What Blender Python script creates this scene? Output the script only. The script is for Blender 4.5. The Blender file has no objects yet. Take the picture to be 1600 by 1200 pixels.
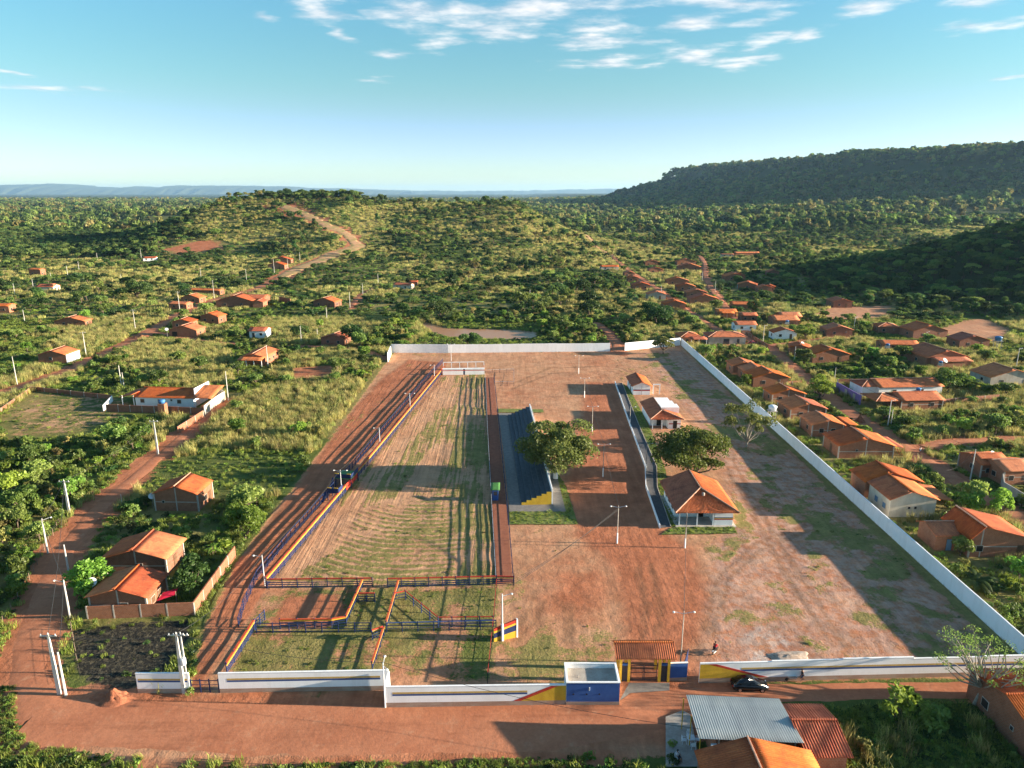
import bpy, math, random
import numpy as np

# ------------------------------------------------------------------ camera, sky, sun, exposure
SC = bpy.context.scene
CAM_Z, PITCH, FPX = 59.0, math.radians(15.1), 1109.0          # drone height (m), pitch below the horizon, focal length in photo pixels
cam_d = bpy.data.cameras.new('camera')
cam_d.sensor_width = 36.0
cam_d.lens = 36.0 * FPX / 1600.0
cam_d.clip_start = 0.5
cam_d.clip_end = 60000.0
cam = bpy.data.objects.new('camera', cam_d)
SC.collection.objects.link(cam)
cam.location = (0, 0, CAM_Z)
cam.rotation_euler = (math.pi / 2 - PITCH, 0, 0)
SC.camera = cam

SUN_EL = math.radians(11.0)
SUN_AZ = math.atan2(1.0, -0.04)                               # clockwise from +Y: the sun stands to the right of the view
SKY_STRENGTH, SUN_STRENGTH, EXPOSURE = 0.081, 5.0, 1.95
HAZE = 0.000026

world = bpy.data.worlds.new('World')
SC.world = world
world.use_nodes = True
wn, wl = world.node_tree.nodes, world.node_tree.links
wn.clear()


def wmath(op, a, b=None, c=None, clamp=False):
    n = wn.new('ShaderNodeMath'); n.operation = op; n.use_clamp = clamp
    for i, s in enumerate((a, b, c)):
        if s is None: continue
        if isinstance(s, (int, float)): n.inputs[i].default_value = s
        else: wl.new(s, n.inputs[i])
    return n.outputs[0]


def wvec(op, a, b=None):
    n = wn.new('ShaderNodeVectorMath'); n.operation = op
    for i, s in enumerate((a, b)):
        if s is None: continue
        if isinstance(s, tuple): n.inputs[i].default_value = s
        else: wl.new(s, n.inputs[i])
    return n.outputs['Value'] if op in ('LENGTH', 'DOT_PRODUCT') else n.outputs[0]


sky = wn.new('ShaderNodeTexSky')
sky.sky_type = 'NISHITA'
sky.sun_disc = False
sky.sun_elevation = SUN_EL
sky.sun_rotation = SUN_AZ
sky.altitude = 300
sky.air_density = 1.0
sky.dust_density = 0.35
sky.ozone_density = 2.5
tint = wn.new('ShaderNodeMix'); tint.data_type = 'RGBA'; tint.blend_type = 'MULTIPLY'
tint.inputs[0].default_value = 1.0
wl.new(sky.outputs[0], tint.inputs[6])
tcs = wn.new('ShaderNodeTexCoord')
seps = wn.new('ShaderNodeSeparateXYZ'); wl.new(tcs.outputs['Generated'], seps.inputs[0])
tramp = wn.new('ShaderNodeValToRGB')                          # the photograph's air is bluer at the horizon than the model's
wl.new(wmath('MULTIPLY', seps.outputs[2], 1.0), tramp.inputs[0])
tramp.color_ramp.interpolation = 'B_SPLINE'
te = tramp.color_ramp.elements
te[0].position, te[0].color = 0.0, (0.80, 0.98, 3.1, 1)
te[1].position, te[1].color = 0.75, (0.82, 0.92, 0.88, 1)
e = te.new(0.25); e.color = (0.45, 0.78, 0.77, 1)
e = te.new(0.07); e.color = (0.63, 0.64, 0.74, 1)
e = te.new(0.1375); e.color = (0.54, 0.69, 0.57, 1)
wl.new(tramp.outputs[0], tint.inputs[7])

# fair-weather clouds on a flat layer: p = direction / its height
tc = wn.new('ShaderNodeTexCoord')
sep = wn.new('ShaderNodeSeparateXYZ'); wl.new(tc.outputs['Generated'], sep.inputs[0])
zz = wmath('MAXIMUM', sep.outputs[2], 0.03)
cmb = wn.new('ShaderNodeCombineXYZ')
wl.new(wmath('DIVIDE', sep.outputs[0], zz), cmb.inputs[0])
wl.new(wmath('DIVIDE', sep.outputs[1], zz), cmb.inputs[1])
p_raw = cmb.outputs[0]
def wnoise(vec, scale, detail, rough=0.6):
    n = wn.new('ShaderNodeTexNoise'); n.inputs['Scale'].default_value = scale
    n.inputs['Detail'].default_value = detail; n.inputs['Roughness'].default_value = rough
    wl.new(vec, n.inputs['Vector']); return n
n_big = wnoise(p_raw, 2.1, 7, 0.6)
n_warp = wnoise(p_raw, 1.1, 3, 0.5)
warp = wvec('SCALE', wvec('SUBTRACT', n_warp.outputs['Color'], (0.5, 0.5, 0.5)))
warp.node.inputs['Scale'].default_value = 0.45
p_w = wvec('ADD', p_raw, warp)


def sky_p(u, v):
    a, b = FPX, 600 - v
    Y = a * math.cos(PITCH) + b * math.sin(PITCH)
    Z = -a * math.sin(PITCH) + b * math.cos(PITCH)
    return (u - 800) / Z, Y / Z


CLOUDS = [(640, 12, 60, 14), (745, 40, 80, 26), (690, 68, 32, 9), (860, 10, 100, 18), (945, 52, 80, 18), (500, 22, 36, 15),
          (538, 49, 14, 8), (604, 84, 24, 6), (586, 124, 22, 4), (945, 96, 52, 9), (1085, 33, 42, 12), (1185, 32, 32, 9),
          (1130, 4, 100, 8), (1085, 85, 48, 13), (1190, 70, 32, 14), (1165, 98, 32, 10), (1370, 10, 38, 16), (1545, 44, 45, 10),
          (1490, 40, 30, 8), (1530, 5, 45, 7), (1255, 60, 20, 10), (1022, 100, 18, 6), (60, 139, 75, 5), (8, 112, 16, 4), (402, 28, 18, 7), (1585, 120, 16, 4)]
best = None
for (u, v, ru, rv) in CLOUDS:
    x0, y0 = sky_p(u, v)
    ru, rv = ru * 1.3, rv * 1.4
    x1, _ = sky_p(u + ru, v)
    _, ya = sky_p(u, v - rv); _, yb = sky_p(u, v + rv)
    d = wvec('MULTIPLY', wvec('SUBTRACT', p_w, (x0, y0, 0)), (1 / (x1 - x0), 2 / (yb - ya), 0))
    s = wmath('SUBTRACT', 1.0, wvec('LENGTH', d))
    best = s if best is None else wmath('MAXIMUM', best, s)
best = wmath('MAXIMUM', best, -1.0)
# elsewhere in the sky the same loose fields of cloud come and go
n_field = wnoise(p_raw, 0.33, 2, 0.5)
field = wmath('MULTIPLY', wmath('SUBTRACT', n_field.outputs['Fac'], 0.66), 3.0)
behind = wmath('MULTIPLY', wmath('SUBTRACT', 0.55, sep.outputs[1]), 4.0, clamp=True)
elsewhere = wmath('SUBTRACT', wmath('MULTIPLY', wmath('ADD', field, 1.0), behind), 1.0)
best = wmath('MAXIMUM', best, elsewhere)
dens = wmath('ADD', wmath('MULTIPLY', best, 0.75), wmath('MULTIPLY', wmath('SUBTRACT', n_big.outputs['Fac'], 0.5), 3.2))
mr = wn.new('ShaderNodeMapRange'); mr.interpolation_type = 'SMOOTHSTEP'
mr.inputs['From Min'].default_value = -0.15; mr.inputs['From Max'].default_value = 0.95
wl.new(dens, mr.inputs['Value'])
# lit side towards the sun (right), grey base: compare the density a little towards the sun
n_lit = wnoise(wvec('ADD', p_raw, (0.10, 0.05, 0)), 2.1, 4, 0.55)
lit = wmath('MULTIPLY_ADD', wmath('SUBTRACT', n_big.outputs['Fac'], n_lit.outputs['Fac']), 4.0, 0.55, clamp=True)
ccol = wn.new('ShaderNodeMix'); ccol.data_type = 'RGBA'
wl.new(lit, ccol.inputs[0])
ccol.inputs[6].default_value = (2.0, 2.35, 2.7, 1); ccol.inputs[7].default_value = (3.9, 3.75, 3.65, 1)
cfac = wmath('MULTIPLY', wmath('MULTIPLY', mr.outputs[0], 0.85), wmath('MULTIPLY', wmath('SUBTRACT', sep.outputs[2], 0.06), 14.0, clamp=True))
cmix = wn.new('ShaderNodeMix'); cmix.data_type = 'RGBA'
wl.new(cfac, cmix.inputs[0]); wl.new(tint.outputs[2], cmix.inputs[6]); wl.new(ccol.outputs[2], cmix.inputs[7])
bg = wn.new('ShaderNodeBackground'); bg.inputs['Strength'].default_value = SKY_STRENGTH
wl.new(cmix.outputs[2], bg.inputs['Color'])
wo = wn.new('ShaderNodeOutputWorld'); wl.new(bg.outputs[0], wo.inputs['Surface'])

sun_d = bpy.data.lights.new('sun', 'SUN')
sun_d.energy = SUN_STRENGTH; sun_d.angle = math.radians(0.55); sun_d.color = (1.0, 0.85, 0.66)
sun = bpy.data.objects.new('sun', sun_d); SC.collection.objects.link(sun)
sun.location = (200, -20, 150)
sun.rotation_euler = (math.pi / 2 - SUN_EL, 0, math.pi - SUN_AZ)

SC.view_settings.view_transform = 'Standard'
SC.view_settings.look = 'None'
SC.view_settings.gamma = 1.0
SC.view_settings.exposure = EXPOSURE
SC.view_settings.use_curve_mapping = False
cy = SC.cycles
cy.max_bounces = 5; cy.diffuse_bounces = 2; cy.glossy_bounces = 2; cy.transmission_bounces = 2
cy.transparent_max_bounces = 4; cy.volume_bounces = 0
cy.caustics_reflective = False; cy.caustics_refractive = False
cy.sample_clamp_indirect = 6.0
cy.use_denoising = True

# ------------------------------------------------------------------ numpy helpers and the lie of the land
COL = SC.collection
rng = np.random.default_rng(7)
random.seed(11)


def _hash2(ix, iy, s):
    h = (ix.astype(np.int64) * 374761393 + iy.astype(np.int64) * 668265263 + s * 1442695041) & 0x7fffffff
    h = ((h ^ (h >> 13)) * 1274126177) & 0x7fffffff
    return ((h ^ (h >> 16)) & 0xffff) / 65535.0


def vnoise(x, y, s=0):
    x = np.asarray(x, float); y = np.asarray(y, float)
    ix, iy = np.floor(x), np.floor(y)
    fx, fy = x - ix, y - iy
    fx = fx * fx * (3 - 2 * fx); fy = fy * fy * (3 - 2 * fy)
    a = _hash2(ix, iy, s); b = _hash2(ix + 1, iy, s); c = _hash2(ix, iy + 1, s); d = _hash2(ix + 1, iy + 1, s)
    return (a * (1 - fx) + b * fx) * (1 - fy) + (c * (1 - fx) + d * fx) * fy


def fbm(x, y, s=0, o=4):
    t, a, n = 0.0, 0.5, 0.0
    for k in range(o):
        t = t + a * vnoise(x * 2 ** k, y * 2 ** k, s + k * 17); n += a; a *= 0.5
    return t / n


def sstep(a, b, x):
    t = np.clip((np.asarray(x, float) - a) / (b - a), 0, 1)
    return t * t * (3 - 2 * t)


def seg_dist(x, y, pts):
    """distance from points to a polyline"""
    d = np.full(np.shape(x), 1e9)
    for (ax, ay), (bx, by) in zip(pts[:-1], pts[1:]):
        vx, vy = bx - ax, by - ay
        t = np.clip(((x - ax) * vx + (y - ay) * vy) / (vx * vx + vy * vy + 1e-9), 0, 1)
        d = np.minimum(d, np.hypot(x - ax - t * vx, y - ay - t * vy))
    return d


def inside(x, y, poly):
    r = np.zeros(np.shape(x), bool)
    n = len(poly)
    for i in range(n):
        (ax, ay), (bx, by) = poly[i], poly[(i + 1) % n]
        c = ((ay > y) != (by > y)) & (x < (bx - ax) * (y - ay) / (by - ay + 1e-12) + ax)
        r ^= c
    return r


def poly_soft(x, y, poly, w):
    """1 inside a polygon, falling to 0 over w metres either side of its edge"""
    d = seg_dist(x, y, list(poly) + [poly[0]])
    d = np.where(inside(x, y, poly), d, -d)
    return sstep(-w, w, d)


MESA = [(1120, 2950), (1140, 2500), (1200, 2240), (1390, 1900), (1650, 1650), (2180, 1230), (3600, 700), (4200, 4200), (900, 4200)]
POND = None


def height(x, y):
    x = np.asarray(x, float); y = np.asarray(y, float)
    h = np.zeros(np.broadcast(x, y).shape)
    # the long hill behind the village, its summit with the quarry road on the left
    a = 54 * np.exp(-(np.maximum(np.abs(x + 262) - 60, 0) / 85) ** 2 - ((y - 900) / 170) ** 2)
    b = 46 * np.exp(-(np.maximum(np.abs(x + 75) - 70, 0) / 66) ** 2 - ((y - 920) / 170) ** 2)
    k = 6.0
    h = h + k * np.log(np.exp(a / k) + np.exp(b / k) - 1 + 1e-9)
    # wooded hill on the right, beyond the last houses
    r = np.sqrt(((x - 420) / 215) ** 2 + ((y - 470) / 235) ** 2)
    h = h + 47 * (1 - sstep(0.0, 1.0, r))
    # the valley floor climbs gently to the right
    h = h + 30 * sstep(150, 1100, x) * sstep(650, 1700, y)
    # low swells far out
    h = h + (fbm(x / 260, y / 260, 3) - 0.45) * 26 * sstep(420, 900, y) * (1 - sstep(2500, 5000, y)) * (1 - np.exp(-(np.maximum(np.abs(x + 170) - 170, 0) / 120) ** 2 - ((y - 900) / 220) ** 2))
    # table mountain
    poly = MESA
    d = seg_dist(x, y, poly + [poly[0]])
    d = np.where(inside(x, y, poly), d, -d)
    d = d + (fbm(x / 170, y / 170, 9) - 0.5) * 190
    h = h + 34 * sstep(-520, -150, d) + 66 * sstep(-300, 40, d) + 50 * sstep(-90, 30, d) + (fbm(x / 120, y / 120, 21) - .5) * 10 * sstep(0, 60, d)
    if POND is not None:
        h = h - 0.8 * poly_soft(x, y, POND, 1.2)
    return h


def P(u, v, z=None):
    """photo pixel -> ground point (x, y, z); z given: the point at that height instead"""
    dx = u - 800.0; b = 600.0 - v
    dy = FPX * math.cos(PITCH) + b * math.sin(PITCH)
    dz = -FPX * math.sin(PITCH) + b * math.cos(PITCH)
    if z is not None or v > 520:
        zz0 = 0.0 if z is None else z
        t = (zz0 - CAM_Z) / dz
        return (dx * t, dy * t, zz0)
    ys = np.concatenate([np.arange(60, 1500, 2.0), np.arange(1500, 6000, 10.0)])
    t = ys / dy
    f = CAM_Z + dz * t - height(dx * t, ys)
    i = np.argmax(f <= 0)
    if f[i] > 0: i = len(ys) - 1
    t = ys[i] / dy
    return (dx * t, ys[i], float(height(dx * t, ys[i])))


def XY(u, v):
    return P(u, v)[:2]


def PX(*pts):
    return [XY(u, v) for u, v in pts]


POND = PX((655, 508), (668, 517), (700, 527), (770, 530), (836, 529), (840, 519), (800, 515), (750, 514), (700, 513), (665, 503))

# ------------------------------------------------------------------ shader helpers
class NT:
    def __init__(self, name):
        self.m = bpy.data.materials.new(name); self.m.use_nodes = True
        self.n = self.m.node_tree.nodes; self.l = self.m.node_tree.links
        self.n.clear()
        self.out = self.n.new('ShaderNodeOutputMaterial')
        self.co = self.n.new('ShaderNodeTexCoord')
        self.geo = None

    def put(self, sock, v):
        if v is None: return
        if isinstance(v, bpy.types.NodeSocket): self.l.new(v, sock)
        elif isinstance(v, (tuple, list)):
            sock.default_value = (*v, 1) if len(v) == 3 and len(sock.default_value) == 4 else v
        else: sock.default_value = v

    def math(self, op, a, b=None, c=None, clamp=False):
        n = self.n.new('ShaderNodeMath'); n.operation = op; n.use_clamp = clamp
        for i, s in enumerate((a, b, c)): self.put(n.inputs[i], s)
        return n.outputs[0]

    def vmul(self, v, s):
        n = self.n.new('ShaderNodeVectorMath'); n.operation = 'MULTIPLY'
        self.put(n.inputs[0], v); self.put(n.inputs[1], s); return n.outputs[0]

    def vadd(self, v, s):
        n = self.n.new('ShaderNodeVectorMath'); n.operation = 'ADD'
        self.put(n.inputs[0], v); self.put(n.inputs[1], s); return n.outputs[0]

    def mix(self, f, a, b, blend='MIX'):
        n = self.n.new('ShaderNodeMix'); n.data_type = 'RGBA'; n.blend_type = blend
        self.put(n.inputs[0], f); self.put(n.inputs[6], a); self.put(n.inputs[7], b); return n.outputs[2]

    def noise(self, scale, detail=4, rough=0.6, vec=None, color=False, dist=0.0):
        n = self.n.new('ShaderNodeTexNoise')
        n.inputs['Scale'].default_value = scale; n.inputs['Detail'].default_value = detail
        n.inputs['Roughness'].default_value = rough; n.inputs['Distortion'].default_value = dist
        self.l.new(vec if vec is not None else self.co.outputs['Object'], n.inputs['Vector'])
        return n.outputs['Color' if color else 'Fac']

    def wave(self, scale, dist=0.0, vec=None, axis='X', kind='BANDS', dscale=1.0, detail=2):
        n = self.n.new('ShaderNodeTexWave'); n.wave_type = kind
        if kind == 'BANDS': n.bands_direction = axis
        n.inputs['Scale'].default_value = scale; n.inputs['Distortion'].default_value = dist
        n.inputs['Detail Scale'].default_value = dscale; n.inputs['Detail'].default_value = detail
        self.l.new(vec if vec is not None else self.co.outputs['Object'], n.inputs['Vector'])
        return n.outputs['Fac']

    def rng(self, v, a, b, c=0.0, d=1.0, smooth=True):
        n = self.n.new('ShaderNodeMapRange'); n.clamp = True
        if smooth: n.interpolation_type = 'SMOOTHSTEP'
        self.put(n.inputs['Value'], v)
        for k, x in (('From Min', a), ('From Max', b), ('To Min', c), ('To Max', d)): n.inputs[k].default_value = x
        return n.outputs[0]

    def attr(self, name):
        n = self.n.new('ShaderNodeAttribute'); n.attribute_name = name; return n.outputs['Fac']

    def rand(self):
        return self.n.new('ShaderNodeObjectInfo').outputs['Random']

    def hsv(self, col, h=0.5, s=1.0, v=1.0):
        n = self.n.new('ShaderNodeHueSaturation')
        self.put(n.inputs['Hue'], h); self.put(n.inputs['Saturation'], s); self.put(n.inputs['Value'], v)
        self.put(n.inputs['Color'], col); return n.outputs[0]

    def bump(self, h, strength=0.5, dist=0.05):
        n = self.n.new('ShaderNodeBump'); n.inputs['Strength'].default_value = strength
        n.inputs['Distance'].default_value = dist; self.put(n.inputs['Height'], h); return n.outputs[0]

    def finish(self, col, rough=0.9, normal=None, spec=0.2, metal=0.0, coat=0.0):
        p = self.n.new('ShaderNodeBsdfPrincipled')
        self.put(p.inputs['Base Color'], col); self.put(p.inputs['Roughness'], rough)
        p.inputs['Specular IOR Level'].default_value = spec
        p.inputs['Metallic'].default_value = metal; p.inputs['Coat Weight'].default_value = coat
        if normal is not None: self.l.new(normal, p.inputs['Normal'])
        self.l.new(p.outputs[0], self.out.inputs['Surface'])
        return self.m


def surf(name, c1, c2, scale=1.5, rough=0.85, bump=0.3, var=0.12, streak=None, spec=0.2, metal=0.0, fine=9.0):
    """two-tone weathered surface; var: how much the value changes from one object to the next; streak: stretch of the stains"""
    t = NT(name)
    vec = t.co.outputs['Object'] if streak is None else t.vmul(t.co.outputs['Object'], streak)
    f = t.rng(t.noise(scale, 5, 0.65, vec), 0.33, 0.67)
    col = t.mix(f, c1, c2)
    if var: col = t.hsv(col, v=t.math('MULTIPLY_ADD', t.rand(), 2 * var, 1 - var))
    g = t.noise(fine, 3, 0.6)
    col = t.hsv(col, v=t.math('MULTIPLY_ADD', g, 0.5, 0.75))
    return t.finish(col, rough, t.bump(g, bump, 0.04), spec, metal)


def brick_mat(name, c1, c2, mortar):
    t = NT(name)
    o = t.co.outputs['Object']
    sp = t.n.new('ShaderNodeSeparateXYZ'); t.l.new(o, sp.inputs[0])
    cb = t.n.new('ShaderNodeCombineXYZ')
    t.l.new(t.math('ADD', sp.outputs[0], sp.outputs[1]), cb.inputs[0]); t.l.new(sp.outputs[2], cb.inputs[1])
    b = t.n.new('ShaderNodeTexBrick')
    b.inputs['Scale'].default_value = 1.0; b.inputs['Brick Width'].default_value = 0.34; b.inputs['Row Height'].default_value = 0.21
    b.inputs['Mortar Size'].default_value = 0.018
    for k, c in (('Color1', c1), ('Color2', c2), ('Mortar', mortar)): b.inputs[k].default_value = (*c, 1)
    t.l.new(cb.outputs[0], b.inputs['Vector'])
    n = t.noise(0.9, 5, 0.65)
    col = t.mix(t.rng(n, 0.45, 0.72, 0, 0.55), b.outputs['Color'], tuple(0.55 * q for q in c1))
    g = t.noise(7, 3)
    col = t.hsv(col, v=t.math('MULTIPLY_ADD', t.rand(), 0.3, 0.82))
    col = t.hsv(col, v=t.math('MULTIPLY_ADD', g, 0.5, 0.75))
    return t.finish(col, 0.92, t.bump(b.outputs['Fac'], -0.25, 0.02), 0.15)


def tile_mat(name, axis, c1, c2, c3):
    """clay pantiles: rows run down the slope, courses across it"""
    t = NT(name)
    o = t.co.outputs['Object']
    st = (1.6, 0.45, 0.45) if axis == 'X' else (0.45, 1.6, 0.45)
    n1 = t.noise(1.0, 5, 0.7, t.vmul(o, st))
    col = t.mix(t.rng(n1, 0.36, 0.62), c1, c2)
    n2 = t.noise(0.55, 6, 0.7)
    col = t.mix(t.rng(n2, 0.48, 0.70, 0, 0.85), col, c3)
    n3 = t.noise(6.0, 2, 0.5)
    col = t.hsv(col, v=t.math('MULTIPLY_ADD', n3, 0.7, 0.65))
    col = t.hsv(col, h=t.math('MULTIPLY_ADD', t.rand(), 0.014, 0.492), s=t.math('MULTIPLY_ADD', t.math('FRACT', t.math('MULTIPLY', t.rand(), 5.7)), 0.12, 0.95), v=t.math('MULTIPLY_ADD', t.rand(), 0.42, 0.74))
    w = t.wave(1.15, 0.5, axis=axis, dscale=2.0)
    col = t.hsv(col, v=t.math('MULTIPLY_ADD', w, 0.24, 0.9))
    return t.finish(col, 0.88, t.bump(w, 0.5, 0.06), 0.2)


M = {}
M['brick'] = brick_mat('brick', (0.34, 0.135, 0.07), (0.28, 0.10, 0.05), (0.28, 0.19, 0.14))
M['brick_dark'] = brick_mat('brick_dark', (0.30, 0.115, 0.065), (0.24, 0.09, 0.05), (0.26, 0.19, 0.15))
TC = ((0.54, 0.155, 0.055), (0.45, 0.115, 0.042), (0.25, 0.07, 0.034))
M['tile_x'] = tile_mat('clay_tiles_x', 'X', *TC)
M['tile_y'] = tile_mat('clay_tiles_y', 'Y', *TC)
OC = ((0.54, 0.175, 0.075), (0.45, 0.13, 0.055), (0.24, 0.075, 0.04))
M['old_x'] = tile_mat('old_tiles_x', 'X', *OC)
M['old_y'] = tile_mat('old_tiles_y', 'Y', *OC)
M['ridge'] = surf('ridge_mortar', (0.50, 0.32, 0.23), (0.42, 0.2, 0.12), 2.0)
M['white'] = surf('white_plaster', (0.86, 0.86, 0.85), (0.78, 0.77, 0.75), 0.8, 0.8, 0.1, 0.05, streak=(1, 1, 0.3))


def wall_mat():
    """whitewashed blockwork: red dust splashed up from the ground, rain streaks, faint block joints"""
    t = NT('whitewash')
    o = t.co.outputs['Object']
    sp = t.n.new('ShaderNodeSeparateXYZ'); t.l.new(o, sp.inputs[0])
    col = t.mix(t.rng(t.noise(0.7, 5, .65, t.vmul(o, (1, 1, 0.25))), .4, .65), (0.90, 0.90, 0.90), (0.84, 0.84, 0.83))
    st = t.rng(t.noise(3.0, 4, .7, t.vmul(o, (1, 1, 0.06))), .58, .78, 0, .3)
    col = t.mix(st, col, (0.6, 0.55, 0.5))
    sz = t.math('SUBTRACT', t.math('MULTIPLY_ADD', t.noise(1.3, 5, .7), 1.2, -0.35), sp.outputs[2])
    col = t.mix(t.rng(sz, 0.0, 0.5, 0, 0.7), col, (0.42, 0.23, 0.15))
    col = t.hsv(col, v=t.math('MULTIPLY_ADD', t.rand(), 0.08, 0.94))
    return t.finish(col, 0.85, t.bump(t.noise(6, 3), 0.15, 0.03), 0.2)
M['whitewash'] = wall_mat()
M['plaster'] = surf('grey_plaster', (0.46, 0.42, 0.36), (0.36, 0.31, 0.26), 0.7, 0.9, 0.2, 0.1, streak=(1, 1, 0.4))
M['cream'] = surf('cream_plaster', (0.62, 0.55, 0.44), (0.50, 0.42, 0.32), 0.6, 0.9, 0.2, 0.06, streak=(1, 1, 0.5))
M['turquoise'] = surf('turquoise_paint', (0.10, 0.48, 0.55), (0.08, 0.40, 0.48), 1.0)
M['purple'] = surf('purple_paint', (0.26, 0.17, 0.42), (0.21, 0.14, 0.36), 0.8)
M['concrete'] = surf('concrete', (0.44, 0.40, 0.35), (0.34, 0.30, 0.26), 1.2, 0.9, 0.2)
M['concrete_pole'] = surf('pole_concrete', (0.56, 0.54, 0.50), (0.45, 0.43, 0.39), 0.9, 0.85, 0.15, 0.08, streak=(1, 1, 0.3))
M['pale_pole'] = surf('galvanised', (0.62, 0.63, 0.64), (0.52, 0.53, 0.55), 1.0, 0.5, 0.05, 0.05, spec=0.5)
M['wood'] = surf('grey_wood', (0.24, 0.18, 0.13), (0.17, 0.12, 0.085), 2.0)
M['dark'] = surf('dark_opening', (0.025, 0.022, 0.02), (0.018, 0.016, 0.015), 2.0, 0.5, 0, 0)
M['shutter'] = surf('wood_shutter', (0.16, 0.09, 0.05), (0.11, 0.06, 0.035), 2.0, 0.7)
M['blueshut'] = surf('blue_shutter', (0.12, 0.22, 0.34), (0.09, 0.17, 0.27), 2.0, 0.7)
M['glass'] = surf('window_glass', (0.04, 0.055, 0.07), (0.03, 0.04, 0.05), 2.0, 0.12, 0, 0, spec=0.6)
M['blue'] = surf('blue_paint', (0.045, 0.115, 0.33), (0.035, 0.09, 0.27), 0.8, 0.6, 0.1, 0.04)
M['navy'] = surf('navy_paint', (0.022, 0.038, 0.11), (0.018, 0.03, 0.085), 1.0, 0.6, 0.1, 0.04)
M['yellow'] = surf('yellow_paint', (0.62, 0.39, 0.04), (0.52, 0.31, 0.03), 1.0, 0.65, 0.1, 0.04)
M['stripe_yellow'] = surf('ochre_paint', (0.56, 0.38, 0.13), (0.47, 0.31, 0.1), 1.0, 0.7, 0.1, 0.04)
M['stripe_blue'] = surf('stripe_blue_paint', (0.05, 0.10, 0.26), (0.04, 0.08, 0.22), 1.0, 0.7, 0.1, 0.04)
M['red'] = surf('red_paint', (0.50, 0.055, 0.03), (0.42, 0.04, 0.025), 1.0, 0.65, 0.1, 0.04)
M['orange_red'] = surf('orange_red_paint', (0.58, 0.11, 0.035), (0.48, 0.08, 0.03), 1.0, 0.65, 0.1, 0.04)
M['plinth'] = surf('splashed_plinth', (0.34, 0.21, 0.15), (0.40, 0.30, 0.23), 0.9, 0.9, 0.2, 0.03, streak=(0.6, 1, 1.6))
M['stand_grey'] = surf('stand_paint', (0.085, 0.096, 0.108), (0.062, 0.070, 0.08), 1.0, 0.75, 0.15, 0.04)
M['paving'] = surf('paving', (0.22, 0.20, 0.18), (0.17, 0.155, 0.14), 1.3, 0.9, 0.2, 0.03)
M['paving_dark'] = surf('dark_paving', (0.10, 0.10, 0.105), (0.075, 0.075, 0.08), 1.3, 0.9, 0.2, 0.03)
M['walk'] = surf('clay_walkway', (0.30, 0.115, 0.065), (0.24, 0.085, 0.05), 1.0, 0.95, 0.5, 0.0)
M['green_sheet'] = surf('green_roof', (0.08, 0.22, 0.06), (0.06, 0.17, 0.05), 1.0, 0.6)
M['iron'] = surf('dark_iron', (0.045, 0.04, 0.05), (0.03, 0.028, 0.035), 2.0, 0.6, 0.1, 0.05)
M['wire'] = surf('wire', (0.05, 0.05, 0.05), (0.04, 0.04, 0.04), 2.0, 0.6, 0, 0)
M['metal_roof'] = surf('galvanised_roof', (0.40, 0.43, 0.41), (0.31, 0.34, 0.33), 0.5, 0.55, 0.05, 0.0, streak=(1.4, 0.25, 1), spec=0.4, metal=0.1)
M['plastic'] = surf('white_plastic', (0.72, 0.76, 0.80), (0.66, 0.70, 0.75), 2.0, 0.5, 0, 0.03)
M['tank'] = surf('blue_tank', (0.06, 0.20, 0.42), (0.05, 0.16, 0.35), 1.5, 0.45, 0, 0.05)
M['dish'] = surf('dish_grey', (0.55, 0.57, 0.58), (0.48, 0.5, 0.51), 2.0, 0.5, 0, 0.05)
M['lamp'] = surf('lamp_glass', (0.75, 0.75, 0.72), (0.7, 0.7, 0.68), 3.0, 0.3, 0, 0, spec=0.5)
M['bark'] = surf('bark', (0.14, 0.105, 0.075), (0.095, 0.07, 0.05), 3.0, 0.95, 0.6, 0.1)
M['pale_bark'] = surf('pale_bark', (0.33, 0.29, 0.23), (0.24, 0.20, 0.16), 3.0, 0.95, 0.4, 0.1)
M['black_paint'] = surf('black_car_paint', (0.008, 0.009, 0.01), (0.008, 0.009, 0.01), 1.0, 0.18, 0, 0, spec=0.7)
M['car_red'] = surf('red_car_paint', (0.28, 0.02, 0.02), (0.26, 0.02, 0.02), 1.0, 0.25, 0, 0, spec=0.6)
M['rubber'] = surf('rubber', (0.02, 0.02, 0.02), (0.015, 0.015, 0.015), 3.0, 0.9, 0.1, 0)
M['chrome'] = surf('bright_metal', (0.55, 0.55, 0.56), (0.5, 0.5, 0.5), 3.0, 0.3, 0, 0, spec=0.5, metal=0.8)
M['skin'] = surf('skin', (0.22, 0.11, 0.07), (0.20, 0.10, 0.06), 3.0, 0.7, 0, 0)
M['shirt_red'] = surf('red_cloth', (0.45, 0.03, 0.04), (0.38, 0.025, 0.03), 3.0, 0.95, 0.2, 0)
M['shirt_white'] = surf('white_cloth', (0.65, 0.66, 0.68), (0.6, 0.6, 0.62), 3.0, 0.95, 0.2, 0)
M['cloth_dark'] = surf('dark_cloth', (0.035, 0.035, 0.045), (0.03, 0.03, 0.035), 3.0, 0.95, 0.2, 0)
M['cloth_blue'] = surf('blue_cloth', (0.05, 0.075, 0.14), (0.04, 0.06, 0.12), 3.0, 0.95, 0.2, 0)
M['tarp_red'] = surf('red_tarp', (0.5, 0.02, 0.06), (0.42, 0.02, 0.05), 2.0, 0.6)
M['rubble'] = surf('pale_rubble', (0.44, 0.36, 0.29), (0.30, 0.22, 0.165), 2.2, 0.95, 0.6)
M['dirt_heap'] = surf('red_earth', (0.36, 0.135, 0.07), (0.25, 0.09, 0.048), 2.4, 0.98, 0.9, 0.03)


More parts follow.
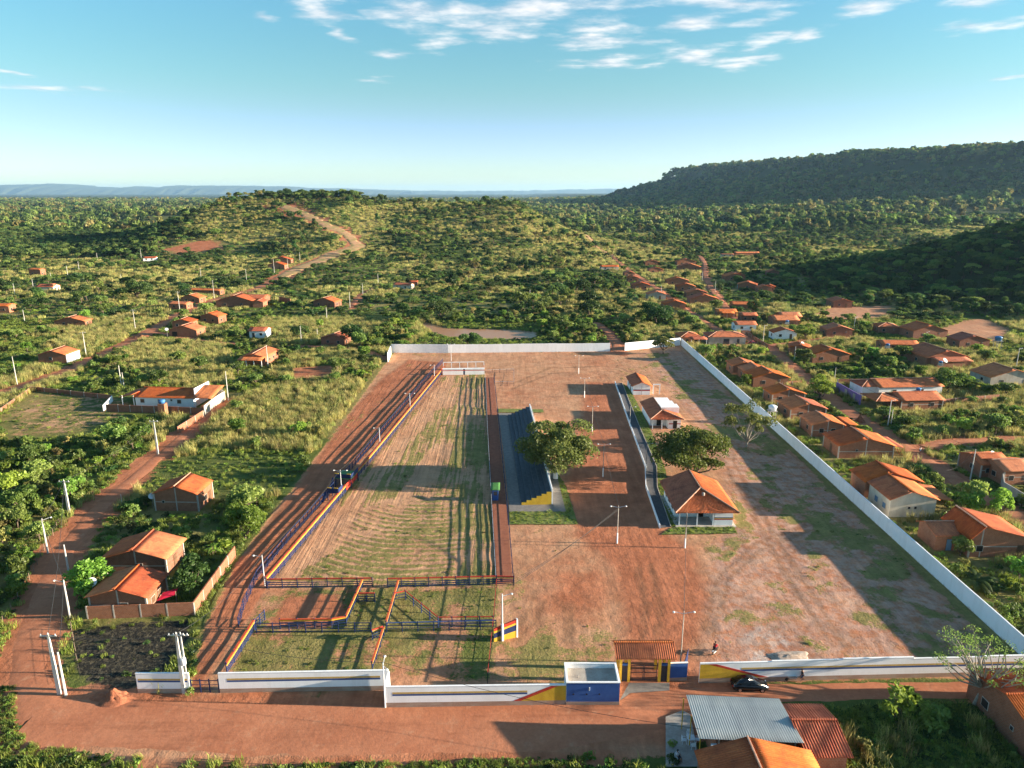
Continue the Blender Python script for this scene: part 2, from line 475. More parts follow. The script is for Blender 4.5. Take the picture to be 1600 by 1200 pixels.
def road_mat(name, c1, c2, c3):
    t = NT(name)
    o = t.co.outputs['Object']
    col = t.mix(t.rng(t.noise(0.13, 6, 0.65), 0.36, 0.64), c1, c2)
    col = t.mix(t.rng(t.noise(0.5, 6, 0.7), 0.54, 0.72, 0, 0.6), col, c3)
    col = t.mix(t.rng(t.noise(0.55, 5, 0.7, t.vmul(o, (0.12, 1.0, 1))), 0.5, 0.66, 0, 0.5), col, tuple(0.72 * q for q in c2))
    g = t.noise(2.2, 5, 0.7)
    col = t.hsv(col, v=t.math('MULTIPLY_ADD', g, 0.6, 0.7))
    b1 = t.noise(0.8, 6, 0.7); b2 = t.noise(6.0, 3, 0.6)
    h = t.math('ADD', t.math('MULTIPLY', b1, 0.25), t.math('MULTIPLY', b2, 0.05))
    return t.finish(col, 0.97, t.bump(h, 0.25, 1.0), 0.1)


M['road'] = road_mat('red_dirt_road', (0.46, 0.185, 0.098), (0.40, 0.15, 0.078), (0.50, 0.27, 0.16))


M['hill_road'] = road_mat('eroded_track', (0.50, 0.27, 0.155), (0.26, 0.22, 0.08), (0.52, 0.33, 0.21))


def leaf_mat(name, c1, c2, c3=None, transl=0.45, hvar=0.055):
    c1, c2, c3 = [None if c is None else tuple(1.36 * q for q in c) for c in (c1, c2, c3)]
    t = NT(name)
    r = t.rand()
    n = t.noise(1.1, 3, 0.6)
    col = t.mix(t.rng(n, 0.32, 0.68), c1, c2)
    if c3 is not None:
        col = t.mix(t.rng(r, 0.55, 0.95, 0, 0.8), col, c3)
    col = t.hsv(col, h=t.math('MULTIPLY_ADD', r, hvar, 0.5 - hvar / 2), v=t.math('MULTIPLY_ADD', t.math('FRACT', t.math('MULTIPLY', r, 7.31)), 0.95, 0.52))
    col = t.hsv(col, v=t.math('MULTIPLY_ADD', t.noise(5.0, 1), 0.9, 0.55))
    d = t.n.new('ShaderNodeBsdfDiffuse'); t.l.new(col, d.inputs[0])
    tr = t.n.new('ShaderNodeBsdfTranslucent'); t.l.new(t.mix(0.35, col, (0.30, 0.33, 0.03), 'ADD') if False else col, tr.inputs[0])
    g = t.n.new('ShaderNodeBsdfGlossy'); g.inputs['Roughness'].default_value = 0.5
    g.inputs[0].default_value = (0.5, 0.5, 0.45, 1)
    mx = t.n.new('ShaderNodeMixShader'); mx.inputs[0].default_value = transl
    t.l.new(d.outputs[0], mx.inputs[1]); t.l.new(tr.outputs[0], mx.inputs[2])
    m2 = t.n.new('ShaderNodeMixShader'); m2.inputs[0].default_value = 0.035
    t.l.new(mx.outputs[0], m2.inputs[1]); t.l.new(g.outputs[0], m2.inputs[2])
    t.l.new(m2.outputs[0], t.out.inputs['Surface'])
    return t.m


M['leaf'] = leaf_mat('foliage', (0.13, 0.185, 0.038), (0.065, 0.115, 0.024), (0.20, 0.215, 0.05))
M['leaf_dark'] = leaf_mat('dark_foliage', (0.06, 0.105, 0.024), (0.034, 0.066, 0.016), None)
M['leaf_mango'] = leaf_mat('mango_foliage', (0.15, 0.16, 0.04), (0.08, 0.10, 0.026), None)
M['leaf_bright'] = leaf_mat('bright_foliage', (0.17, 0.25, 0.035), (0.11, 0.18, 0.026), None)
M['leaf_olive'] = leaf_mat('olive_foliage', (0.23, 0.21, 0.065), (0.16, 0.155, 0.045), None)
M['grass'] = leaf_mat('tall_grass', (0.33, 0.295, 0.10), (0.25, 0.24, 0.07), (0.19, 0.205, 0.052), 0.4)
M['grass_green'] = leaf_mat('green_grass', (0.17, 0.22, 0.036), (0.12, 0.17, 0.028), (0.25, 0.24, 0.055), 0.4)
M['lawn'] = surf('lawn_turf', (0.11, 0.16, 0.032), (0.21, 0.20, 0.06), 0.7, 0.95, 0.8, 0.0)


# ------------------------------------------------------------------ mesh helpers
class MB:
    def __init__(self): self.v = []; self.f = []

    def quad(self, *pts):
        i = len(self.v); self.v += [tuple(p) for p in pts]; self.f.append(tuple(range(i, i + len(pts)))); return self

    def box(self, x0, x1, y0, y1, z0, z1):
        i = len(self.v)
        self.v += [(x0, y0, z0), (x1, y0, z0), (x1, y1, z0), (x0, y1, z0), (x0, y0, z1), (x1, y0, z1), (x1, y1, z1), (x0, y1, z1)]
        self.f += [tuple(i + k for k in q) for q in ((0, 3, 2, 1), (4, 5, 6, 7), (0, 1, 5, 4), (1, 2, 6, 5), (2, 3, 7, 6), (3, 0, 4, 7))]
        return self

    def bar(self, a, b, w, h):
        """box beam from a to b, w wide across, h high (upright)"""
        ax, ay, az = a; bx, by, bz = b
        L = math.hypot(bx - ax, by - ay) or 1e-6
        nx, ny = -(by - ay) / L * w / 2, (bx - ax) / L * w / 2
        i = len(self.v)
        for (x, y, z) in (a, b):
            self.v += [(x + nx, y + ny, z - h / 2), (x - nx, y - ny, z - h / 2), (x - nx, y - ny, z + h / 2), (x + nx, y + ny, z + h / 2)]
        self.f += [tuple(i + k for k in q) for q in ((0, 1, 2, 3), (7, 6, 5, 4), (0, 4, 5, 1), (1, 5, 6, 2), (2, 6, 7, 3), (3, 7, 4, 0))]
        return self

    def tube(self, a, b, r0, r1=None, n=6, cap=True):
        r1 = r0 if r1 is None else r1
        a = np.array(a, float); b = np.array(b, float); d = b - a; L = np.linalg.norm(d)
        if L < 1e-9: return self
        d /= L
        u = np.cross(d, (0, 0, 1)) if abs(d[2]) < 0.9 else np.cross(d, (1, 0, 0))
        u /= np.linalg.norm(u); w = np.cross(d, u)
        i = len(self.v)
        for c, r in ((a, r0), (b, r1)):
            for k in range(n):
                t = 2 * math.pi * k / n
                self.v.append(tuple(c + r * (math.cos(t) * u + math.sin(t) * w)))
        for k in range(n):
            k2 = (k + 1) % n
            self.f.append((i + k, i + k2, i + n + k2, i + n + k))
        if cap:
            self.f.append(tuple(i + k for k in range(n))[::-1]); self.f.append(tuple(i + n + k for k in range(n)))
        return self

    def path(self, pts, r, n=5):
        for a, b in zip(pts[:-1], pts[1:]): self.tube(a, b, r, r, n, False)
        return self

    def lathe(self, prof, c=(0, 0, 0), n=12):
        i = len(self.v)
        for r, z in prof:
            for k in range(n):
                t = 2 * math.pi * k / n
                self.v.append((c[0] + r * math.cos(t), c[1] + r * math.sin(t), c[2] + z))
        for j in range(len(prof) - 1):
            for k in range(n):
                k2 = (k + 1) % n
                self.f.append((i + j * n + k, i + j * n + k2, i + (j + 1) * n + k2, i + (j + 1) * n + k))
        self.f.append(tuple(i + k for k in range(n))[::-1])
        self.f.append(tuple(i + (len(prof) - 1) * n + k for k in range(n)))
        return self

    def prism(self, poly, y0, y1):
        """polygon in x-z extruded along y"""
        n = len(poly); i = len(self.v)
        self.v += [(x, y0, z) for x, z in poly] + [(x, y1, z) for x, z in poly]
        self.f.append(tuple(i + k for k in range(n))); self.f.append(tuple(i + n + k for k in range(n))[::-1])
        for k in range(n):
            k2 = (k + 1) % n
            self.f.append((i + k, i + n + k, i + n + k2, i + k2))
        return self

    def mesh(self, name, mat, smooth=False):
        me = bpy.data.meshes.new(name); me.from_pydata(self.v, [], self.f)
        me.materials.append(M[mat] if isinstance(mat, str) else mat)
        if smooth: me.polygons.foreach_set('use_smooth', [True] * len(me.polygons))
        me.update(); return me

    def build(self, name, mat, parent=None, loc=None, smooth=False):
        return put(name, self.mesh(name, mat, smooth), parent, loc)


def put(name, me, parent=None, loc=None, rotz=None, scale=None):
    o = bpy.data.objects.new(name, me); COL.objects.link(o)
    if parent is not None: o.parent = parent
    if loc is not None: o.location = loc
    if rotz is not None: o.rotation_euler = (0, 0, rotz)
    if scale is not None: o.scale = scale
    return o


def tag(o, label=None, cat=None, group=None, kind=None):
    for k, s in (('label', label), ('category', cat), ('group', group), ('kind', kind)):
        if s: o[k] = s
    return o


def thing(name, label, cat, loc=(0, 0, 0), rotz=0.0, group=None):
    o = bpy.data.objects.new(name, None); COL.objects.link(o)
    o.empty_display_size = 0.3
    o.location = loc; o.rotation_euler = (0, 0, rotz)
    return tag(o, label, cat, group, 'thing')


def copy_tree(o, parent=None):
    c = o.copy(); COL.objects.link(c); c.parent = parent
    for ch in o.children: copy_tree(ch, c)
    return c


def np_mesh(name, v, f, mat):
    """big meshes: v (n,3), f (m,k) arrays"""
    me = bpy.data.meshes.new(name)
    v = np.asarray(v, np.float32); f = np.asarray(f, np.int32); m, k = f.shape
    me.vertices.add(len(v)); me.vertices.foreach_set('co', v.ravel())
    me.loops.add(m * k); me.loops.foreach_set('vertex_index', f.ravel())
    me.polygons.add(m); me.polygons.foreach_set('loop_start', np.arange(m, dtype=np.int32) * k)
    me.update(calc_edges=True)
    me.materials.append(M[mat] if isinstance(mat, str) else mat)
    return me


def R(d): return math.radians(d)

# ------------------------------------------------------------------ plan of the place (all in metres; corners read off the photograph)
COMPOUND = PX((300, 1090), (1085, 1068), (1600, 1056)) + [(67.5, 278.0), (-45.0, 272.0)] + PX((585, 590), (505, 700), (425, 800), (365, 890), (318, 985))
FIELD = PX((415, 918), (775, 915), (757, 583), (694, 588))
REDSTRIP = PX((303, 1085), (372, 985), (412, 905), (470, 822), (560, 720), (640, 625), (697, 567), (640, 562), (600, 590), (560, 632), (508, 700), (440, 792), (372, 880), (322, 985))
LANE = PX((372, 985), (415, 918), (540, 745), (640, 635), (692, 585), (697, 567), (640, 622), (500, 790), (405, 905))
CORRAL = PX((365, 1055), (768, 1065), (776, 920), (415, 920), (378, 985))
AVENUE = PX((918, 598), (958, 598), (1004, 730), (1036, 832), (1075, 862), (1102, 930), (1080, 1000), (1045, 1065), (970, 1065), (985, 960), (960, 880), (905, 835), (890, 770), (905, 690))
PINK = PX((862, 885), (925, 870), (945, 935), (905, 965), (855, 950))
BACKYARD = PX((640, 560), (955, 556), (960, 600), (900, 700), (870, 640), (780, 630), (760, 575), (700, 560))
RIGHTYARD = PX((1000, 552), (1064, 547), (1598, 1048), (1100, 1050), (1110, 860), (1150, 820), (1120, 700), (1040, 600))
RUBBLE1 = PX((1120, 905), (1185, 903), (1190, 918), (1130, 922))
RUBBLE2 = PX((1150, 990), (1215, 960), (1255, 1035), (1170, 1040))
BURNT = PX((105, 985), (200, 972), (300, 966), (296, 1000), (262, 1050), (212, 1075), (150, 1078), (118, 1045))
YARD_L = PX((0, 655), (50, 612), (205, 618), (210, 650), (120, 680), (0, 690))       # swept yard beside the long white house
SCRUBFIELD = PX((240, 715), (480, 712), (450, 770), (330, 790), (215, 770))
QUARRY = PX((250, 392), (300, 378), (352, 376), (345, 392), (270, 398))
SUMMIT = PX((365, 330), (440, 317), (470, 322), (480, 335), (420, 332))
BARE_R1 = PX((1270, 492), (1300, 480), (1392, 478), (1388, 497), (1300, 502))
BARE_R2 = PX((1465, 515), (1530, 495), (1580, 515), (1560, 540), (1490, 530))
BARE_L = PX((455, 575), (520, 570), (520, 592), (460, 595))
GARDEN = PX((1300, 590), (1425, 588), (1430, 600), (1306, 604))
GREENLOT = PX((310, 702), (335, 640), (425, 602), (575, 598), (548, 640), (498, 708))

ROADS = [
    ('road', 'front', PX((30, 1124), (70, 1128), (200, 1130), (420, 1140), (640, 1140), (860, 1135), (1010, 1110), (1120, 1085), (1300, 1080), (1480, 1078), (1700, 1074)), [9, 9, 9, 9.5, 9, 9, 8, 4.2, 3.6, 3.6, 3.8]),
    ('road', 'left', PX((70, 1125), (45, 1080), (42, 1035), (62, 985), (78, 930), (100, 860), (150, 798), (215, 743), (268, 698), (300, 668), (325, 645), (345, 628)), [6.5, 5, 4.6, 6.4, 5.6, 3.8, 3.5, 3.6, 3.2, 2.6, 2.4, 2.2]),
    ('road', 'village', PX((-20, 622), (40, 602), (110, 578), (180, 545), (240, 515), (290, 487), (330, 470), (400, 452), (440, 432)), [5, 5, 4.5, 4.5, 5, 5, 5, 5, 6]),
    ('road', 'branch', PX((232, 520), (330, 535), (400, 541), (480, 541), (560, 546), (600, 560)), [4, 3.5, 3.5, 3.5, 4, 4]),
    ('road', 'hill', PX((436, 436), (470, 418), (520, 398), (560, 385), (540, 365), (505, 350), (470, 332), (440, 322)), [10, 14, 16, 14, 11, 12, 12, 14]),
    ('road', 'track', PX((548, 482), (562, 462), (585, 450)), [3, 3, 3]),
    ('road', 'street', PX((1130, 541), (1200, 541), (1257, 590), (1300, 625), (1340, 653), (1375, 676), (1425, 706), (1452, 724), (1502, 756), (1535, 776), (1592, 808), (1650, 845)), [4.5, 5, 5, 5, 5, 5, 5, 5, 4.6, 4.4, 4.2, 4]),
    ('road', 'cross', PX((1440, 700), (1490, 690), (1700, 683)), [4, 4, 4]),
    ('road', 'far', PX((1092, 400), (1102, 412), (1102, 432), (1110, 450), (1124, 470), (1150, 500), (1175, 535)), [5, 5, 5, 5, 5, 5, 5]),
    ('road', 'farb', PX((955, 400), (985, 426), (1015, 444), (1052, 470), (1080, 492), (1120, 515), (1150, 535)), [4, 5, 5, 4.5, 4, 4, 4]),
    ('road', 'upper', PX((1200, 541), (1250, 535), (1300, 528), (1345, 528)), [4.5, 4.5, 4.5, 4]),
    ('road', 'gap', PX((930, 505), (950, 520), (962, 535), (968, 552)), [4, 4, 4, 5]),
    ('road', 'valley', PX((880, 345), (910, 365), (930, 385), (960, 402)), [5, 4, 4, 4]),
]


def ground_fields(x, y):
    """what covers the ground: veg 0..1, lush (dry..green), red (tan..red earth), grey, burnt, rut, damp, swirl"""
    sh = x.shape
    n1 = fbm(x / 9, y / 9, 31); n2 = fbm(x / 38, y / 38, 37); n3 = fbm(x / 3.0, y / 3.0, 41, 3)
    veg = np.full(sh, 0.93) - 0.25 * sstep(0.6, 0.75, n1)
    lush = np.clip(0.5 + (n2 - 0.5) * 2.2, 0, 1)
    red = np.full(sh, 0.55); grey = np.zeros(sh); burnt = np.zeros(sh); rut = np.zeros(sh); damp = np.zeros(sh); swirl = np.zeros(sh)
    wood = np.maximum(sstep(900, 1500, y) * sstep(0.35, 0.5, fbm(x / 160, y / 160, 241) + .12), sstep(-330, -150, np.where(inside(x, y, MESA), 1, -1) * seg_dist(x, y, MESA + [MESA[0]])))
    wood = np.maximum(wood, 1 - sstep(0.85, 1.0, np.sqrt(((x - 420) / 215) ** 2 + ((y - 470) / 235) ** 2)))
    def blend(a, m, val): return a * (1 - m) + val * m
    m = poly_soft(x, y, COMPOUND, 1.0)
    veg = blend(veg, m, 0.30 + 0.5 * (n1 - 0.5)); lush = blend(lush, m, 0.08); red = blend(red, m, 0.42)
    m = poly_soft(x, y, RIGHTYARD, 2.0)
    veg = blend(veg, m, 0.36 + 1.3 * (n1 - 0.5) + 0.9 * (n3 - .5)); red = blend(red, m, 0.6); lush = blend(lush, m, -0.1 + 0.6 * (n2 - .5)); grey = blend(grey, m, 0.3)
    m = poly_soft(x, y, BACKYARD, 3.0)
    veg = blend(veg, m, 0.10 + 0.7 * (n1 - 0.5)); red = blend(red, m, 0.45 + (n2 - 0.5))
    m = poly_soft(x, y, FIELD, 0.6)
    veg = blend(veg, m, 0.47 + 0.7 * (n1 - 0.5) + 0.5 * (n2 - 0.5)); lush = blend(lush, m, -0.05 + 0.4 * (n2 - .5)); red = blend(red, m, 0.25)
    rut = blend(rut, m, 1.0)
    m = poly_soft(x, y, CORRAL, 0.8)
    veg = blend(veg, m, 0.62 + 0.8 * (n1 - 0.5)); lush = blend(lush, m, 0.34 + (n2 - .5)); red = blend(red, m, 0.5)
    m = poly_soft(x, y, PX((425, 975), (450, 935), (520, 930), (545, 955), (510, 980)), 1.5)
    veg = blend(veg, m, 0.08); red = blend(red, m, 1.0)
    m = poly_soft(x, y, REDSTRIP, 1.2)
    veg = blend(veg, m, 0.04 + 0.35 * sstep(0.55, 0.75, n1)); red = blend(red, m, 0.85); rut = blend(rut, m, 0.5)
    m = poly_soft(x, y, LANE, 0.5)
    veg = blend(veg, m, 0.04); red = blend(red, m, 1.0)
    m = poly_soft(x, y, AVENUE, 2.5)
    veg = blend(veg, m, 0.02); red = blend(red, m, 1.0); rut = blend(rut, m, 0.25)
    m = poly_soft(x, y, PX((800, 1000), (965, 985), (960, 1050), (790, 1062)), 3)
    veg = blend(veg, m, 0.55 + 0.8 * (n1 - .5)); red = blend(red, m, 0.4)
    m = poly_soft(x, y, PINK, 5.0) * sstep(0.3, 0.6, n1 + 0.1)
    veg = blend(veg, m, 0.03); red = blend(red, m, 0.85)
    for pl in (RUBBLE1, RUBBLE2):
        m = poly_soft(x, y, pl, 2.0) * np.clip((n3 - 0.35) * 3.0, 0, 1) * 0.8
        grey = np.maximum(grey, np.clip(m, 0, 1)); veg = veg * (1 - np.clip(m, 0, 1))
    # front verge and road
    for (_, nm, pts, ws) in ROADS:
        w = max(ws)
        near = seg_dist(x, y, pts)
        wloc = np.interp(near * 0 + np.clip(near, 0, 1), [0, 1], [w, w]) if False else w
        m = 1 - sstep(wloc * 0.5 - 0.2, wloc * 0.5 + (2.2 if nm != 'front' else 3.0), near + (n3 - 0.5) * 3.0 + (n1 - .5) * 2)
        if nm == 'front': m = m * (1 - 0.8 * sstep(22, 30, x))
        if nm == 'hill': m = m * 1.0
        veg = veg * (1 - m); red = blend(red, m, 0.8); rut = np.maximum(rut, 0.3 * m)
    m = poly_soft(x, y, PX((40, 1160), (170, 1060), (310, 1060), (345, 1105), (600, 1112), (1040, 1100), (1040, 1180), (800, 1168), (400, 1185), (150, 1200)), 1.2)
    m = np.clip(m + (n3 - .5) * 0.5 * m, 0, 1)
    veg = veg * (1 - m); red = blend(red, m, 0.78 - 0.35 * sstep(-0.5, 2, -(y - 66))); rut = np.maximum(rut, 0.3 * m)
    m = poly_soft(x, y, BURNT, 1.5)
    burnt = np.clip(m * (0.75 + 0.8 * (n3 - .3)), 0, 1)
    for pl, r_ in ((YARD_L, 0.3), (QUARRY, 1.0), (SUMMIT, 1.0), (BARE_R1, 0.45), (BARE_R2, 0.45), (BARE_L, 0.8)):
        m = poly_soft(x, y, pl, 4.0 if pl in (YARD_L, BARE_L) else 8.0) * sstep(0.2, 0.5, n1 + 0.15)
        veg = veg * (1 - (0.92 if pl is not YARD_L else 0.42) * m); red = blend(red, m, r_)
    m = poly_soft(x, y, GARDEN, 1.5); lush = blend(lush, m, 1.0); veg = blend(veg, m, 1.0)
    m = poly_soft(x, y, SCRUBFIELD, 4); veg = blend(veg, m, 0.7); lush = blend(lush, m, 0.7)
    # wheel tracks that still hold damp
    far = lambda pts, w: 1 - sstep(w * 0.4, w, seg_dist(x, y, pts) + (n3 - .5) * 0.9)
    # tyre arcs pressed into the yard near the walkway end and across the right yard
    for arc in (((800, 990), (825, 960), (838, 925)), ((808, 1002), (836, 968), (852, 938)), ((882, 1000), (888, 975), (880, 945), (862, 930)), ((890, 1005), (898, 975), (890, 942)),
                ((1100, 985), (1125, 900), (1180, 850), (1260, 820)), ((1112, 990), (1138, 905), (1190, 858), (1265, 828)), ((1000, 1040), (1010, 950), (995, 880)), ((1020, 1042), (1032, 950), (1016, 880)),
                ((1060, 640), (1130, 720), (1200, 850), (1300, 1010)), ((1075, 640), (1145, 720), (1218, 850), (1322, 1010)), ((800, 600), (860, 575), (960, 572), (1040, 600)), ((800, 608), (862, 583), (955, 580), (1030, 606))):
        damp = np.maximum(damp, 0.5 * far(PX(*arc), 0.7)); veg = veg * (1 - 0.5 * far(PX(*arc), 1.6))
    # bare streak across the field
    m = far(PX((480, 870), (560, 815), (640, 780), (690, 700)), 4.0)
    veg = veg * (1 - 0.75 * m * sstep(0.3, 0.6, n1 + .1)); 
    m = far(PX((425, 915), (560, 775), (650, 665), (700, 600)), 3.0)
    veg = veg * (1 - 0.6 * m)
    swirl = poly_soft(x, y, PX((480, 905), (560, 800), (690, 770), (720, 850), (690, 910)), 4.0)
    return dict(veg=np.clip(veg, 0, 1), lush=np.clip(lush, 0, 1), red=np.clip(red, 0, 1), grey=grey, burnt=burnt, rut=rut, damp=damp, swirl=swirl, wood=wood)


def ground_material():
    t = NT('earth_and_grass')
    o = t.co.outputs['Object']
    soil = t.mix(t.rng(t.noise(0.09, 5, 0.6), 0.35, 0.65), (0.50, 0.285, 0.165), (0.44, 0.235, 0.13))
    redc = t.mix(t.rng(t.noise(0.11, 5, 0.65), 0.35, 0.65), (0.42, 0.16, 0.082), (0.35, 0.125, 0.062))
    soil = t.mix(t.rng(t.math('ADD', t.attr('red'), t.math('MULTIPLY', t.math('SUBTRACT', t.noise(0.25, 5, 0.65), 0.5), 0.7)), 0.2, 0.85), soil, redc)
    soil = t.mix(t.math('MULTIPLY', t.attr('grey'), t.rng(t.noise(0.6, 5, 0.7), 0.35, 0.6)), soil, (0.50, 0.45, 0.40))
    g1 = t.mix(t.rng(t.noise(0.5, 5, 0.7), 0.35, 0.65), (0.25, 0.20, 0.075), (0.19, 0.17, 0.055))
    g2 = t.mix(t.rng(t.noise(0.7, 5, 0.7), 0.35, 0.65), (0.105, 0.13, 0.032), (0.07, 0.095, 0.022))
    lush = t.rng(t.math('ADD', t.attr('lush'), t.math('MULTIPLY', t.math('SUBTRACT', t.noise(0.16, 5, 0.65), 0.5), 1.0)), 0.25, 0.75)
    grass = t.mix(lush, g1, g2)
    nz = t.math('ADD', t.math('MULTIPLY', t.noise(0.45, 6, 0.72), 0.6), t.math('MULTIPLY', t.noise(2.4, 5, 0.75), 0.4))
    # ruts: ridges pressed along the run of the field, circles where the tractor turned
    rv = t.n.new('ShaderNodeMapping'); rv.inputs['Rotation'].default_value = (0, 0, R(-2)); rv.inputs['Scale'].default_value = (1.0, 0.035, 1)
    t.l.new(o, rv.inputs['Vector'])
    r1 = t.noise(1.1, 4, 0.65, rv.outputs[0], dist=0.3)
    rc = t.n.new('ShaderNodeMapping'); c = XY(655, 862); rc.inputs['Location'].default_value = (-c[0], -c[1], 0)
    t.l.new(o, rc.inputs['Vector'])
    rc.inputs['Scale'].default_value = (1, 0.62, 1)
    r2 = t.wave(0.30, 7.0, rc.outputs[0], kind='RINGS', dscale=0.13, detail=3)
    r2.node.rings_direction = 'Z'
    r2 = t.math('MULTIPLY_ADD', r2, t.rng(t.noise(0.22, 3, .6), 0.3, 0.6, 0.08, 0.40), t.math('MULTIPLY', t.noise(0.9, 5, .65), 0.7))
    swm = t.n.new('ShaderNodeMix'); t.put(swm.inputs[0], t.attr('swirl')); t.put(swm.inputs[2], r1); t.put(swm.inputs[3], r2)
    rr = swm.outputs[0]
    rut = t.attr('rut')
    cover = t.math('ADD', t.attr('veg'), t.math('MULTIPLY', t.math('SUBTRACT', nz, 0.5), 1.7))
    cover = t.math('ADD', cover, t.math('MULTIPLY', t.math('MULTIPLY', t.math('SUBTRACT', rr, 0.5), 1.7), rut))
    cov = t.rng(cover, 0.41, 0.59)
    col = t.mix(cov, soil, grass)
    col = t.mix(t.math('MULTIPLY', t.attr('damp'), t.rng(t.noise(0.5, 4, .6), 0.3, 0.55, 0.35, 0.8)), col, (0.115, 0.075, 0.042))
    col = t.mix(t.rng(t.math('ADD', t.attr('burnt'), t.math('MULTIPLY', t.math('SUBTRACT', t.noise(0.9, 4, .65), .5), 1.2)), 0.4, 0.7), col,
                t.mix(t.rng(t.noise(1.6, 4, .7), .45, .65), (0.028, 0.026, 0.022), (0.10, 0.085, 0.055)))
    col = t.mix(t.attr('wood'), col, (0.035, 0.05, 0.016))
    col = t.hsv(col, v=t.math('MULTIPLY_ADD', t.noise(3.0, 4, 0.7), 0.5, 0.75))
    stv = t.n.new('ShaderNodeMapping'); stv.inputs['Rotation'].default_value = (0, 0, R(4)); stv.inputs['Scale'].default_value = (0.9, 0.06, 1); t.l.new(o, stv.inputs['Vector'])
    col = t.hsv(col, v=t.math('MULTIPLY_ADD', t.noise(1.0, 5, 0.7, stv.outputs[0], dist=0.5), 0.9, 0.55))
    col = t.hsv(col, v=t.math('MULTIPLY_ADD', t.noise(0.35, 5, 0.75), 1.1, 0.45))
    h = t.math('MULTIPLY', t.noise(0.7, 5, 0.6), 0.22)
    h = t.math('ADD', h, t.math('MULTIPLY', t.noise(5.0, 3, 0.65), 0.07))
    h = t.math('ADD', h, t.math('MULTIPLY', t.math('MULTIPLY', rr, rut), 0.30))
    h = t.math('ADD', h, t.math('MULTIPLY', t.math('MULTIPLY', cov, t.noise(2.2, 3, .7)), 0.25))
    return t.finish(col, 0.98, t.bump(h, 0.7, 1.0), 0.08)


M['ground'] = ground_material()


def axis_lines(lo, hi, fine, step, limit, ratio, mid):
    a = list(np.arange(lo, hi + 1e-6, fine))
    x, s = a[-1], step
    while x < limit:
        x += s
        if x > hi + mid: s = min(s * ratio, 600)
        a.append(x)
    return a


ya = axis_lines(70, 284, 0.62, 1.3, 40000, 1.06, 60)
ya = list(np.arange(20, 70, 1.0)) + ya
xr = axis_lines(0, 74, 0.62, 1.5, 24000, 1.10, 90)
xl = [-q for q in axis_lines(0, 66, 0.62, 1.5, 24000, 1.10, 90)][::-1]
xa = np.array(xl[:-1] + xr); ya = np.array(ya)
GX, GY = np.meshgrid(xa, ya)
GZ = height(GX, GY)
near = (GY < 420)
GZ = GZ + np.where(near, (fbm(GX / 7, GY / 7, 51, 4) - 0.5) * 0.16, 0)
nx_, ny_ = len(xa), len(ya)
ii = (np.arange(ny_ - 1)[:, None] * nx_ + np.arange(nx_ - 1)[None, :]).reshape(-1)
gm = np_mesh('ground', np.stack([GX, GY, GZ], -1).reshape(-1, 3), np.stack([ii, ii + 1, ii + nx_ + 1, ii + nx_], -1), 'ground')
gm.polygons.foreach_set('use_smooth', np.ones(len(gm.polygons), bool))
flds = ground_fields(GX.reshape(-1), GY.reshape(-1))
for k_, a_ in flds.items():
    at_ = gm.attributes.new(k_, 'FLOAT', 'POINT'); at_.data.foreach_set('value', np.asarray(a_, np.float32))
ground = tag(put('ground', gm), kind='structure')


def strip(name, pts, ws, mat, lift, jitter, step=1.5):
    """a ragged-edged ribbon of earth laid on the ground along a polyline"""
    pts = np.array(pts, float); seg = np.hypot(*np.diff(pts, axis=0).T); s = np.concatenate([[0], np.cumsum(seg)])
    n = max(6, int(s[-1] / step)); q = np.linspace(0, s[-1], n)
    k = np.ones(7) / 7
    def smooth(a):
        e = np.concatenate([[a[0]] * 3, a, [a[-1]] * 3]); return np.convolve(e, k, 'valid')
    cx, cy_ = smooth(np.interp(q, s, pts[:, 0])), smooth(np.interp(q, s, pts[:, 1]))
    w = np.interp(q, s, ws)
    tx, ty = np.gradient(cx), np.gradient(cy_); L = np.hypot(tx, ty) + 1e-9
    nx, ny = -ty / L, tx / L
    cols = 7
    V = []
    for j in range(cols):
        f = j / (cols - 1) * 2 - 1
        jit = (fbm(q / 3.5, q * 0 + j * 9.1, 61 + j) - .5) * jitter if abs(f) == 1 else 0
        off = f * (w / 2) + jit
        x, y = cx + nx * off, cy_ + ny * off
        base = np.asarray(height(x, y)) + np.where(y < 420, (fbm(x / 7, y / 7, 51, 4) - 0.5) * 0.16, 0)
        z = base + lift * (1 if abs(f) < 0.99 else 0.0) + (-0.05 if abs(f) == 1 else 0) + (0.03 if abs(f) < 0.2 else 0)
        V.append(np.stack([x, y, z], -1))
    V = np.stack(V, 1).reshape(-1, 3)
    i = (np.arange(n - 1)[:, None] * cols + np.arange(cols - 1)[None, :]).reshape(-1)
    me = np_mesh(name, V, np.stack([i, i + cols, i + cols + 1, i + 1], -1), mat)
    me.polygons.foreach_set('use_smooth', np.ones(len(me.polygons), bool))
    return tag(put(name, me), kind='structure')


for i_, (kind_, nm_, pts_, ws_) in enumerate(ROADS):
    strip('road', pts_, ws_, 'hill_road' if nm_ in ('hill', 'valley') else 'road', 0.045 + 0.006 * i_ if pts_[0][1] < 420 else 0.35, 8.0 if nm_ in ('hill', 'valley') else 1.6)

# muddy pond behind the back wall
def water_mat():
    t = NT('muddy_water')
    w = t.noise(0.8, 3, 0.5)
    return t.finish((0.36, 0.19, 0.10), 0.3, t.bump(w, 0.25, 0.05), 0.12)
M['water'] = water_mat()
pc = np.mean(np.array(POND), 0)
MB().quad(*[(pc[0] + (x - pc[0]) * 1.05, pc[1] + (y - pc[1]) * 1.08, -0.22) for x, y in POND]).build('pond', 'water')['kind'] = 'structure'

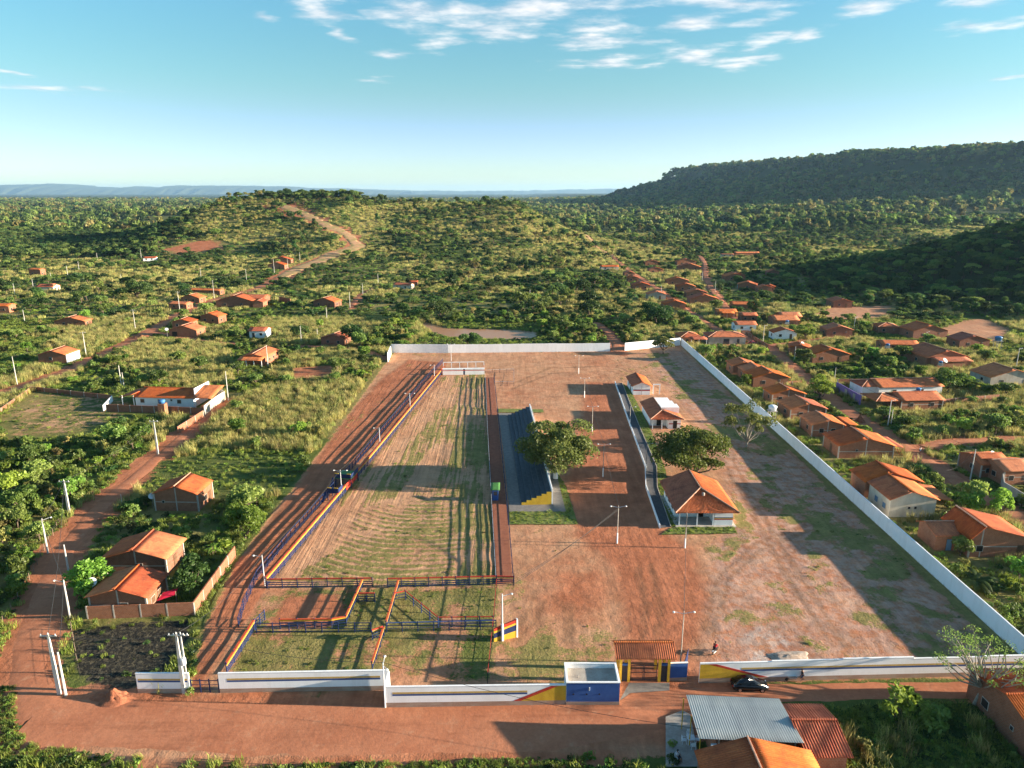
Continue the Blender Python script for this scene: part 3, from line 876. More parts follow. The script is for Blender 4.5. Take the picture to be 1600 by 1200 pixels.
# blue table hills on the far horizon, and the long low rim beside them
def far_range(prof, Y, depth, seed):
    """prof: (u, v) skyline in the photograph; a solid ridge with slopes at distance Y"""
    us = np.arange(prof[0][0], prof[-1][0], 2.5); vs = np.interp(us, [p[0] for p in prof], [p[1] for p in prof])
    vs = vs - (fbm(us / 14, us * 0, seed) - 0.5) * 2.0
    rows = [(0, -60.0), (0.45, None), (1.0, 1.0), (1.6, 0.97), (2.2, 0.0)]
    V = []
    for k, (fy, fz) in enumerate(rows):
        y = Y + depth * fy + (fbm(us / 9, us * 0 + k, seed + 5) - .5) * depth * 0.35
        x = (us - 800) / (FPX * math.cos(PITCH) + (600 - vs) * math.sin(PITCH)) * Y
        dz = (-FPX * math.sin(PITCH) + (600 - vs) * math.cos(PITCH)) / (FPX * math.cos(PITCH) + (600 - vs) * math.sin(PITCH))
        top = CAM_Z + dz * (Y + depth)
        z = np.full_like(us, -60.0) if fz == -60.0 or fz == 0.0 else top * (fz if fz else 0.62)
        V.append(np.stack([x, y, z], -1))
    n = len(us)
    V = np.stack(V, 0).reshape(-1, 3)
    i = (np.arange(len(rows) - 1)[:, None] * n + np.arange(n - 1)[None, :]).reshape(-1)
    return np_mesh('hills', V, np.stack([i, i + 1, i + n + 1, i + n], -1), 'far_hill')
M['far_hill'] = surf('far_woodland', (0.07, 0.085, 0.035), (0.05, 0.065, 0.025), 0.004, 0.95, 0, 0, fine=0.02)
tag(put('hills', far_range([(-260, 286), (-100, 290), (0, 287), (40, 289), (62, 293), (80, 291), (120, 294), (150, 291), (168, 293), (190, 293), (225, 290), (300, 290), (400, 291), (440, 293), (520, 295), (620, 299)], 25000, 2500, 71)), kind='structure')
tag(put('hills', far_range([(480, 298), (560, 296), (620, 297.5), (760, 298.5), (860, 297), (960, 295), (1060, 296), (1150, 297), (1260, 299)], 29000, 2500, 77)), kind='structure')

# ------------------------------------------------------------------ the walled arena
def gz(x, y):
    """height of the built ground"""
    h = float(height(x, y))
    return h + (float(fbm(np.array(x / 7.0), np.array(y / 7.0), 51, 4)) - 0.5) * 0.16 if y < 420 else h


def local_frame(p, q):
    L = math.hypot(q[0] - p[0], q[1] - p[1]); return L, math.atan2(q[1] - p[1], q[0] - p[0])


def striped_wall(label, p, q, h, flash=None, group='painted front walls'):
    """white street wall: mud-splashed plinth, blue and ochre bands on the street face, coping; flash: 'l'/'r' yellow wedge at that end"""
    L, a = local_frame(p, q)
    t = thing('boundary_wall', label, 'wall', (p[0], p[1], 0), a, group)
    n = max(1, round(L / 9.0)); w = L / n
    for k in range(n):
        hh = h + (0.10 * ((k * 7) % 3) if n > 2 else 0)
        x0, x1 = k * w, (k + 1) * w
        MB().box(x0, x1, 0, 0.18, -0.2, hh).build('wall_panel', 'whitewash', t)
        MB().box(x0, x1, -0.03, 0.21, hh + 0.002, hh + 0.07).build('coping', 'white', t)
    MB().box(0, L, -0.012, -0.002, -0.2, 0.62).build('plinth', 'plinth', t)
    s0, s1 = (1.0 if flash != 'l' else 5.2), (L - 1.0 if flash != 'r' else L - 4.6)
    if L < 12: s0, s1 = 0.2, L - 0.2
    MB().box(s0, s1, -0.012, -0.002, 1.55, 1.78).build('blue_stripe', 'stripe_blue', t)
    MB().box(s0, s1, -0.012, -0.002, 1.80, 2.05).build('yellow_stripe', 'stripe_yellow', t)
    if flash == 'l':
        m = MB(); m.prism([(0, 0.63), (7.6, 0.63), (1.0, h - 0.1), (0, h - 0.1)], -0.016, -0.003); m.build('yellow_wedge', 'yellow', t)
        m = MB(); m.prism([(7.6, 0.63), (8.6, 0.63), (2.0, h - 0.1), (1.0, h - 0.1)], -0.020, -0.003); m.build('red_band', 'red', t)
    if flash == 'r':
        m = MB(); m.prism([(L - 5.4, 0.63), (L, 0.63), (L, h - 0.1), (L - 0.9, h - 0.1)], -0.016, -0.003); m.build('yellow_wedge', 'yellow', t)
        m = MB(); m.prism([(L - 6.3, 0.63), (L - 5.4, 0.63), (L - 0.9, h - 0.1), (L - 1.8, h - 0.1)], -0.020, -0.003); m.build('red_band', 'red', t)
    return t


WH = 2.75
striped_wall('short striped white wall behind the transformer pole, left of the track gate', XY(216, 1083), XY(298, 1083), WH)
striped_wall('long striped white wall in front of the corral grass', XY(344, 1083), XY(608, 1078), WH)
p_, q_ = XY(608, 1079), XY(601, 1104)
L_, a_ = local_frame(q_, p_)
t = thing('boundary_wall', 'short plain white wall joining the two striped walls at the thin lamp pole', 'wall', (q_[0], q_[1], 0), a_)
MB().box(0.05, L_ - 0.05, -0.18, 0, -0.2, WH).build('wall_panel', 'whitewash', t)
MB().box(0.05, L_ - 0.05, -0.2, 0.02, WH + 0.002, WH + 0.07).build('coping', 'white', t)
striped_wall('striped white wall ending in a yellow wedge at the blue ticket booth', XY(601, 1105), XY(884, 1101), WH, 'r')
striped_wall('long striped white wall with yellow wedge behind the black car', XY(1092, 1067), XY(1640, 1054), WH, 'l')

# blue booth with an open roof tray
bx0, bx1, by = XY(884, 1101)[0] + 0.05, XY(967, 1101)[0], XY(925, 1101)[1] - 0.1
bd = P(925, 1036, 3.1)[1] - P(925, 1067, 3.1)[1]
t = thing('ticket_booth', 'blue flat-roofed ticket booth with white roof rim beside the gateway', 'booth', (bx0, by, 0))
w_ = bx1 - bx0
MB().box(0, w_, 0, 0.16, 0.5, 3.1).build('front_wall', 'blue', t)
MB().box(0, w_, bd - 0.16, bd, -0.1, 3.1).build('back_wall', 'white', t)
MB().box(0, 0.16, 0.165, bd - 0.165, -0.1, 3.1).build('side_wall', 'white', t)
MB().box(w_ - 0.16, w_, 0.165, bd - 0.165, -0.1, 3.1).build('side_wall', 'white', t)
MB().box(0.165, w_ - 0.165, 0.165, bd - 0.165, 2.35, 2.5).build('roof_slab', 'plaster', t)
MB().box(-0.02, w_ + 0.02, -0.02, 0.155, -0.1, 0.495).build('plinth', 'plinth', t)
for (x0, x1, y0, y1) in ((-0.06, w_ + 0.06, -0.06, 0.2), (-0.06, w_ + 0.06, bd - 0.2, bd + 0.06), (-0.06, 0.2, 0.205, bd - 0.205), (w_ - 0.2, w_ + 0.06, 0.205, bd - 0.205)):
    MB().box(x0, x1, y0, y1, 3.102, 3.2).build('coping', 'white', t)
for k in (0.13, 0.38, 0.62):
    MB().tube((w_ * k, -0.03, 1.55), (w_ * k, 0.02, 1.55), 0.11, n=10).build('vent', 'dark', t)
MB().box(w_ * 0.42, w_ * 0.44, -0.1, -0.005, 2.1, 2.5).build('wall_lamp', 'lamp', t)
MB().tube((w_ * 0.25, bd * 0.5, 2.5), (w_ * 0.25, bd * 0.5, 2.75), 0.05).tube((w_ * 0.17, bd * 0.52, 2.7), (w_ * 0.25, bd * 0.5, 2.72), 0.03).build('pipe', 'concrete', t)
MB().box(bx0 - 3.0, bx0 - 0.1, by + 0.3, by + bd, 0.02, 0.12).build('lawn', 'lawn')['kind'] = 'structure'

# gateway
gy = XY(1000, 1066)[1]
gx = [XY(u, 1066)[0] for u in (969, 982, 1030, 1044)]
t = thing('gateway', 'yellow gateway with clay tile roof and iron gates beside the blue booth', 'gateway', (gx[0], gy, 0))
g = [x - gx[0] for x in gx]
for x in g:
    MB().box(x - 0.15, x + 0.15, 0, 0.35, -0.1, 3.55).build('column', 'yellow', t)
    MB().box(x - 0.15, x + 0.15, 2.4, 2.75, -0.1, 3.55).build('column', 'yellow', t)
for a, b in ((0, 1), (2, 3)):
    MB().box(g[a] + 0.155, g[b] - 0.155, 0.12, 0.24, 0.02, 2.3).build('side_door', 'iron', t)
    MB().box(g[a] + 0.155, g[b] - 0.155, 0.1, 0.3, 2.31, 2.6).build('lintel', 'blue', t)
for k in range(2):
    x0 = g[1] + 0.25 + k * (g[2] - g[1] - 0.5) / 2; x1 = x0 + (g[2] - g[1] - 0.5) / 2 - 0.06
    m = MB().box(x0, x1, 0.2, 0.26, 0.12, 0.2).box(x0, x1, 0.2, 0.26, 1.2, 1.27).box(x0, x1, 0.2, 0.26, 2.2, 2.28)
    m.box(x0, x0 + 0.07, 0.2, 0.26, 0.2, 2.2).box(x1 - 0.07, x1, 0.2, 0.26, 0.2, 2.2)
    lf = m.build('gate_leaf', 'iron', t)
    n = 11
    for j in range(1, n):
        xx = x0 + (x1 - x0) * j / n
        MB().tube((xx, 0.23, 0.2), (xx, 0.23, 2.2), 0.022, n=5).build('bar', 'iron', lf)
MB().box(-0.6, g[3] + 0.6, 0.0, 0.25, 3.56, 3.75).box(-0.6, g[3] + 0.6, 2.4, 2.65, 3.56, 3.75).build('beam', 'yellow', t)


def tiled_slope(c00, c10, c01, c11, mat, parent, name='roof_slope', thick=0.09, waves=None, amp=0.05, sag=0.05, seed=0, ny=5, nx=None):
    """a roof slope between four corners (lower edge c00-c10, upper edge c01-c11): wavy across when waves is given (pitch of the tile rows, m)"""
    c00, c10, c01, c11 = [np.array(c, float) for c in (c00, c10, c01, c11)]
    W = max(np.linalg.norm(c10 - c00), np.linalg.norm(c11 - c01))
    if nx is None: nx = int(W / waves) * 4 if waves else max(4, int(W / 1.6))
    a = np.linspace(0, 1, nx + 1)[None, :, None]; b = np.linspace(0, 1, ny + 1)[:, None, None]
    p = (c00 * (1 - a) + c10 * a) * (1 - b) + (c01 * (1 - a) + c11 * a) * b
    nrm = np.cross(c10 - c00, c01 - c00); nrm /= np.linalg.norm(nrm)
    if nrm[2] < 0: nrm = -nrm
    q = p[..., 0] * 0.7 + seed * 13.1; r = p[..., 1] * 0.7 + p[..., 2]
    off = (fbm(q, r, 91 + seed, 2) - 0.5) * 2 * sag
    if waves: off = off + np.cos(2 * math.pi * a[..., 0] * int(W / waves)) * amp * np.ones_like(b[..., 0])
    top = p + off[..., None] * nrm; bot = top - thick * nrm
    n1 = (nx + 1) * (ny + 1)
    V = np.concatenate([top.reshape(-1, 3), bot.reshape(-1, 3)])
    F = []
    idx = lambda i, j: i * (nx + 1) + j
    for i in range(ny):
        for j in range(nx):
            F.append((idx(i, j), idx(i, j + 1), idx(i + 1, j + 1), idx(i + 1, j)))
            F.append((n1 + idx(i, j), n1 + idx(i + 1, j), n1 + idx(i + 1, j + 1), n1 + idx(i, j + 1)))
    for j in range(nx):
        F.append((idx(0, j), n1 + idx(0, j), n1 + idx(0, j + 1), idx(0, j + 1))); F.append((idx(ny, j), idx(ny, j + 1), n1 + idx(ny, j + 1), n1 + idx(ny, j)))
    for i in range(ny):
        F.append((idx(i, 0), idx(i + 1, 0), n1 + idx(i + 1, 0), n1 + idx(i, 0))); F.append((idx(i, nx), n1 + idx(i, nx), n1 + idx(i + 1, nx), idx(i + 1, nx)))
    me = np_mesh(name, V, np.array(F), mat)
    if waves: me.polygons.foreach_set('use_smooth', np.ones(len(me.polygons), bool))
    return put(name, me, parent)


W0, W1 = -0.75, g[3] + 0.75
tiled_slope((W0, -0.6, 3.75), (W1, -0.6, 3.75), (W0, 1.38, 4.75), (W1, 1.38, 4.75), 'tile_x', t, waves=0.26, amp=0.035, seed=1)
tiled_slope((W0, 3.3, 3.75), (W1, 3.3, 3.75), (W0, 1.42, 4.75), (W1, 1.42, 4.75), 'tile_x', t, waves=0.26, amp=0.035, seed=2)
MB().tube((W0, 1.4, 4.8), (W1, 1.4, 4.8), 0.12, n=8).build('ridge_cap', 'tile_x', t)
a0, a1 = XY(1046, 1064), XY(1073, 1063)
L_, an_ = local_frame(a0, a1)
t = thing('boundary_wall', 'short bright blue wall right of the tiled gateway', 'wall', (a0[0], a0[1], 0), an_)
MB().box(0, L_, 0, 0.18, -0.1, 2.5).build('wall_panel', 'blue', t); MB().box(-0.03, L_ + 0.03, -0.03, 0.21, 2.502, 2.58).build('coping', 'white', t)
MB().box(0, L_, -0.012, -0.002, -0.1, 0.45).build('plinth', 'plinth', t)
ap = [XY(u, v) for u, v in ((967, 1072), (1044, 1072), (1044, 1066), (981, 1066), (978, 1080), (968, 1094))]
MB().quad(*[(x, y, 0.11) for x, y in PX((968, 1096), (983, 1068), (1046, 1068), (1046, 1080), (985, 1084))]).build('pavement', 'paving')['kind'] = 'structure'
m = MB(); c_ = XY(1098, 1055); m.prism([(0, 0), (1.0, 0), (1.0, 2.2), (0, 0.6)], 0, 0.08); o_ = m.build('open_gate', 'navy', None, (c_[0] - 2.0, c_[1] + 1.5, 0.05)); o_.rotation_euler = (0, 0, 0.9)
tag(o_, 'small blue metal gate leaf standing open behind the yellow wall end', 'gate')


def plain_wall(label, pts, h, t_=0.2, panel=6.6, mat='whitewash', gaps=(), cat='wall', name='boundary_wall', seed=0, step=0.12):
    root = thing(name, label, cat, (pts[0][0], pts[0][1], 0))
    ox, oy = pts[0]; k = 0
    for a, b in zip(pts[:-1], pts[1:]):
        L, an = local_frame(a, b); n = max(1, round(L / panel))
        for j in range(n):
            k += 1
            if k in gaps: continue
            x0, x1 = j * L / n, (j + 1) * L / n
            hh = h + step * (fbm(np.array(k * 0.37), np.array(seed * 3.3), 5) - .5) * 2
            o = MB().box(x0, x1, -t_ / 2, t_ / 2, -0.2, float(hh)).build('wall_panel', mat, root, (a[0] - ox, a[1] - oy, 0)); o.rotation_euler = (0, 0, an)
            if mat.startswith('brick'):
                o = MB().box(x0 - 0.1, x0 + 0.1, -t_ / 2 - 0.02, t_ / 2 + 0.02, -0.2, h + 0.03).build('concrete_post', 'concrete', root, (a[0] - ox, a[1] - oy, 0)); o.rotation_euler = (0, 0, an)
    return root


plain_wall('long white side wall running from the street to the back of the arena', [(67.2, XY(1590, 1052)[1] + 0.3), (67.6, 277.8)], 2.8, seed=1)
plain_wall('white back wall behind the track with a broken panel near its corner', [XY(606, 566), XY(612, 551), XY(700, 551.5), XY(953, 549)], 3.3, gaps=(5,), seed=2, panel=3.4, step=.2)
plain_wall('short white back wall right of the gap, behind the small tree', [XY(976, 548), (67.2, 278.0)], 3.1, seed=3)


# ---- fences and corrals
def fence(label, pts, rails, post_h=1.7, spacing=2.2, post='navy', pr=0.06, name='corral_fence', cat='fence', group=None, side=0.0, wire=False):
    root = thing(name, label, cat, (pts[0][0], pts[0][1], 0), 0, group)
    ox, oy = pts[0]
    pm = MB().box(-pr, pr, -pr, pr, -0.25, post_h).mesh('post', post)
    for si, (a, b) in enumerate(zip(pts[:-1], pts[1:])):
        L, an = local_frame(a, b); n = max(1, round(L / spacing))
        for j in range(0 if si == 0 else 1, n + 1):
            x, y = a[0] + (b[0] - a[0]) * j / n, a[1] + (b[1] - a[1]) * j / n
            o = put('post', pm, root, (x - ox, y - oy, gz(x, y)), an)
        nx, ny = -math.sin(an) * side, math.cos(an) * side
        z0 = 0.0
        parts = max(1, round(L / 14))
        for (z, hh, mat, th) in rails:
            for j in range(parts):
                f0, f1 = j / parts, (j + 1) / parts
                A = (a[0] + (b[0] - a[0]) * f0 - ox + nx, a[1] + (b[1] - a[1]) * f0 - oy + ny, z + z0)
                B = (a[0] + (b[0] - a[0]) * f1 - ox + nx, a[1] + (b[1] - a[1]) * f1 - oy + ny, z + z0)
                MB().bar(A, B, th, hh).build('wire' if wire and th < 0.03 else 'rail', mat, root)
    return root


BOARD = [(1.62, 0.18, 'orange_red', 0.34), (1.28, 0.16, 'yellow', 0.14), (0.95, 0.13, 'navy', 0.07), (0.62, 0.13, 'navy', 0.07), (0.3, 0.13, 'navy', 0.07)]
BOARD2 = [(1.55, 0.16, 'red', 0.12), (1.30, 0.20, 'stripe_yellow', 0.07), (0.95, 0.12, 'navy', 0.07), (0.6, 0.12, 'navy', 0.07), (0.25, 0.12, 'navy', 0.07)]
PIPE = [(1.5, 0.09, 'navy', 0.08), (1.05, 0.07, 'navy', 0.07), (0.62, 0.07, 'navy', 0.07), (0.25, 0.07, 'navy', 0.07)]
PALE = [(1.5, 0.10, 'stripe_blue', 0.12), (1.05, 0.07, 'navy', 0.07), (0.6, 0.07, 'navy', 0.07)]
SLOPE = [(1.45, 0.12, 'orange_red', 0.26), (1.28, 0.16, 'yellow', 0.2), (0.9, 0.1, 'navy', 0.07), (0.5, 0.1, 'navy', 0.07)]
fence('red and yellow topped board fence along the left edge of the field', PX((416, 918), (539, 771), (611, 683), (691, 583)), BOARD, 1.8)
fence('outer navy rail fence along the red earth lane', PX((373, 980), (381, 952), (402, 905), (455, 840), (516, 771), (560, 722), (596, 678), (665, 596), (692, 567)), PIPE, 1.65, 2.0)
fence('red topped rail fence closing the lower left end of the field', PX((418, 919), (582, 917)), BOARD2, 1.7)
fence('red topped rail fence closing the lower right end of the field', PX((606, 918), (776, 914), (803, 915)), BOARD2, 1.7)
fence('slanting orange and yellow corral fence left of the chute gap', PX((567, 918), (541, 977), (519, 981), (438, 982)), SLOPE, 1.6)
fence('navy rail fence across the corral beside the lane gate', PX((401, 989), (580, 988)), PIPE, 1.6)
fence('navy rail fence with pale blue top rail in the right corral', PX((604, 988), (775, 984)), PALE, 1.6)
fence('slanting orange fence on the right of the chute gap', PX((623, 919), (604, 985)), SLOPE, 1.6)
fence('small angled fence with red rail bending through the right corral', PX((616, 941), (634, 937), (685, 979), (771, 978)), [(1.5, 0.12, 'red', 0.1), (1.0, 0.08, 'navy', 0.07), (0.55, 0.08, 'navy', 0.07)], 1.6)
fence('short orange corral fence running down to the front wall', PX((600, 994), (582, 1050)), SLOPE, 1.6)
fence('orange and yellow fence from the lane gate down to the front wall', PX((398, 985), (355, 1054)), BOARD, 1.8)
fence('low yellow and navy cross fence inside the chute', PX((560, 941), (586, 941)), BOARD2, 1.5, 1.5)
fence('tiny red and navy cross fence below the chute', PX((582, 1000), (599, 994)), BOARD2, 1.5, 1.5)
fence('navy pipe gate across the red earth lane at the street', PX((300, 1082), (343, 1082)), [(1.7, .08, 'navy', .06), (1.1, .06, 'navy', .05), (.5, .06, 'navy', .05)], 1.9, 1.2, name='lane_gate', cat='gate')
fence('small navy gate standing ajar at the top of the orange fence', PX((399, 984), (414, 969)), PIPE, 1.7, 1.2, name='corral_gate', cat='gate')
fence('thin wire fence with red top rail beside the lamp pole', PX((776, 918), (771, 980), (762, 1068)), [(1.5, 0.07, 'red', 0.06), (0.9, 0.03, 'wire', 0.02), (0.45, 0.03, 'wire', 0.02)], 1.6, 2.4, 'iron', 0.04)
fence('thin white rail fence on the field side of the clay walkway', PX((775, 914), (768, 790), (762, 680), (758, 590)), [(1.5, 0.1, 'pale_pole', 0.05), (1.18, 0.1, 'navy', 0.05), (0.86, 0.1, 'navy', 0.05), (0.54, 0.1, 'navy', 0.05), (0.22, 0.1, 'navy', 0.05)], 1.6, 2.8, 'iron', 0.035)
fence('thin navy rail fence on the stand side of the clay walkway', PX((802, 910), (793, 800), (782, 690), (772, 592)), [(1.5, 0.08, 'navy', 0.05), (1.0, 0.07, 'navy', 0.04), (0.5, 0.07, 'navy', 0.04)], 1.6, 2.8, 'navy', 0.035)
fence('thin rail fence around the grass plot behind the track end', PX((758, 584), (803, 582), (803, 603), (772, 602)), [(1.3, 0.06, 'pale_pole', 0.05), (0.7, 0.04, 'navy', 0.04)], 1.4, 2.2, 'iron', 0.04)
# painted wall where the walkway meets the yard
a0, a1 = XY(772, 1003), XY(807, 996); L_, an_ = local_frame(a0, a1)
t = thing('painted_wall', 'slant-topped wall in yellow, navy and red bands behind the lamp pole', 'wall', (a0[0], a0[1], 0), an_)
for nm_, mat_, za, zb in (('yellow_base', 'yellow', (-0.1, -0.1), (0.55, 1.1)), ('navy_band', 'navy', (0.552, 1.102), (1.3, 2.0)), ('yellow_band', 'yellow', (1.302, 2.002), (1.6, 2.3)), ('red_band', 'red', (1.602, 2.302), (2.0, 2.8))):
    MB().prism([(0, za[0]), (L_, za[1]), (L_, zb[1]), (0, zb[0])], 0, 0.2).build(nm_, mat_, t)
MB().box(L_ + 0.002, L_ + 0.2, -0.05, 0.25, -0.1, 2.85).build('end_post', 'white', t)

# walkway of beaten clay
wk = PX((777, 913), (801, 910), (792, 800), (781, 690), (771, 590), (759, 590), (763, 680), (769, 790))
MB().quad(*[(x, y, 0.14) for x, y in wk]).build('path', 'walk')['kind'] = 'structure'

# white stall building at the end of the track
a0, a1 = XY(692, 586), XY(757, 585); L_, an_ = local_frame(a0, a1)
t = thing('start_stall', 'low white stall with red band at the far end of the field', 'stall', (a0[0], a0[1], 0), an_)
MB().box(0, L_ * 0.49, 0, 0.2, -0.1, 2.0).build('front_wall', 'white', t); MB().box(L_ * 0.53, L_, 0, 0.2, -0.1, 2.0).build('front_wall', 'white', t)
MB().box(L_ * 0.492, L_ * 0.528, 0.02, 0.15, -0.1, 2.0).build('door', 'navy', t)
MB().box(0, L_, -0.012, -0.002, 1.35, 1.6).build('red_stripe', 'red', t); MB().box(-0.1, L_ + 0.1, -0.1, 0.9, 2.002, 2.12).build('coping', 'white', t)
for k in range(6):
    MB().box(L_ * k / 5 - 0.1, L_ * k / 5 + 0.1, 7.0, 7.2, -0.1, 2.6).build('column', 'white', t)
MB().box(-0.1, L_ + 0.1, 6.95, 7.25, 2.602, 2.75).build('beam', 'white', t)
for x in (0, L_ - 0.15):
    MB().box(x, x + 0.15, 0.21, 6.9, 1.2, 1.5).build('side_rail', 'orange_red', t)

# judges' booths on stilts between the two left fences
def judge_booth(label, u, v, w, d, h, roofcol):
    x, y = XY(u, v)
    t = thing('judges_booth', label, 'booth', (x, y, 0), R(-8))
    for sx in (-1, 1):
        for sy in (0, 1):
            MB().box(sx * w / 2 - 0.08, sx * w / 2 + 0.08, sy * d - 0.08, sy * d + 0.08, -0.1, h).build('post', 'navy', t)
    MB().box(-w / 2 - 0.1, w / 2 + 0.1, -0.1, d + 0.1, h + 0.002, h + 0.15).build('floor', roofcol, t)
    MB().box(-w / 2, w / 2, -0.1, -0.02, h + 0.152, h + 1.0).build('front_panel', 'navy', t)
    MB().box(w / 2 + 0.02, w / 2 + 0.1, 0, d, h + 0.152, h + 1.0).build('side_panel', 'navy', t)
    for x0 in (-w / 2, w / 2 - 0.8):
        MB().box(x0, x0 + 0.8, -0.12, 0.0, h + 1.002, h + 1.16).build('handrail', 'yellow', t)
    MB().bar((-w / 2 - 0.5, -1.6, 0.3), (-w / 2 - 0.5, 0.2, h), 0.5, 0.12).build('stair', 'navy', t)
    return t
judge_booth('tall blue judging booth with green floor by the red board of the field fence', 537, 762, 3.4, 4.0, 2.0, 'green_sheet')
judge_booth('lower blue judging booth with yellow rails nearer the camera', 521, 782, 2.2, 2.2, 1.6, 'navy')
a0, a1 = XY(540, 769), XY(558, 748)
fence('bright red advertising board fixed on the field fence beside the booths', [a0, a1], [(1.1, 1.35, 'red', 0.06)], 1.7, 3.0, name='red_board', cat='board', side=-0.22)
x, y = XY(774, 783)
t = thing('timing_booth', 'tiny blue booth with green roof on the clay walkway', 'booth', (x, y, 0.14))
MB().box(-0.6, 0.6, 0, 1.6, 0, 2.3).build('cabin', 'blue', t)
MB().box(-0.35, 0.35, -0.03, -0.002, 1.1, 1.9).build('window', 'glass', t)
tiled_slope((-0.9, -0.4, 2.4), (0.9, -0.4, 2.4), (-0.9, 2.0, 3.0), (0.9, 2.0, 3.0), 'green_sheet', t, sag=0)

# concrete stand facing the field
s0, s1 = XY(815, 790), XY(862, 790); sb = XY(797, 650)
L_, an_ = local_frame(s0, s1)
LEN = sb[1] - s0[1]
t = thing('grandstand', 'stepped navy concrete stand with yellow end wall under the mango tree', 'grandstand', (s0[0], s0[1], 0), R(3.0))
NS = 6; dep = L_ / NS
for k in range(NS):
    MB().box(k * dep + 0.0, (k + 1) * dep - 0.004, 0.3, LEN, -0.1 if k == 0 else 0.0, 0.45 + 0.42 * k).build('seat_tier', 'stand_grey', t)
    MB().box(k * dep, (k + 1) * dep - 0.004, 0.0, 0.295, -0.1, 0.62 + 0.42 * k).build('end_wall_step', 'yellow', t)
MB().box(L_ + 0.002, L_ + 0.2, 0, LEN, -0.1, 3.4).build('back_wall', 'white', t)
for k in range(1, 12):
    MB().tube((L_ + 0.1, LEN * k / 12, 3.4), (L_ + 0.1, LEN * k / 12, 4.3), 0.035).build('rail_post', 'pale_pole', t)
MB().tube((L_ + 0.1, LEN / 12, 4.3), (L_ + 0.1, LEN * 11 / 12, 4.3), 0.035).build('handrail', 'pale_pole', t)
def sheet(name, pts, z, mat): return tag(MB().quad(*[(x, y, z) for x, y in pts]).build(name, mat), kind='structure')
sheet('pavement', PX((796, 800), (884, 800), (868, 735), (826, 646), (779, 646), (788, 720)), 0.125, 'paving')
sheet('lawn', PX((796, 820), (903, 820), (884, 760), (868, 735), (884, 800), (796, 800)), 0.11, 'lawn')
sheet('lawn', PX((779, 645), (850, 645), (848, 640), (779, 639)), 0.12, 'lawn')

# side promenade: low blue-white kerb wall, dark paving, lawn
kerb = PX((961, 599), (983, 662), (1008, 730), (1009, 762), (1031, 826))
plain_wall('low pale blue wall edging the dark promenade from the small house to the hall', kerb, 0.75, 0.16, 5.0, seed=5, step=0.02, name='low_wall')
kerb2 = PX((972, 599), (997, 662), (1026, 730), (1027, 762), (1048, 824))
plain_wall('thin white kerb between the promenade paving and the lawn', kerb2, 0.28, 0.12, 6.0, mat='plaster', seed=6, step=0.01, name='low_kerb')
sheet('pavement', [*PX((962, 599), (984, 662), (1009, 730), (1010, 762), (1032, 826)), *PX((1048, 824), (1027, 762), (1026, 730), (997, 662), (972, 599))], 0.13, 'paving_dark')
sheet('lawn', [*PX((973, 599), (998, 662), (1027, 730), (1028, 762), (1049, 824)), *PX((1062, 822), (1045, 770), (1040, 735), (1015, 668), (985, 610))], 0.12, 'lawn')
sheet('lawn', PX((1033, 836), (1152, 834), (1145, 823), (1049, 825)), 0.12, 'lawn')

# ------------------------------------------------------------------ houses
FOOT = []            # footprints kept clear of vegetation: (cx, cy, radius_x, radius_y, rot)
_hs = random.Random(5)


def opening(root, face, s, z0, wd, ht, w, d, x0, y0, mat, name):
    e0, e1 = 0.004, 0.05
    def bx(a, b, zlo, zhi, o0, o1):
        if face == 'f': return MB().box(a, b, y0 - o1, y0 - o0, zlo, zhi)
        if face == 'b': return MB().box(a, b, y0 + d + o0, y0 + d + o1, zlo, zhi)
        if face == 'l': return MB().box(x0 - o1, x0 - o0, a, b, zlo, zhi)
        return MB().box(x0 + w + o0, x0 + w + o1, a, b, zlo, zhi)
    c = (x0 + s * w) if face in 'fb' else (y0 + s * d)
    fr = bx(c - wd / 2 - 0.08, c + wd / 2 + 0.08, z0 - 0.06, z0 + ht + 0.08, e0, e1).build(name, 'concrete' if name == 'window' else 'shutter', root)
    bx(c - wd / 2, c + wd / 2, z0, z0 + ht, e1 + 0.002, e1 + 0.02).build('pane' if name == 'window' else 'door_leaf', mat, fr)


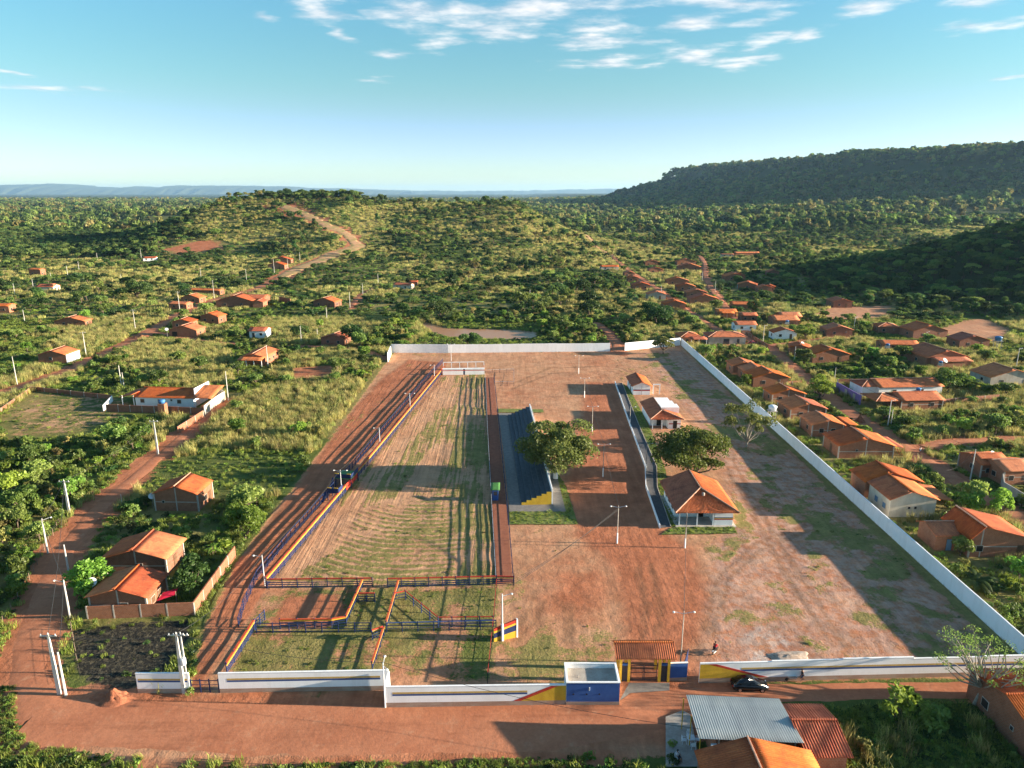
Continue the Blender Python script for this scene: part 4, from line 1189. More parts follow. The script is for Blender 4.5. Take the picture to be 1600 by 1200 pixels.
def volume(root, x0, y0, w, d, h, ridge='y', slope=0.30, rf=0.5, wall='brick', roof='tile', over=0.45, ops=(), posts=False, seed=0, walls=True, waves=None, lift=0.0, sag=0.05, beam=True, ridgecap=True):
    rx, ry = M[roof + '_x'] if roof in ('tile', 'old') else M[roof], M[roof + '_y'] if roof in ('tile', 'old') else M[roof]
    T = 0.13 + lift
    if ridge == 'y':
        rise = slope * w * max(rf, 1 - rf); xr = x0 + rf * w
        sl_l, sl_r = rise / (rf * w + 1e-6), rise / ((1 - rf) * w + 1e-6)
        if walls: MB().prism([(x0, -0.4), (x0 + w, -0.4), (x0 + w, h), (xr, h + rise), (x0, h)], y0, y0 + d).build('wall', wall, root)
        zl, zr, zt = h - sl_l * over + T, h - sl_r * over + T, h + rise + T
        ya, yb = y0 - over, y0 + d + over
        if rf > 0.02: tiled_slope((x0 - over, ya, zl), (x0 - over, yb, zl), (xr - 0.01, ya, zt), (xr - 0.01, yb, zt), ry, root, seed=seed, waves=waves, sag=sag)
        if rf < 0.98: tiled_slope((x0 + w + over, ya, zr), (x0 + w + over, yb, zr), (xr + 0.01, ya, zt), (xr + 0.01, yb, zt), ry, root, seed=seed + 1, waves=waves, sag=sag)
        if ridgecap and 0.02 < rf < 0.98: MB().tube((xr, ya - 0.03, zt + 0.03), (xr, yb + 0.03, zt + 0.03), 0.12, n=6).build('ridge_cap', 'ridge' if seed % 3 else ry, root)
    elif ridge == 'x':
        rise = slope * d * max(rf, 1 - rf); yr = y0 + rf * d
        sl_f, sl_b = rise / (rf * d + 1e-6), rise / ((1 - rf) * d + 1e-6)
        if walls:
            m = MB(); n = 5
            pol = [(y0, -0.4), (y0 + d, -0.4), (y0 + d, h), (yr, h + rise), (y0, h)]
            m.v = [(x0, y, z) for y, z in pol] + [(x0 + w, y, z) for y, z in pol]
            m.f = [(4, 3, 2, 1, 0), (5, 6, 7, 8, 9)] + [(k, (k + 1) % 5, 5 + (k + 1) % 5, 5 + k) for k in range(5)]
            m.build('wall', wall, root)
        zf, zb, zt = h - sl_f * over + T, h - sl_b * over + T, h + rise + T
        xa, xb = x0 - over, x0 + w + over
        if rf > 0.02: tiled_slope((xa, y0 - over, zf), (xb, y0 - over, zf), (xa, yr - 0.01, zt), (xb, yr - 0.01, zt), rx, root, seed=seed, waves=waves, sag=sag)
        if rf < 0.98: tiled_slope((xa, y0 + d + over, zb), (xb, y0 + d + over, zb), (xa, yr + 0.01, zt), (xb, yr + 0.01, zt), rx, root, seed=seed + 1, waves=waves, sag=sag)
        if ridgecap and 0.02 < rf < 0.98: MB().tube((xa - 0.03, yr, zt + 0.03), (xb + 0.03, yr, zt + 0.03), 0.12, n=6).build('ridge_cap', 'ridge' if seed % 3 else rx, root)
    elif ridge == 'none':
        MB().box(x0, x0 + w, y0, y0 + d, -0.4, h).build('wall_face', wall, root)
    elif ridge == 'hip':
        if walls: MB().box(x0, x0 + w, y0, y0 + d, -0.4, h).build('wall', wall, root)
        o = over; zt = h + T + slope * min(w, d) / 2; ze = h + T - slope * o
        A, B, C, D = (x0 - o, y0 - o, ze), (x0 + w + o, y0 - o, ze), (x0 + w + o, y0 + d + o, ze), (x0 - o, y0 + d + o, ze)
        if w <= d: E, F_ = (x0 + w / 2, y0 + w / 2, zt), (x0 + w / 2, y0 + d - w / 2 + 0.01, zt)
        else: E, F_ = (x0 + d / 2, y0 + d / 2, zt), (x0 + w - d / 2 + 0.01, y0 + d / 2, zt)
        if w <= d:
            tiled_slope(A, D, E, F_, ry, root, seed=seed, waves=waves, sag=sag); tiled_slope(B, C, E, F_, ry, root, seed=seed + 1, waves=waves, sag=sag)
            tiled_slope(A, B, E, E, rx, root, seed=seed + 2, waves=waves, sag=sag); tiled_slope(D, C, F_, F_, rx, root, seed=seed + 3, waves=waves, sag=sag)
            hips = ((A, E), (B, E), (D, F_), (C, F_), (E, F_))
        else:
            tiled_slope(A, B, E, F_, rx, root, seed=seed, waves=waves, sag=sag); tiled_slope(D, C, E, F_, rx, root, seed=seed + 1, waves=waves, sag=sag)
            tiled_slope(A, D, E, E, ry, root, seed=seed + 2, waves=waves, sag=sag); tiled_slope(B, C, F_, F_, ry, root, seed=seed + 3, waves=waves, sag=sag)
            hips = ((A, E), (D, E), (B, F_), (C, F_), (E, F_))
        for a, b in hips: MB().tube((a[0], a[1], a[2] + 0.03), (b[0], b[1], b[2] + 0.03), 0.11, n=6).build('ridge_cap', 'ridge', root)
    for op in ops:
        face, s, kd = op[:3]
        if kd == 'd': opening(root, face, s, 0.05, 0.9, 2.05, w, d, x0, y0, op[3] if len(op) > 3 else 'shutter', 'door')
        elif kd == 'g': opening(root, face, s, 0.05, 2.2, 2.1, w, d, x0, y0, op[3] if len(op) > 3 else 'dark', 'door')
        elif kd == 's': opening(root, face, s, 1.7, 0.4, 0.45, w, d, x0, y0, 'dark', 'window')
        else: opening(root, face, s, 1.05, 1.05, 1.0, w, d, x0, y0, op[3] if len(op) > 3 else 'dark', 'window')
    if posts and walls:
        pw = 0.11
        for (x, y) in ((x0, y0), (x0 + w, y0), (x0, y0 + d), (x0 + w, y0 + d)):
            MB().box(x - pw - 0.012, x + pw + 0.012, y - pw - 0.012, y + pw + 0.012, -0.4, h - 0.02).build('concrete_post', 'concrete', root)
        if ridge == 'y':
            MB().box(x0 + w * rf - pw, x0 + w * rf + pw, y0 - 0.012, y0 + 0.05, -0.4, h + slope * w * max(rf, 1 - rf) - 0.3).build('concrete_post', 'concrete', root)
        if beam: MB().box(x0 + 0.13, x0 + w - 0.13, y0 - 0.010, y0 + 0.05, h * 0.5, h * 0.5 + 0.16).build('concrete_beam', 'concrete', root)


def house(label, u1, v1, u2, v2, d, h=3.0, ridge='y', name='brick_house', wings=(), rot=None, group=None, porch=None, cat='house', ops=None, **kw):
    a, b = P(u1, v1), P(u2, v2)
    w, an = local_frame(a, b)
    d = d * 0.78 if not wings else d
    if a[0] > 60: rot = rot if rot is not None else min(math.degrees(an), 4.0)
    if rot is not None:
        an = R(rot); w = abs(b[0] - a[0]) / max(0.3, math.cos(an))
    z = min(a[2], b[2]) if a[1] > 420 else 0.0
    k = _hs.randrange(1000)
    root = thing(name, label, cat, (a[0], a[1], z), an, group)
    if ops is None:
        ops = [('f', _hs.choice((0.25, 0.3)), 'w'), ('f', _hs.choice((0.68, 0.75)), _hs.choice('wds')), ('r', 0.35, 'w'), ('r', 0.7, 'd'), ('l', 0.4, 'w')]
    near_ = a[1] < 210
    volume(root, 0, 0, w, d, h, ridge, ops=ops, posts=near_ and kw.get('wall', 'brick').startswith('brick'), seed=k, **kw)
    for i, wg in enumerate(wings):
        wg = dict(wg); x0 = wg.pop('x') * 1.0; y0 = wg.pop('y'); ww = wg.pop('w'); dd = wg.pop('d'); hh = wg.pop('h', h)
        volume(root, x0, y0, ww, dd, hh, wg.pop('ridge', ridge), seed=k + 10 + i * 5, **wg)
    if porch:
        px0, pw, pd, ph = porch[:4]
        pm = MB().box(-0.09, 0.09, -0.09, 0.09, -0.2, ph).mesh('porch_post', porch[4] if len(porch) > 4 else 'concrete')
        for sx in np.linspace(px0 + 0.15, px0 + pw - 0.15, max(2, int(pw / 2.6) + 1)):
            put('porch_post', pm, root, (float(sx), -pd + 0.1, 0))
        tiled_slope((px0 - 0.2, -pd - 0.3, ph + 0.05), (px0 + pw + 0.2, -pd - 0.3, ph + 0.05), (px0 - 0.2, 0.0, ph + 0.05 + 0.24 * pd), (px0 + pw + 0.2, 0.0, ph + 0.05 + 0.24 * pd), M['tile_x'], root, name='porch_roof', seed=k + 77)
    cx, cy_ = w / 2, d / 2
    c, s = math.cos(an), math.sin(an)
    FOOT.append((a[0] + c * cx - s * cy_, a[1] + s * cx + c * cy_, w / 2 + 1.6, d / 2 + 1.6, an))
    for wg in wings:
        cx, cy_ = wg['x'] + wg['w'] / 2, wg['y'] + wg['d'] / 2
        FOOT.append((a[0] + c * cx - s * cy_, a[1] + s * cx + c * cy_, wg['w'] / 2 + 1.5, wg['d'] / 2 + 1.5, an))
    return root


# ---- buildings inside the arena
hx0, hx1, hy = XY(1060, 822)[0], XY(1144, 822)[0], XY(1100, 822)[1]
w_ = hx1 - hx0; hd = 13.0
t = thing('event_hall', 'white hall with weathered clay tile hip roof and open front porch', 'hall', (hx0, hy, 0))
ph_ = 3.1; pd_ = 3.6; rm = w_ * 0.66
MB().box(-0.6, w_ + 0.6, -0.6, hd + 0.3, -0.1, 0.16).build('floor_slab', 'concrete', t)
MB().box(0, rm - 0.005, pd_, hd, 0.162, ph_).build('wall', 'white', t)
MB().box(rm, w_, 0, hd, 0.162, ph_).build('wall', 'white', t)
for z0, z1, mt_ in ((1.25, 1.42, 'red'), (1.43, 1.6, 'stripe_yellow'), (1.61, 1.75, 'navy')):
    MB().box(rm - 0.01, w_ + 0.01, -0.012, -0.002, z0, z1).build('painted_stripe', mt_, t)
    MB().box(w_ + 0.002, w_ + 0.012, 0, hd, z0, z1).build('painted_stripe', mt_, t)
for x in (0.12, rm * 0.52, rm * 0.97):
    MB().box(x - 0.1, x + 0.1, 0.0, 0.2, 0.162, ph_).build('column', 'white', t)
MB().box(0, rm, 0.0, 0.18, ph_ - 0.3, ph_ + 0.02).build('beam', 'white', t)
for s, k in ((0.28, 'w'), (0.75, 'd')): opening(t, 'f', s, 0.2 if k == 'd' else 1.1, 1.0, 2.0 if k == 'd' else 1.0, rm, hd - pd_, 0, pd_, 'dark', 'window' if k == 'w' else 'door')
for s in (0.2, 0.5, 0.8): opening(t, 'l', s, 1.1, 1.2, 1.0, rm, hd - pd_, 0, pd_, 'glass', 'window')
o_ = 0.9; ze, zt = ph_ - 0.05, ph_ + 2.35
A, B = (-o_, -o_, ze), (w_ + o_, -o_, ze); C, D = (w_ + o_, hd + o_, ze), (-o_, hd + o_, ze); E, F_ = (w_ / 2, w_ / 2, zt), (w_ / 2, hd + o_, zt)
tiled_slope(A, D, E, F_, 'old_y', t, waves=0.27, amp=0.035, seed=31, ny=8); tiled_slope(B, C, E, F_, 'old_y', t, waves=0.27, amp=0.035, seed=32, ny=8)
tiled_slope(A, B, E, E, 'old_x', t, waves=0.27, amp=0.04, seed=33, ny=8)
for a, b in ((A, E), (B, E), (E, F_)): MB().tube((a[0], a[1], a[2] + 0.06), (b[0], b[1], b[2] + 0.06), 0.13, n=8).build('ridge_cap', 'ridge', t)
MB().prism([(0, ph_), (w_, ph_), (w_ / 2, zt - 0.25)], hd - 0.2, hd - 0.02).build('gable_wall', 'white', t)
MB().lathe([(0.28, 0), (0.28, 0.5), (0.2, 0.62), (0.05, 0.66)], (w_ / 2 + 0.15, w_ * 0.33, ph_ + 1.45)).build('roof_vent', 'plaster', t)
FOOT.append((hx0 + w_ / 2, hy + hd / 2, w_ / 2 + 2, hd / 2 + 2, 0))

bx_, by_ = XY(1019, 671); bw = XY(1064, 671)[0] - bx_
t = thing('changing_rooms', 'white block with clay hip roof and three white boxes stepping behind, near lawn', 'building', (bx_, by_, 0))
rw = bw * 0.56; bd_ = 15
MB().box(0, rw, 3.2, bd_, -0.1, 3.0).build('wall', 'white', t); MB().box(rw - 0.004 + 0.01, bw, 0.6, 4.0, -0.1, 2.7).build('wall', 'white', t)
MB().box(rw + 0.2, bw + 0.003, 0.588, 0.598, 1.2, 1.45).build('painted_stripe', 'red', t)
for x in (0.1, rw * 0.6): MB().box(x - 0.09, x + 0.09, 0.1, 0.28, -0.1, 2.9).build('column', 'white', t)
opening(t, 'f', 0.55, 0.1, 1.0, 2.0, rw, 4, 0, 3.2, 'dark', 'door'); opening(t, 'f', 0.55, 0.1, 0.9, 2.0, bw - rw, 4, rw, 0.6, 'dark', 'door')
A, B, C, D = (-0.7, -0.6, 2.9), (bw + 0.5, -0.6, 2.9), (bw + 0.5, 4.6, 2.9), (-0.7, bd_ + 0.5, 2.9); E, F_ = (rw * 0.72, 3.2, 4.25), (rw * 0.72, bd_ + 0.5, 4.25)
tiled_slope(A, D, E, F_, 'old_y', t, seed=41, ny=8); tiled_slope(A, B, E, E, 'tile_x', t, waves=0.4, seed=42, ny=6); tiled_slope(B, C, E, (rw * 0.72, 4.6, 4.25), 'tile_y', t, seed=43)
for a, b in ((A, E), (B, E), (E, F_)): MB().tube((a[0], a[1], a[2] + 0.05), (b[0], b[1], b[2] + 0.05), 0.12, n=6).build('ridge_cap', 'ridge', t)
for k in range(3):
    MB().box(rw * 0.72 + 0.05, bw + 0.4 - 0.5 * k, 4.7 + k * 3.4, 4.7 + (k + 1) * 3.4 - 0.06, -0.1, 4.5 - 0.12 * k).build('tank_room', 'white', t)
FOOT.append((bx_ + bw / 2, by_ + 7, bw / 2 + 2, 10, 0))
cx_, cy0 = XY(989, 617); cw = XY(1015.5, 617)[0] - cx_
t = thing('small_pavilion', 'small white pavilion with red band and steep clay roof at the back of the promenade', 'building', (cx_, cy0, 0))
volume(t, 0, 0, cw, 11, 2.9, 'y', 0.42, wall='white', over=0.6, seed=3, ops=[('l', 0.4, 'd'), ('l', 0.7, 'w')])
for z0, z1, mt_ in ((1.25, 1.5, 'red'), (1.51, 1.68, 'navy')):
    MB().box(0.02, cw - 0.02, -0.012, -0.002, z0, z1).build('painted_stripe', mt_, t)
MB().box(cw / 2 - 0.06, cw / 2 + 0.06, -0.03, -0.021, 0, 2.9).build('pipe', 'plaster', t)
FOOT.append((cx_ + cw / 2, cy0 + 5, 6, 8, 0))
x, y = XY(1020, 616)
t = thing('white_portal', 'bare white doorway frame standing beside the small pavilion', 'portal', (x, y, 0))
for k in (0, 1.9): MB().box(k, k + 0.25, 0, 0.25, -0.1, 2.9).build('post', 'white', t)
MB().box(-0.05, 2.2, -0.02, 0.27, 2.902, 3.15).build('lintel', 'white', t)

# ---- houses of the left-hand village (front edge in photo pixels, depth, wall height)
house('tiny two-storey brick house alone at the far left edge slope', 46, 431, 64, 431, 6, 4.6, 'x', name='brick_house')
house('small house with pale front wall and brick tower under leafy slope, far left', 57, 456, 84, 456, 7, 2.9, 'x', wall='cream', wings=[dict(x=8.0, y=0.5, w=2.6, d=2.6, h=4.4, ridge='x', slope=0.05, over=0.1)])
house('brick house cut by the left picture edge among bushes', -10, 489, 15, 489, 7, 3.4, 'x')
house('wide low brick house among bushes with gable to the viewer, far left', 86, 512, 134, 512, 7, 2.7, 'y', slope=0.26)
house('little white house with orange roof alone below the red quarry', 224, 408, 244, 408, 7, 2.6, 'x', name='white_house', wall='white')
house('brick house with white right wall beside the dirt road bend', 61, 567, 104, 567, 8, 3.0, 'y', ops=[('f', 0.45, 'w', 'glass'), ('r', 0.4, 'w'), ('r', 0.75, 'w')], wings=[dict(x=9.95, y=0.02, w=0.25, d=7.96, h=3.0, ridge='none', wall='white', over=0.05)])
house('low brick house beside the tall pole, front of three stepped roofs', 264, 483, 292, 484, 7, 2.8, 'x')
house('brick house with bush by its corner, middle of three stepped roofs', 283, 473, 312, 474, 8, 2.8, 'y')
house('long low brick house, hindmost of three stepped roofs on the rise', 296, 460, 344, 461, 6, 2.6, 'x')
house('broad brick house of several roofs with dark gable facing the road', 338, 480, 396, 480, 10, 3.2, 'y', wall='brick_dark', wings=[dict(x=12, y=6, w=12, d=9, h=3.8, ridge='x'), dict(x=20.2, y=-1.5, w=5.4, d=7, h=2.9, ridge='y')])
house('brick house with open side shed nearest the road fork', 265, 526, 308, 527, 9, 3.0, 'y', ops=[('f', 0.2, 'g'), ('r', 0.4, 'w')])
house('brick house half hidden between two others at the road fork', 270, 514, 300, 514, 8, 3.0, 'y')
house('tall gabled brick house with pale right wall above the road fork', 314, 505, 342, 507, 8, 3.4, 'y')
house('small white fronted house with arched blue door in the grass', 390, 528, 416, 528, 8, 3.0, 'x', name='white_house', wall='white', ops=[('f', 0.25, 'd', 'glass'), ('f', 0.7, 'w')])
house('long house with lit orange side wall and front veranda, by the white pole', 378, 571, 412, 574, 16, 3.0, 'y', wall='brick', ops=[('r', 0.3, 'w'), ('r', 0.6, 'w'), ('f', 0.5, 'd')], porch=(0, 8.5, 3.0, 2.6, 'white'), rot=-3)
house('single brick house with orange gable roof in tall grass, mid-left', 490, 479, 523, 481, 9, 3.0, 'y', wall='brick_dark')
house('low dark brick house beside the round green tree', 502, 539, 538, 541, 8, 3.0, 'y', wall='brick_dark')
house('pair-roofed house with white wall alone among shrubs, centre', 614, 452, 640, 453, 8, 2.8, 'x', wall='cream')
house('tiny brick shed right of the lonely pair-roofed house', 641, 448, 652, 448, 5, 3.0, 'x', name='brick_shed')
house('front brick house of the two on the bare hill road', 419, 421, 445, 421, 8, 3.4, 'y')
house('rear brick house of the two on the bare hill road', 425, 412, 455, 412, 8, 3.4, 'y')
plain_wall('roofless brick wall stub beside the banana clump on the slope', PX((437, 472), (454, 475)), 3.0, mat='brick', name='brick_wall')

# long white house behind a brick yard wall
a0 = XY(163, 643); a1 = XY(318, 647); L_, an_ = local_frame(a0, a1)
t = thing('white_house', 'long white house with orange roof and porches behind a brick yard wall', 'house', (a0[0], a0[1], 0), an_)
hw = L_
volume(t, 5.6, 6.0, hw - 11.4, 8.0, 2.7, 'x', 0.21, rf=0.72, wall='white', over=0.5, seed=9, ops=[('f', 0.12, 'w', 'shutter'), ('f', 0.42, 'w', 'shutter'), ('f', 0.62, 's'), ('f', 0.75, 'w', 'shutter')])
volume(t, 1.4, 5.8, 4.0, 8.2, 2.6, 'y', 0.2, rf=0.98, walls=False, over=0.3, seed=21)
for x in (1.6, 5.0): MB().box(x, x + 0.2, 5.9, 6.1, -0.1, 2.95).build('porch_post', 'white', t)
volume(t, hw - 5.4, 5.2, 5.4, 7.5, 3.0, 'x', 0.24, rf=0.98, walls=False, over=0.3, seed=22)
for x in (hw - 5.2, hw - 0.4): MB().box(x, x + 0.2, 5.4, 5.6, -0.1, 2.95).build('porch_post', 'white', t)
MB().box(hw - 6.0, hw - 5.85, 7.0, 15.5, 3.2, 5.2).build('parapet', 'white', t)
t2 = plain_wall('brick yard wall with white left end round the long white house', [(a0[0] + 0.5, a0[1] + 0.4), XY(318, 648)], 2.0, mat='brick', panel=3.5, name='yard_wall', seed=8)
FOOT.append((a0[0] + L_ / 2, a0[1] + 8, L_ / 2 + 3, 12, an_))
plain_wall('white end of the yard wall left of the long white house', [XY(162, 642), XY(176, 627)], 1.7, mat='whitewash', panel=5, name='yard_wall', seed=19)
plain_wall('rough grey wall at the right end of the long white house', [XY(320, 649), XY(338, 634), XY(352, 625), XY(340, 618)], 2.7, mat='cream', panel=4, name='yard_wall', seed=20)
x, y = XY(256, 650)
t = thing('water_tower', 'brick water tower with blue tank in front of the long white house', 'water tower', (x, y, 0))
MB().box(-0.9, 0.9, -0.9, 0.9, -0.2, 3.6).build('tower', 'brick', t)
MB().lathe([(0.65, 0), (0.8, 0.5), (0.85, 0.9), (0.6, 1.05), (0.2, 1.12)], (0, 0, 3.602), 14).build('tank', 'tank', t, smooth=True)
plain_wall('low brick wall along the track towards the long white house', PX((318, 652), (278, 678)), 1.9, mat='brick', panel=4, name='brick_wall', seed=9)
plain_wall('long low brick wall bounding the swept yard at the left edge', PX((-20, 660), (50, 610), (175, 624)), 1.3, mat='brick', panel=5, name='brick_wall', seed=10)
house('brick house with concrete frame and bright orange slope by the left road', 244, 798, 311, 799, 8, 3.6, 'y', slope=0.36, ops=[('f', 0.2, 's'), ('r', 0.5, 'w'), ('r', 0.8, 'd')], over=0.3)
house('rear of two orange-roofed houses inside the brick yard on the left', 168, 899, 262, 899, 7.6, 3.2, 'y', slope=0.30, rf=0.5, over=0.6, wall='brick_dark', ops=[('f', 0.55, 'w'), ('r', 0.5, 'd')])
house('front orange-roofed house right behind the brick street wall on the left', 144, 962, 232, 962, 7.6, 3.2, 'y', slope=0.30, over=0.5, wall='brick', ops=[('f', 0.6, 'w'), ('r', 0.3, 'w', 'shutter'), ('r', 0.65, 'w', 'shutter')])
plain_wall('brick yard wall with concrete posts in front of two orange roofs', PX((138, 967), (304, 961), (368, 870)), 2.0, mat='brick', panel=3.4, name='yard_wall', seed=11)
for k in range(6):
    pass

# ---- the village on the right
RH = 'houses of the far right village'
house('white walled house with orange roof at the far end of the lane', 939, 422, 966, 422, 7, 2.8, 'x', name='white_house', wall='plaster')
house('far brick house under dark trees, upper left of the lane', 1008, 415, 1030, 415, 8, 3, 'y')
house('far brick house just below the one under dark trees', 1014, 427, 1036, 427, 7, 3, 'y')
house('far long brick house at the lane head, front of two', 1059, 423, 1095, 423, 9, 3, 'y')
house('far brick house at the lane head, behind the long one', 1058, 414, 1087, 414, 9, 3, 'y')
house('topmost of five brick houses stepping down left of the lane', 976, 433, 991, 433, 8, 3, 'y')
house('second from top of five brick houses left of the lane', 981, 441, 998, 441, 8, 3, 'y')
house('middle of five brick houses left of the lane, wide roof', 988, 453, 1015, 453, 9, 3, 'y')
house('fourth of five houses left of the lane, grey plaster front', 1012, 468, 1040, 468, 9, 3, 'y', wall='plaster')
house('lowest of five brick houses left of the lane beside the big crown', 1037, 484, 1071, 484, 9, 3, 'y')
house('topmost of four brick houses stepping down right of the lane', 1042, 446, 1076, 446, 9, 3, 'y')
house('second of four brick houses right of the lane', 1058, 455, 1086, 455, 9, 3, 'y')
house('third of four brick houses right of the lane', 1073, 465, 1104, 465, 9, 3, 'y')
house('lowest of four right of the lane, with white and blue left side', 1078, 476, 1122, 476, 10, 3, 'y', ops=[('l', 0.3, 'd', 'blueshut'), ('f', 0.2, 'w'), ('f', 0.8, 'w')])
house('small brick house with front porch below the stepped rows', 1121, 496, 1150, 496, 7, 2.8, 'x', porch=(0.5, 7, 2.2, 2.4))
house('brown roofed house behind the dark tree, above the porch house', 1142, 484, 1184, 485, 8, 2.8, 'x', roof='old')
house('twin roofed brick house right of the village street bend, upper', 1133, 439, 1164, 439, 9, 3.2, 'y', wings=[dict(x=8, y=8, w=8, d=8, h=3.4, ridge='y')])
house('house with turquoise left wall above the shaded grass', 1152, 452, 1182, 453, 8, 3, 'y', ops=[('l', 0.5, 'd', 'turquoise'), ('f', 0.5, 'w')], wings=[dict(x=-0.22, y=0.05, w=0.2, d=7.9, h=2.9, ridge='none', wall='turquoise')])
house('brick house right beside the turquoise walled one', 1184, 457, 1206, 457, 7, 3, 'y')
house('grey and white house with brown roof beyond the back wall road', 1149, 518, 1181, 518, 8, 2.9, 'x', wall='white', name='white_house', roof='old')
house('orange roof peeping behind the grey and white house', 1158, 503, 1182, 503, 7, 3, 'x')
house('brick house with hip porch just behind the back wall corner', 1064, 538, 1094, 537, 11, 3.0, 'hip', porch=(3.2, 6.5, 2.6, 2.5, 'white'))
house('grey fronted house with big hip roof behind the back wall corner', 1107, 538, 1163, 537, 11, 3.1, 'hip', name='plastered_house', wall='plaster', ops=[('f', 0.48, 'g', 'glass'), ('f', 0.8, 'd', 'glass')], rot=0)
house('far grey flat house at the head of the upper street', 1126, 402, 1146, 402, 7, 3, 'x', wall='plaster', slope=0.1)
house('far cluster roof right of the grey flat house', 1149, 400, 1186, 400, 8, 3, 'x')
house('brick house on the shaded rise with pole before it', 1199, 431, 1217, 431, 7, 3, 'y', wall='brick_dark')
house('shaded brick house below the one on the rise', 1194, 455, 1210, 456, 7, 3, 'y', wall='brick_dark')
house('rearmost of three orange roofs outside the side wall corner', 1144, 585, 1182, 585, 9, 3, 'y')
house('middle of three orange roofs outside the side wall corner', 1162, 594, 1202, 594, 9, 3, 'y')
house('foremost of three orange roofs outside the side wall corner', 1176, 605, 1231, 604, 10, 3, 'y')
house('lone brick house below the dark wooded slope', 1302, 481, 1331, 481, 12, 3.2, 'y', wall='brick_dark', roof='old')
house('cluster of brown roofs with roof tank beside the dark palm clump', 1210, 511, 1247, 512, 9, 3.2, 'x', roof='old', wall='brick_dark', wings=[dict(x=6, y=8, w=9, d=8, h=3.6, ridge='x', roof='old')])
house('little white house with orange roof at the street corner', 1208, 530, 1244, 530, 7, 2.8, 'y', name='white_house', wall='white')
house('brick house with broken yard walls behind the street bushes', 1291, 526, 1331, 526, 9, 3, 'y', wall='brick_dark', roof='old')
house('left of two joined brown roofed houses under the wooded slope', 1372, 521, 1404, 522, 10, 3, 'hip', wall='brick_dark', roof='old')
house('right of two joined brown roofed houses, wide plastered gable', 1426, 529, 1476, 527, 13, 3.2, 'y', wall='brick_dark', roof='old')
house('low wide brown roofed house beside the blue tank tower', 1498, 544, 1541, 542, 10, 3, 'y', wall='brick_dark', roof='old')
house('brown roofed house sunk behind the banana bushes', 1378, 548, 1434, 549, 8, 2.6, 'x', wall='brick_dark', roof='old')
house('broad brown house with dish on its long roof, right village', 1446, 573, 1502, 568, 14, 3.3, 'y', wall='brick', roof='old', wings=[dict(x=1.5, y=-4.0, w=12, d=3.9, h=2.8, ridge='x', rf=0.98, roof='old', slope=0.16)])
house('house with pale gable at the right picture edge above the bananas', 1546, 604, 1606, 598, 12, 3, 'y', wall='plaster')
house('back one of two lit houses behind the roadside bushes', 1233, 555, 1266, 557, 9, 3, 'y')
house('front one of two lit houses behind the roadside bushes', 1269, 567, 1322, 564, 10, 3, 'y')
house('orange roofed brick house beside the round roadside tree', 1206, 631, 1256, 630, 8, 2.9, 'y')
house('brick house with lean-to behind another, outside the side wall', 1234, 656, 1285, 652, 10, 3, 'y', roof='old')
house('brick house with split orange roof outside the side wall', 1268, 682, 1316, 682, 7.5, 3.1, 'y', wings=[dict(x=8.9, y=1, w=2.6, d=6, h=2.6, ridge='y', rf=0.02, slope=0.12)])
house('wide brick house with right-hand porch near the lit street', 1309, 716, 1394, 716, 8, 3.1, 'y', slope=0.27, ops=[('f', 0.33, 's'), ('l', 0.5, 'd')], wings=[dict(x=12.4, y=0.5, w=2.0, d=6.5, h=2.55, ridge='y', rf=0.02, slope=0.1, walls=False)])
house('large pale plastered house with two staggered roofs beside the side wall', 1388, 808, 1459, 808, 8.0, 3.7, 'y', name='plastered_house', wall='cream', roof='tile', slope=0.3, rf=0.42,
      ops=[('l', 0.25, 'w', 'blueshut'), ('l', 0.62, 'w', 'blueshut'), ('f', 0.42, 's'), ('f', 0.56, 's')], wings=[dict(x=8.9, y=1.2, w=3.0, d=6.5, h=2.9, ridge='y', rf=0.02, slope=0.15, walls=False), dict(x=-0.4, y=8.9, w=11, d=6.0, h=3.5, ridge='y', rf=0.45, wall='brick')])
house('brick house with lower front wing and blue door, near the side wall', 1512, 870, 1600, 870, 7.5, 3.6, 'y', slope=0.26, rf=0.2, ops=[('f', 0.18, 'w', 'dark'), ('f', 0.9, 'd')],
      wings=[dict(x=-4.4, y=2.2, w=4.3, d=5.2, h=2.9, ridge='x', rf=0.6, slope=0.3, ops=[('f', 0.55, 'd', 'blueshut')])])
house('brown roofed house with dish behind the thin street pole', 1531, 746, 1572, 743, 9, 3.0, 'x', roof='old', wall='brick')
house('brown roofed house at the right edge above the grey yard', 1566, 758, 1612, 756, 9, 3.2, 'x', roof='old', wall='brick')
plain_wall('unfinished grey block yard wall at the right edge', [XY(1564, 758), XY(1566, 772), XY(1612, 800)], 2.6, mat='plaster', panel=4, name='yard_wall', seed=13)

# purple fronted yard with the white house, and the porch house before it
t = plain_wall('purple street wall with white trim and doorways on the right village street', PX((1306, 611), (1344, 633)), 2.9, mat='purple', panel=4.2, name='street_wall', seed=14, step=0.05)
a0, a1 = XY(1306, 611), XY(1344, 633); L_, an_ = local_frame(a0, a1)
for s in (0.42, 0.75):
    o = MB().box(L_ * s - 0.7, L_ * s + 0.7, -0.16, -0.11, 0, 2.3).build('door', 'plaster', t); o.rotation_euler = (0, 0, an_)
house('white house with linked hip roofs and blue tank behind the purple wall', 1372, 620, 1468, 617, 9, 3.0, 'x', name='white_house', wall='white', roof='old', wings=[dict(x=-4.5, y=1.2, w=9, d=7, h=3.0, ridge='hip', wall='white')])
house('brick house with open corner porch in front of the white one', 1407, 641, 1466, 637, 8, 2.9, 'x', wall='brick', roof='tile', wings=[dict(x=-7.2, y=0.2, w=7.1, d=7.4, h=2.8, ridge='hip', walls=False, roof='old')])
plain_wall('brick yard wall running right from the corner porch house', PX((1468, 634), (1560, 626)), 1.9, mat='brick_dark', panel=5, name='yard_wall', seed=15)
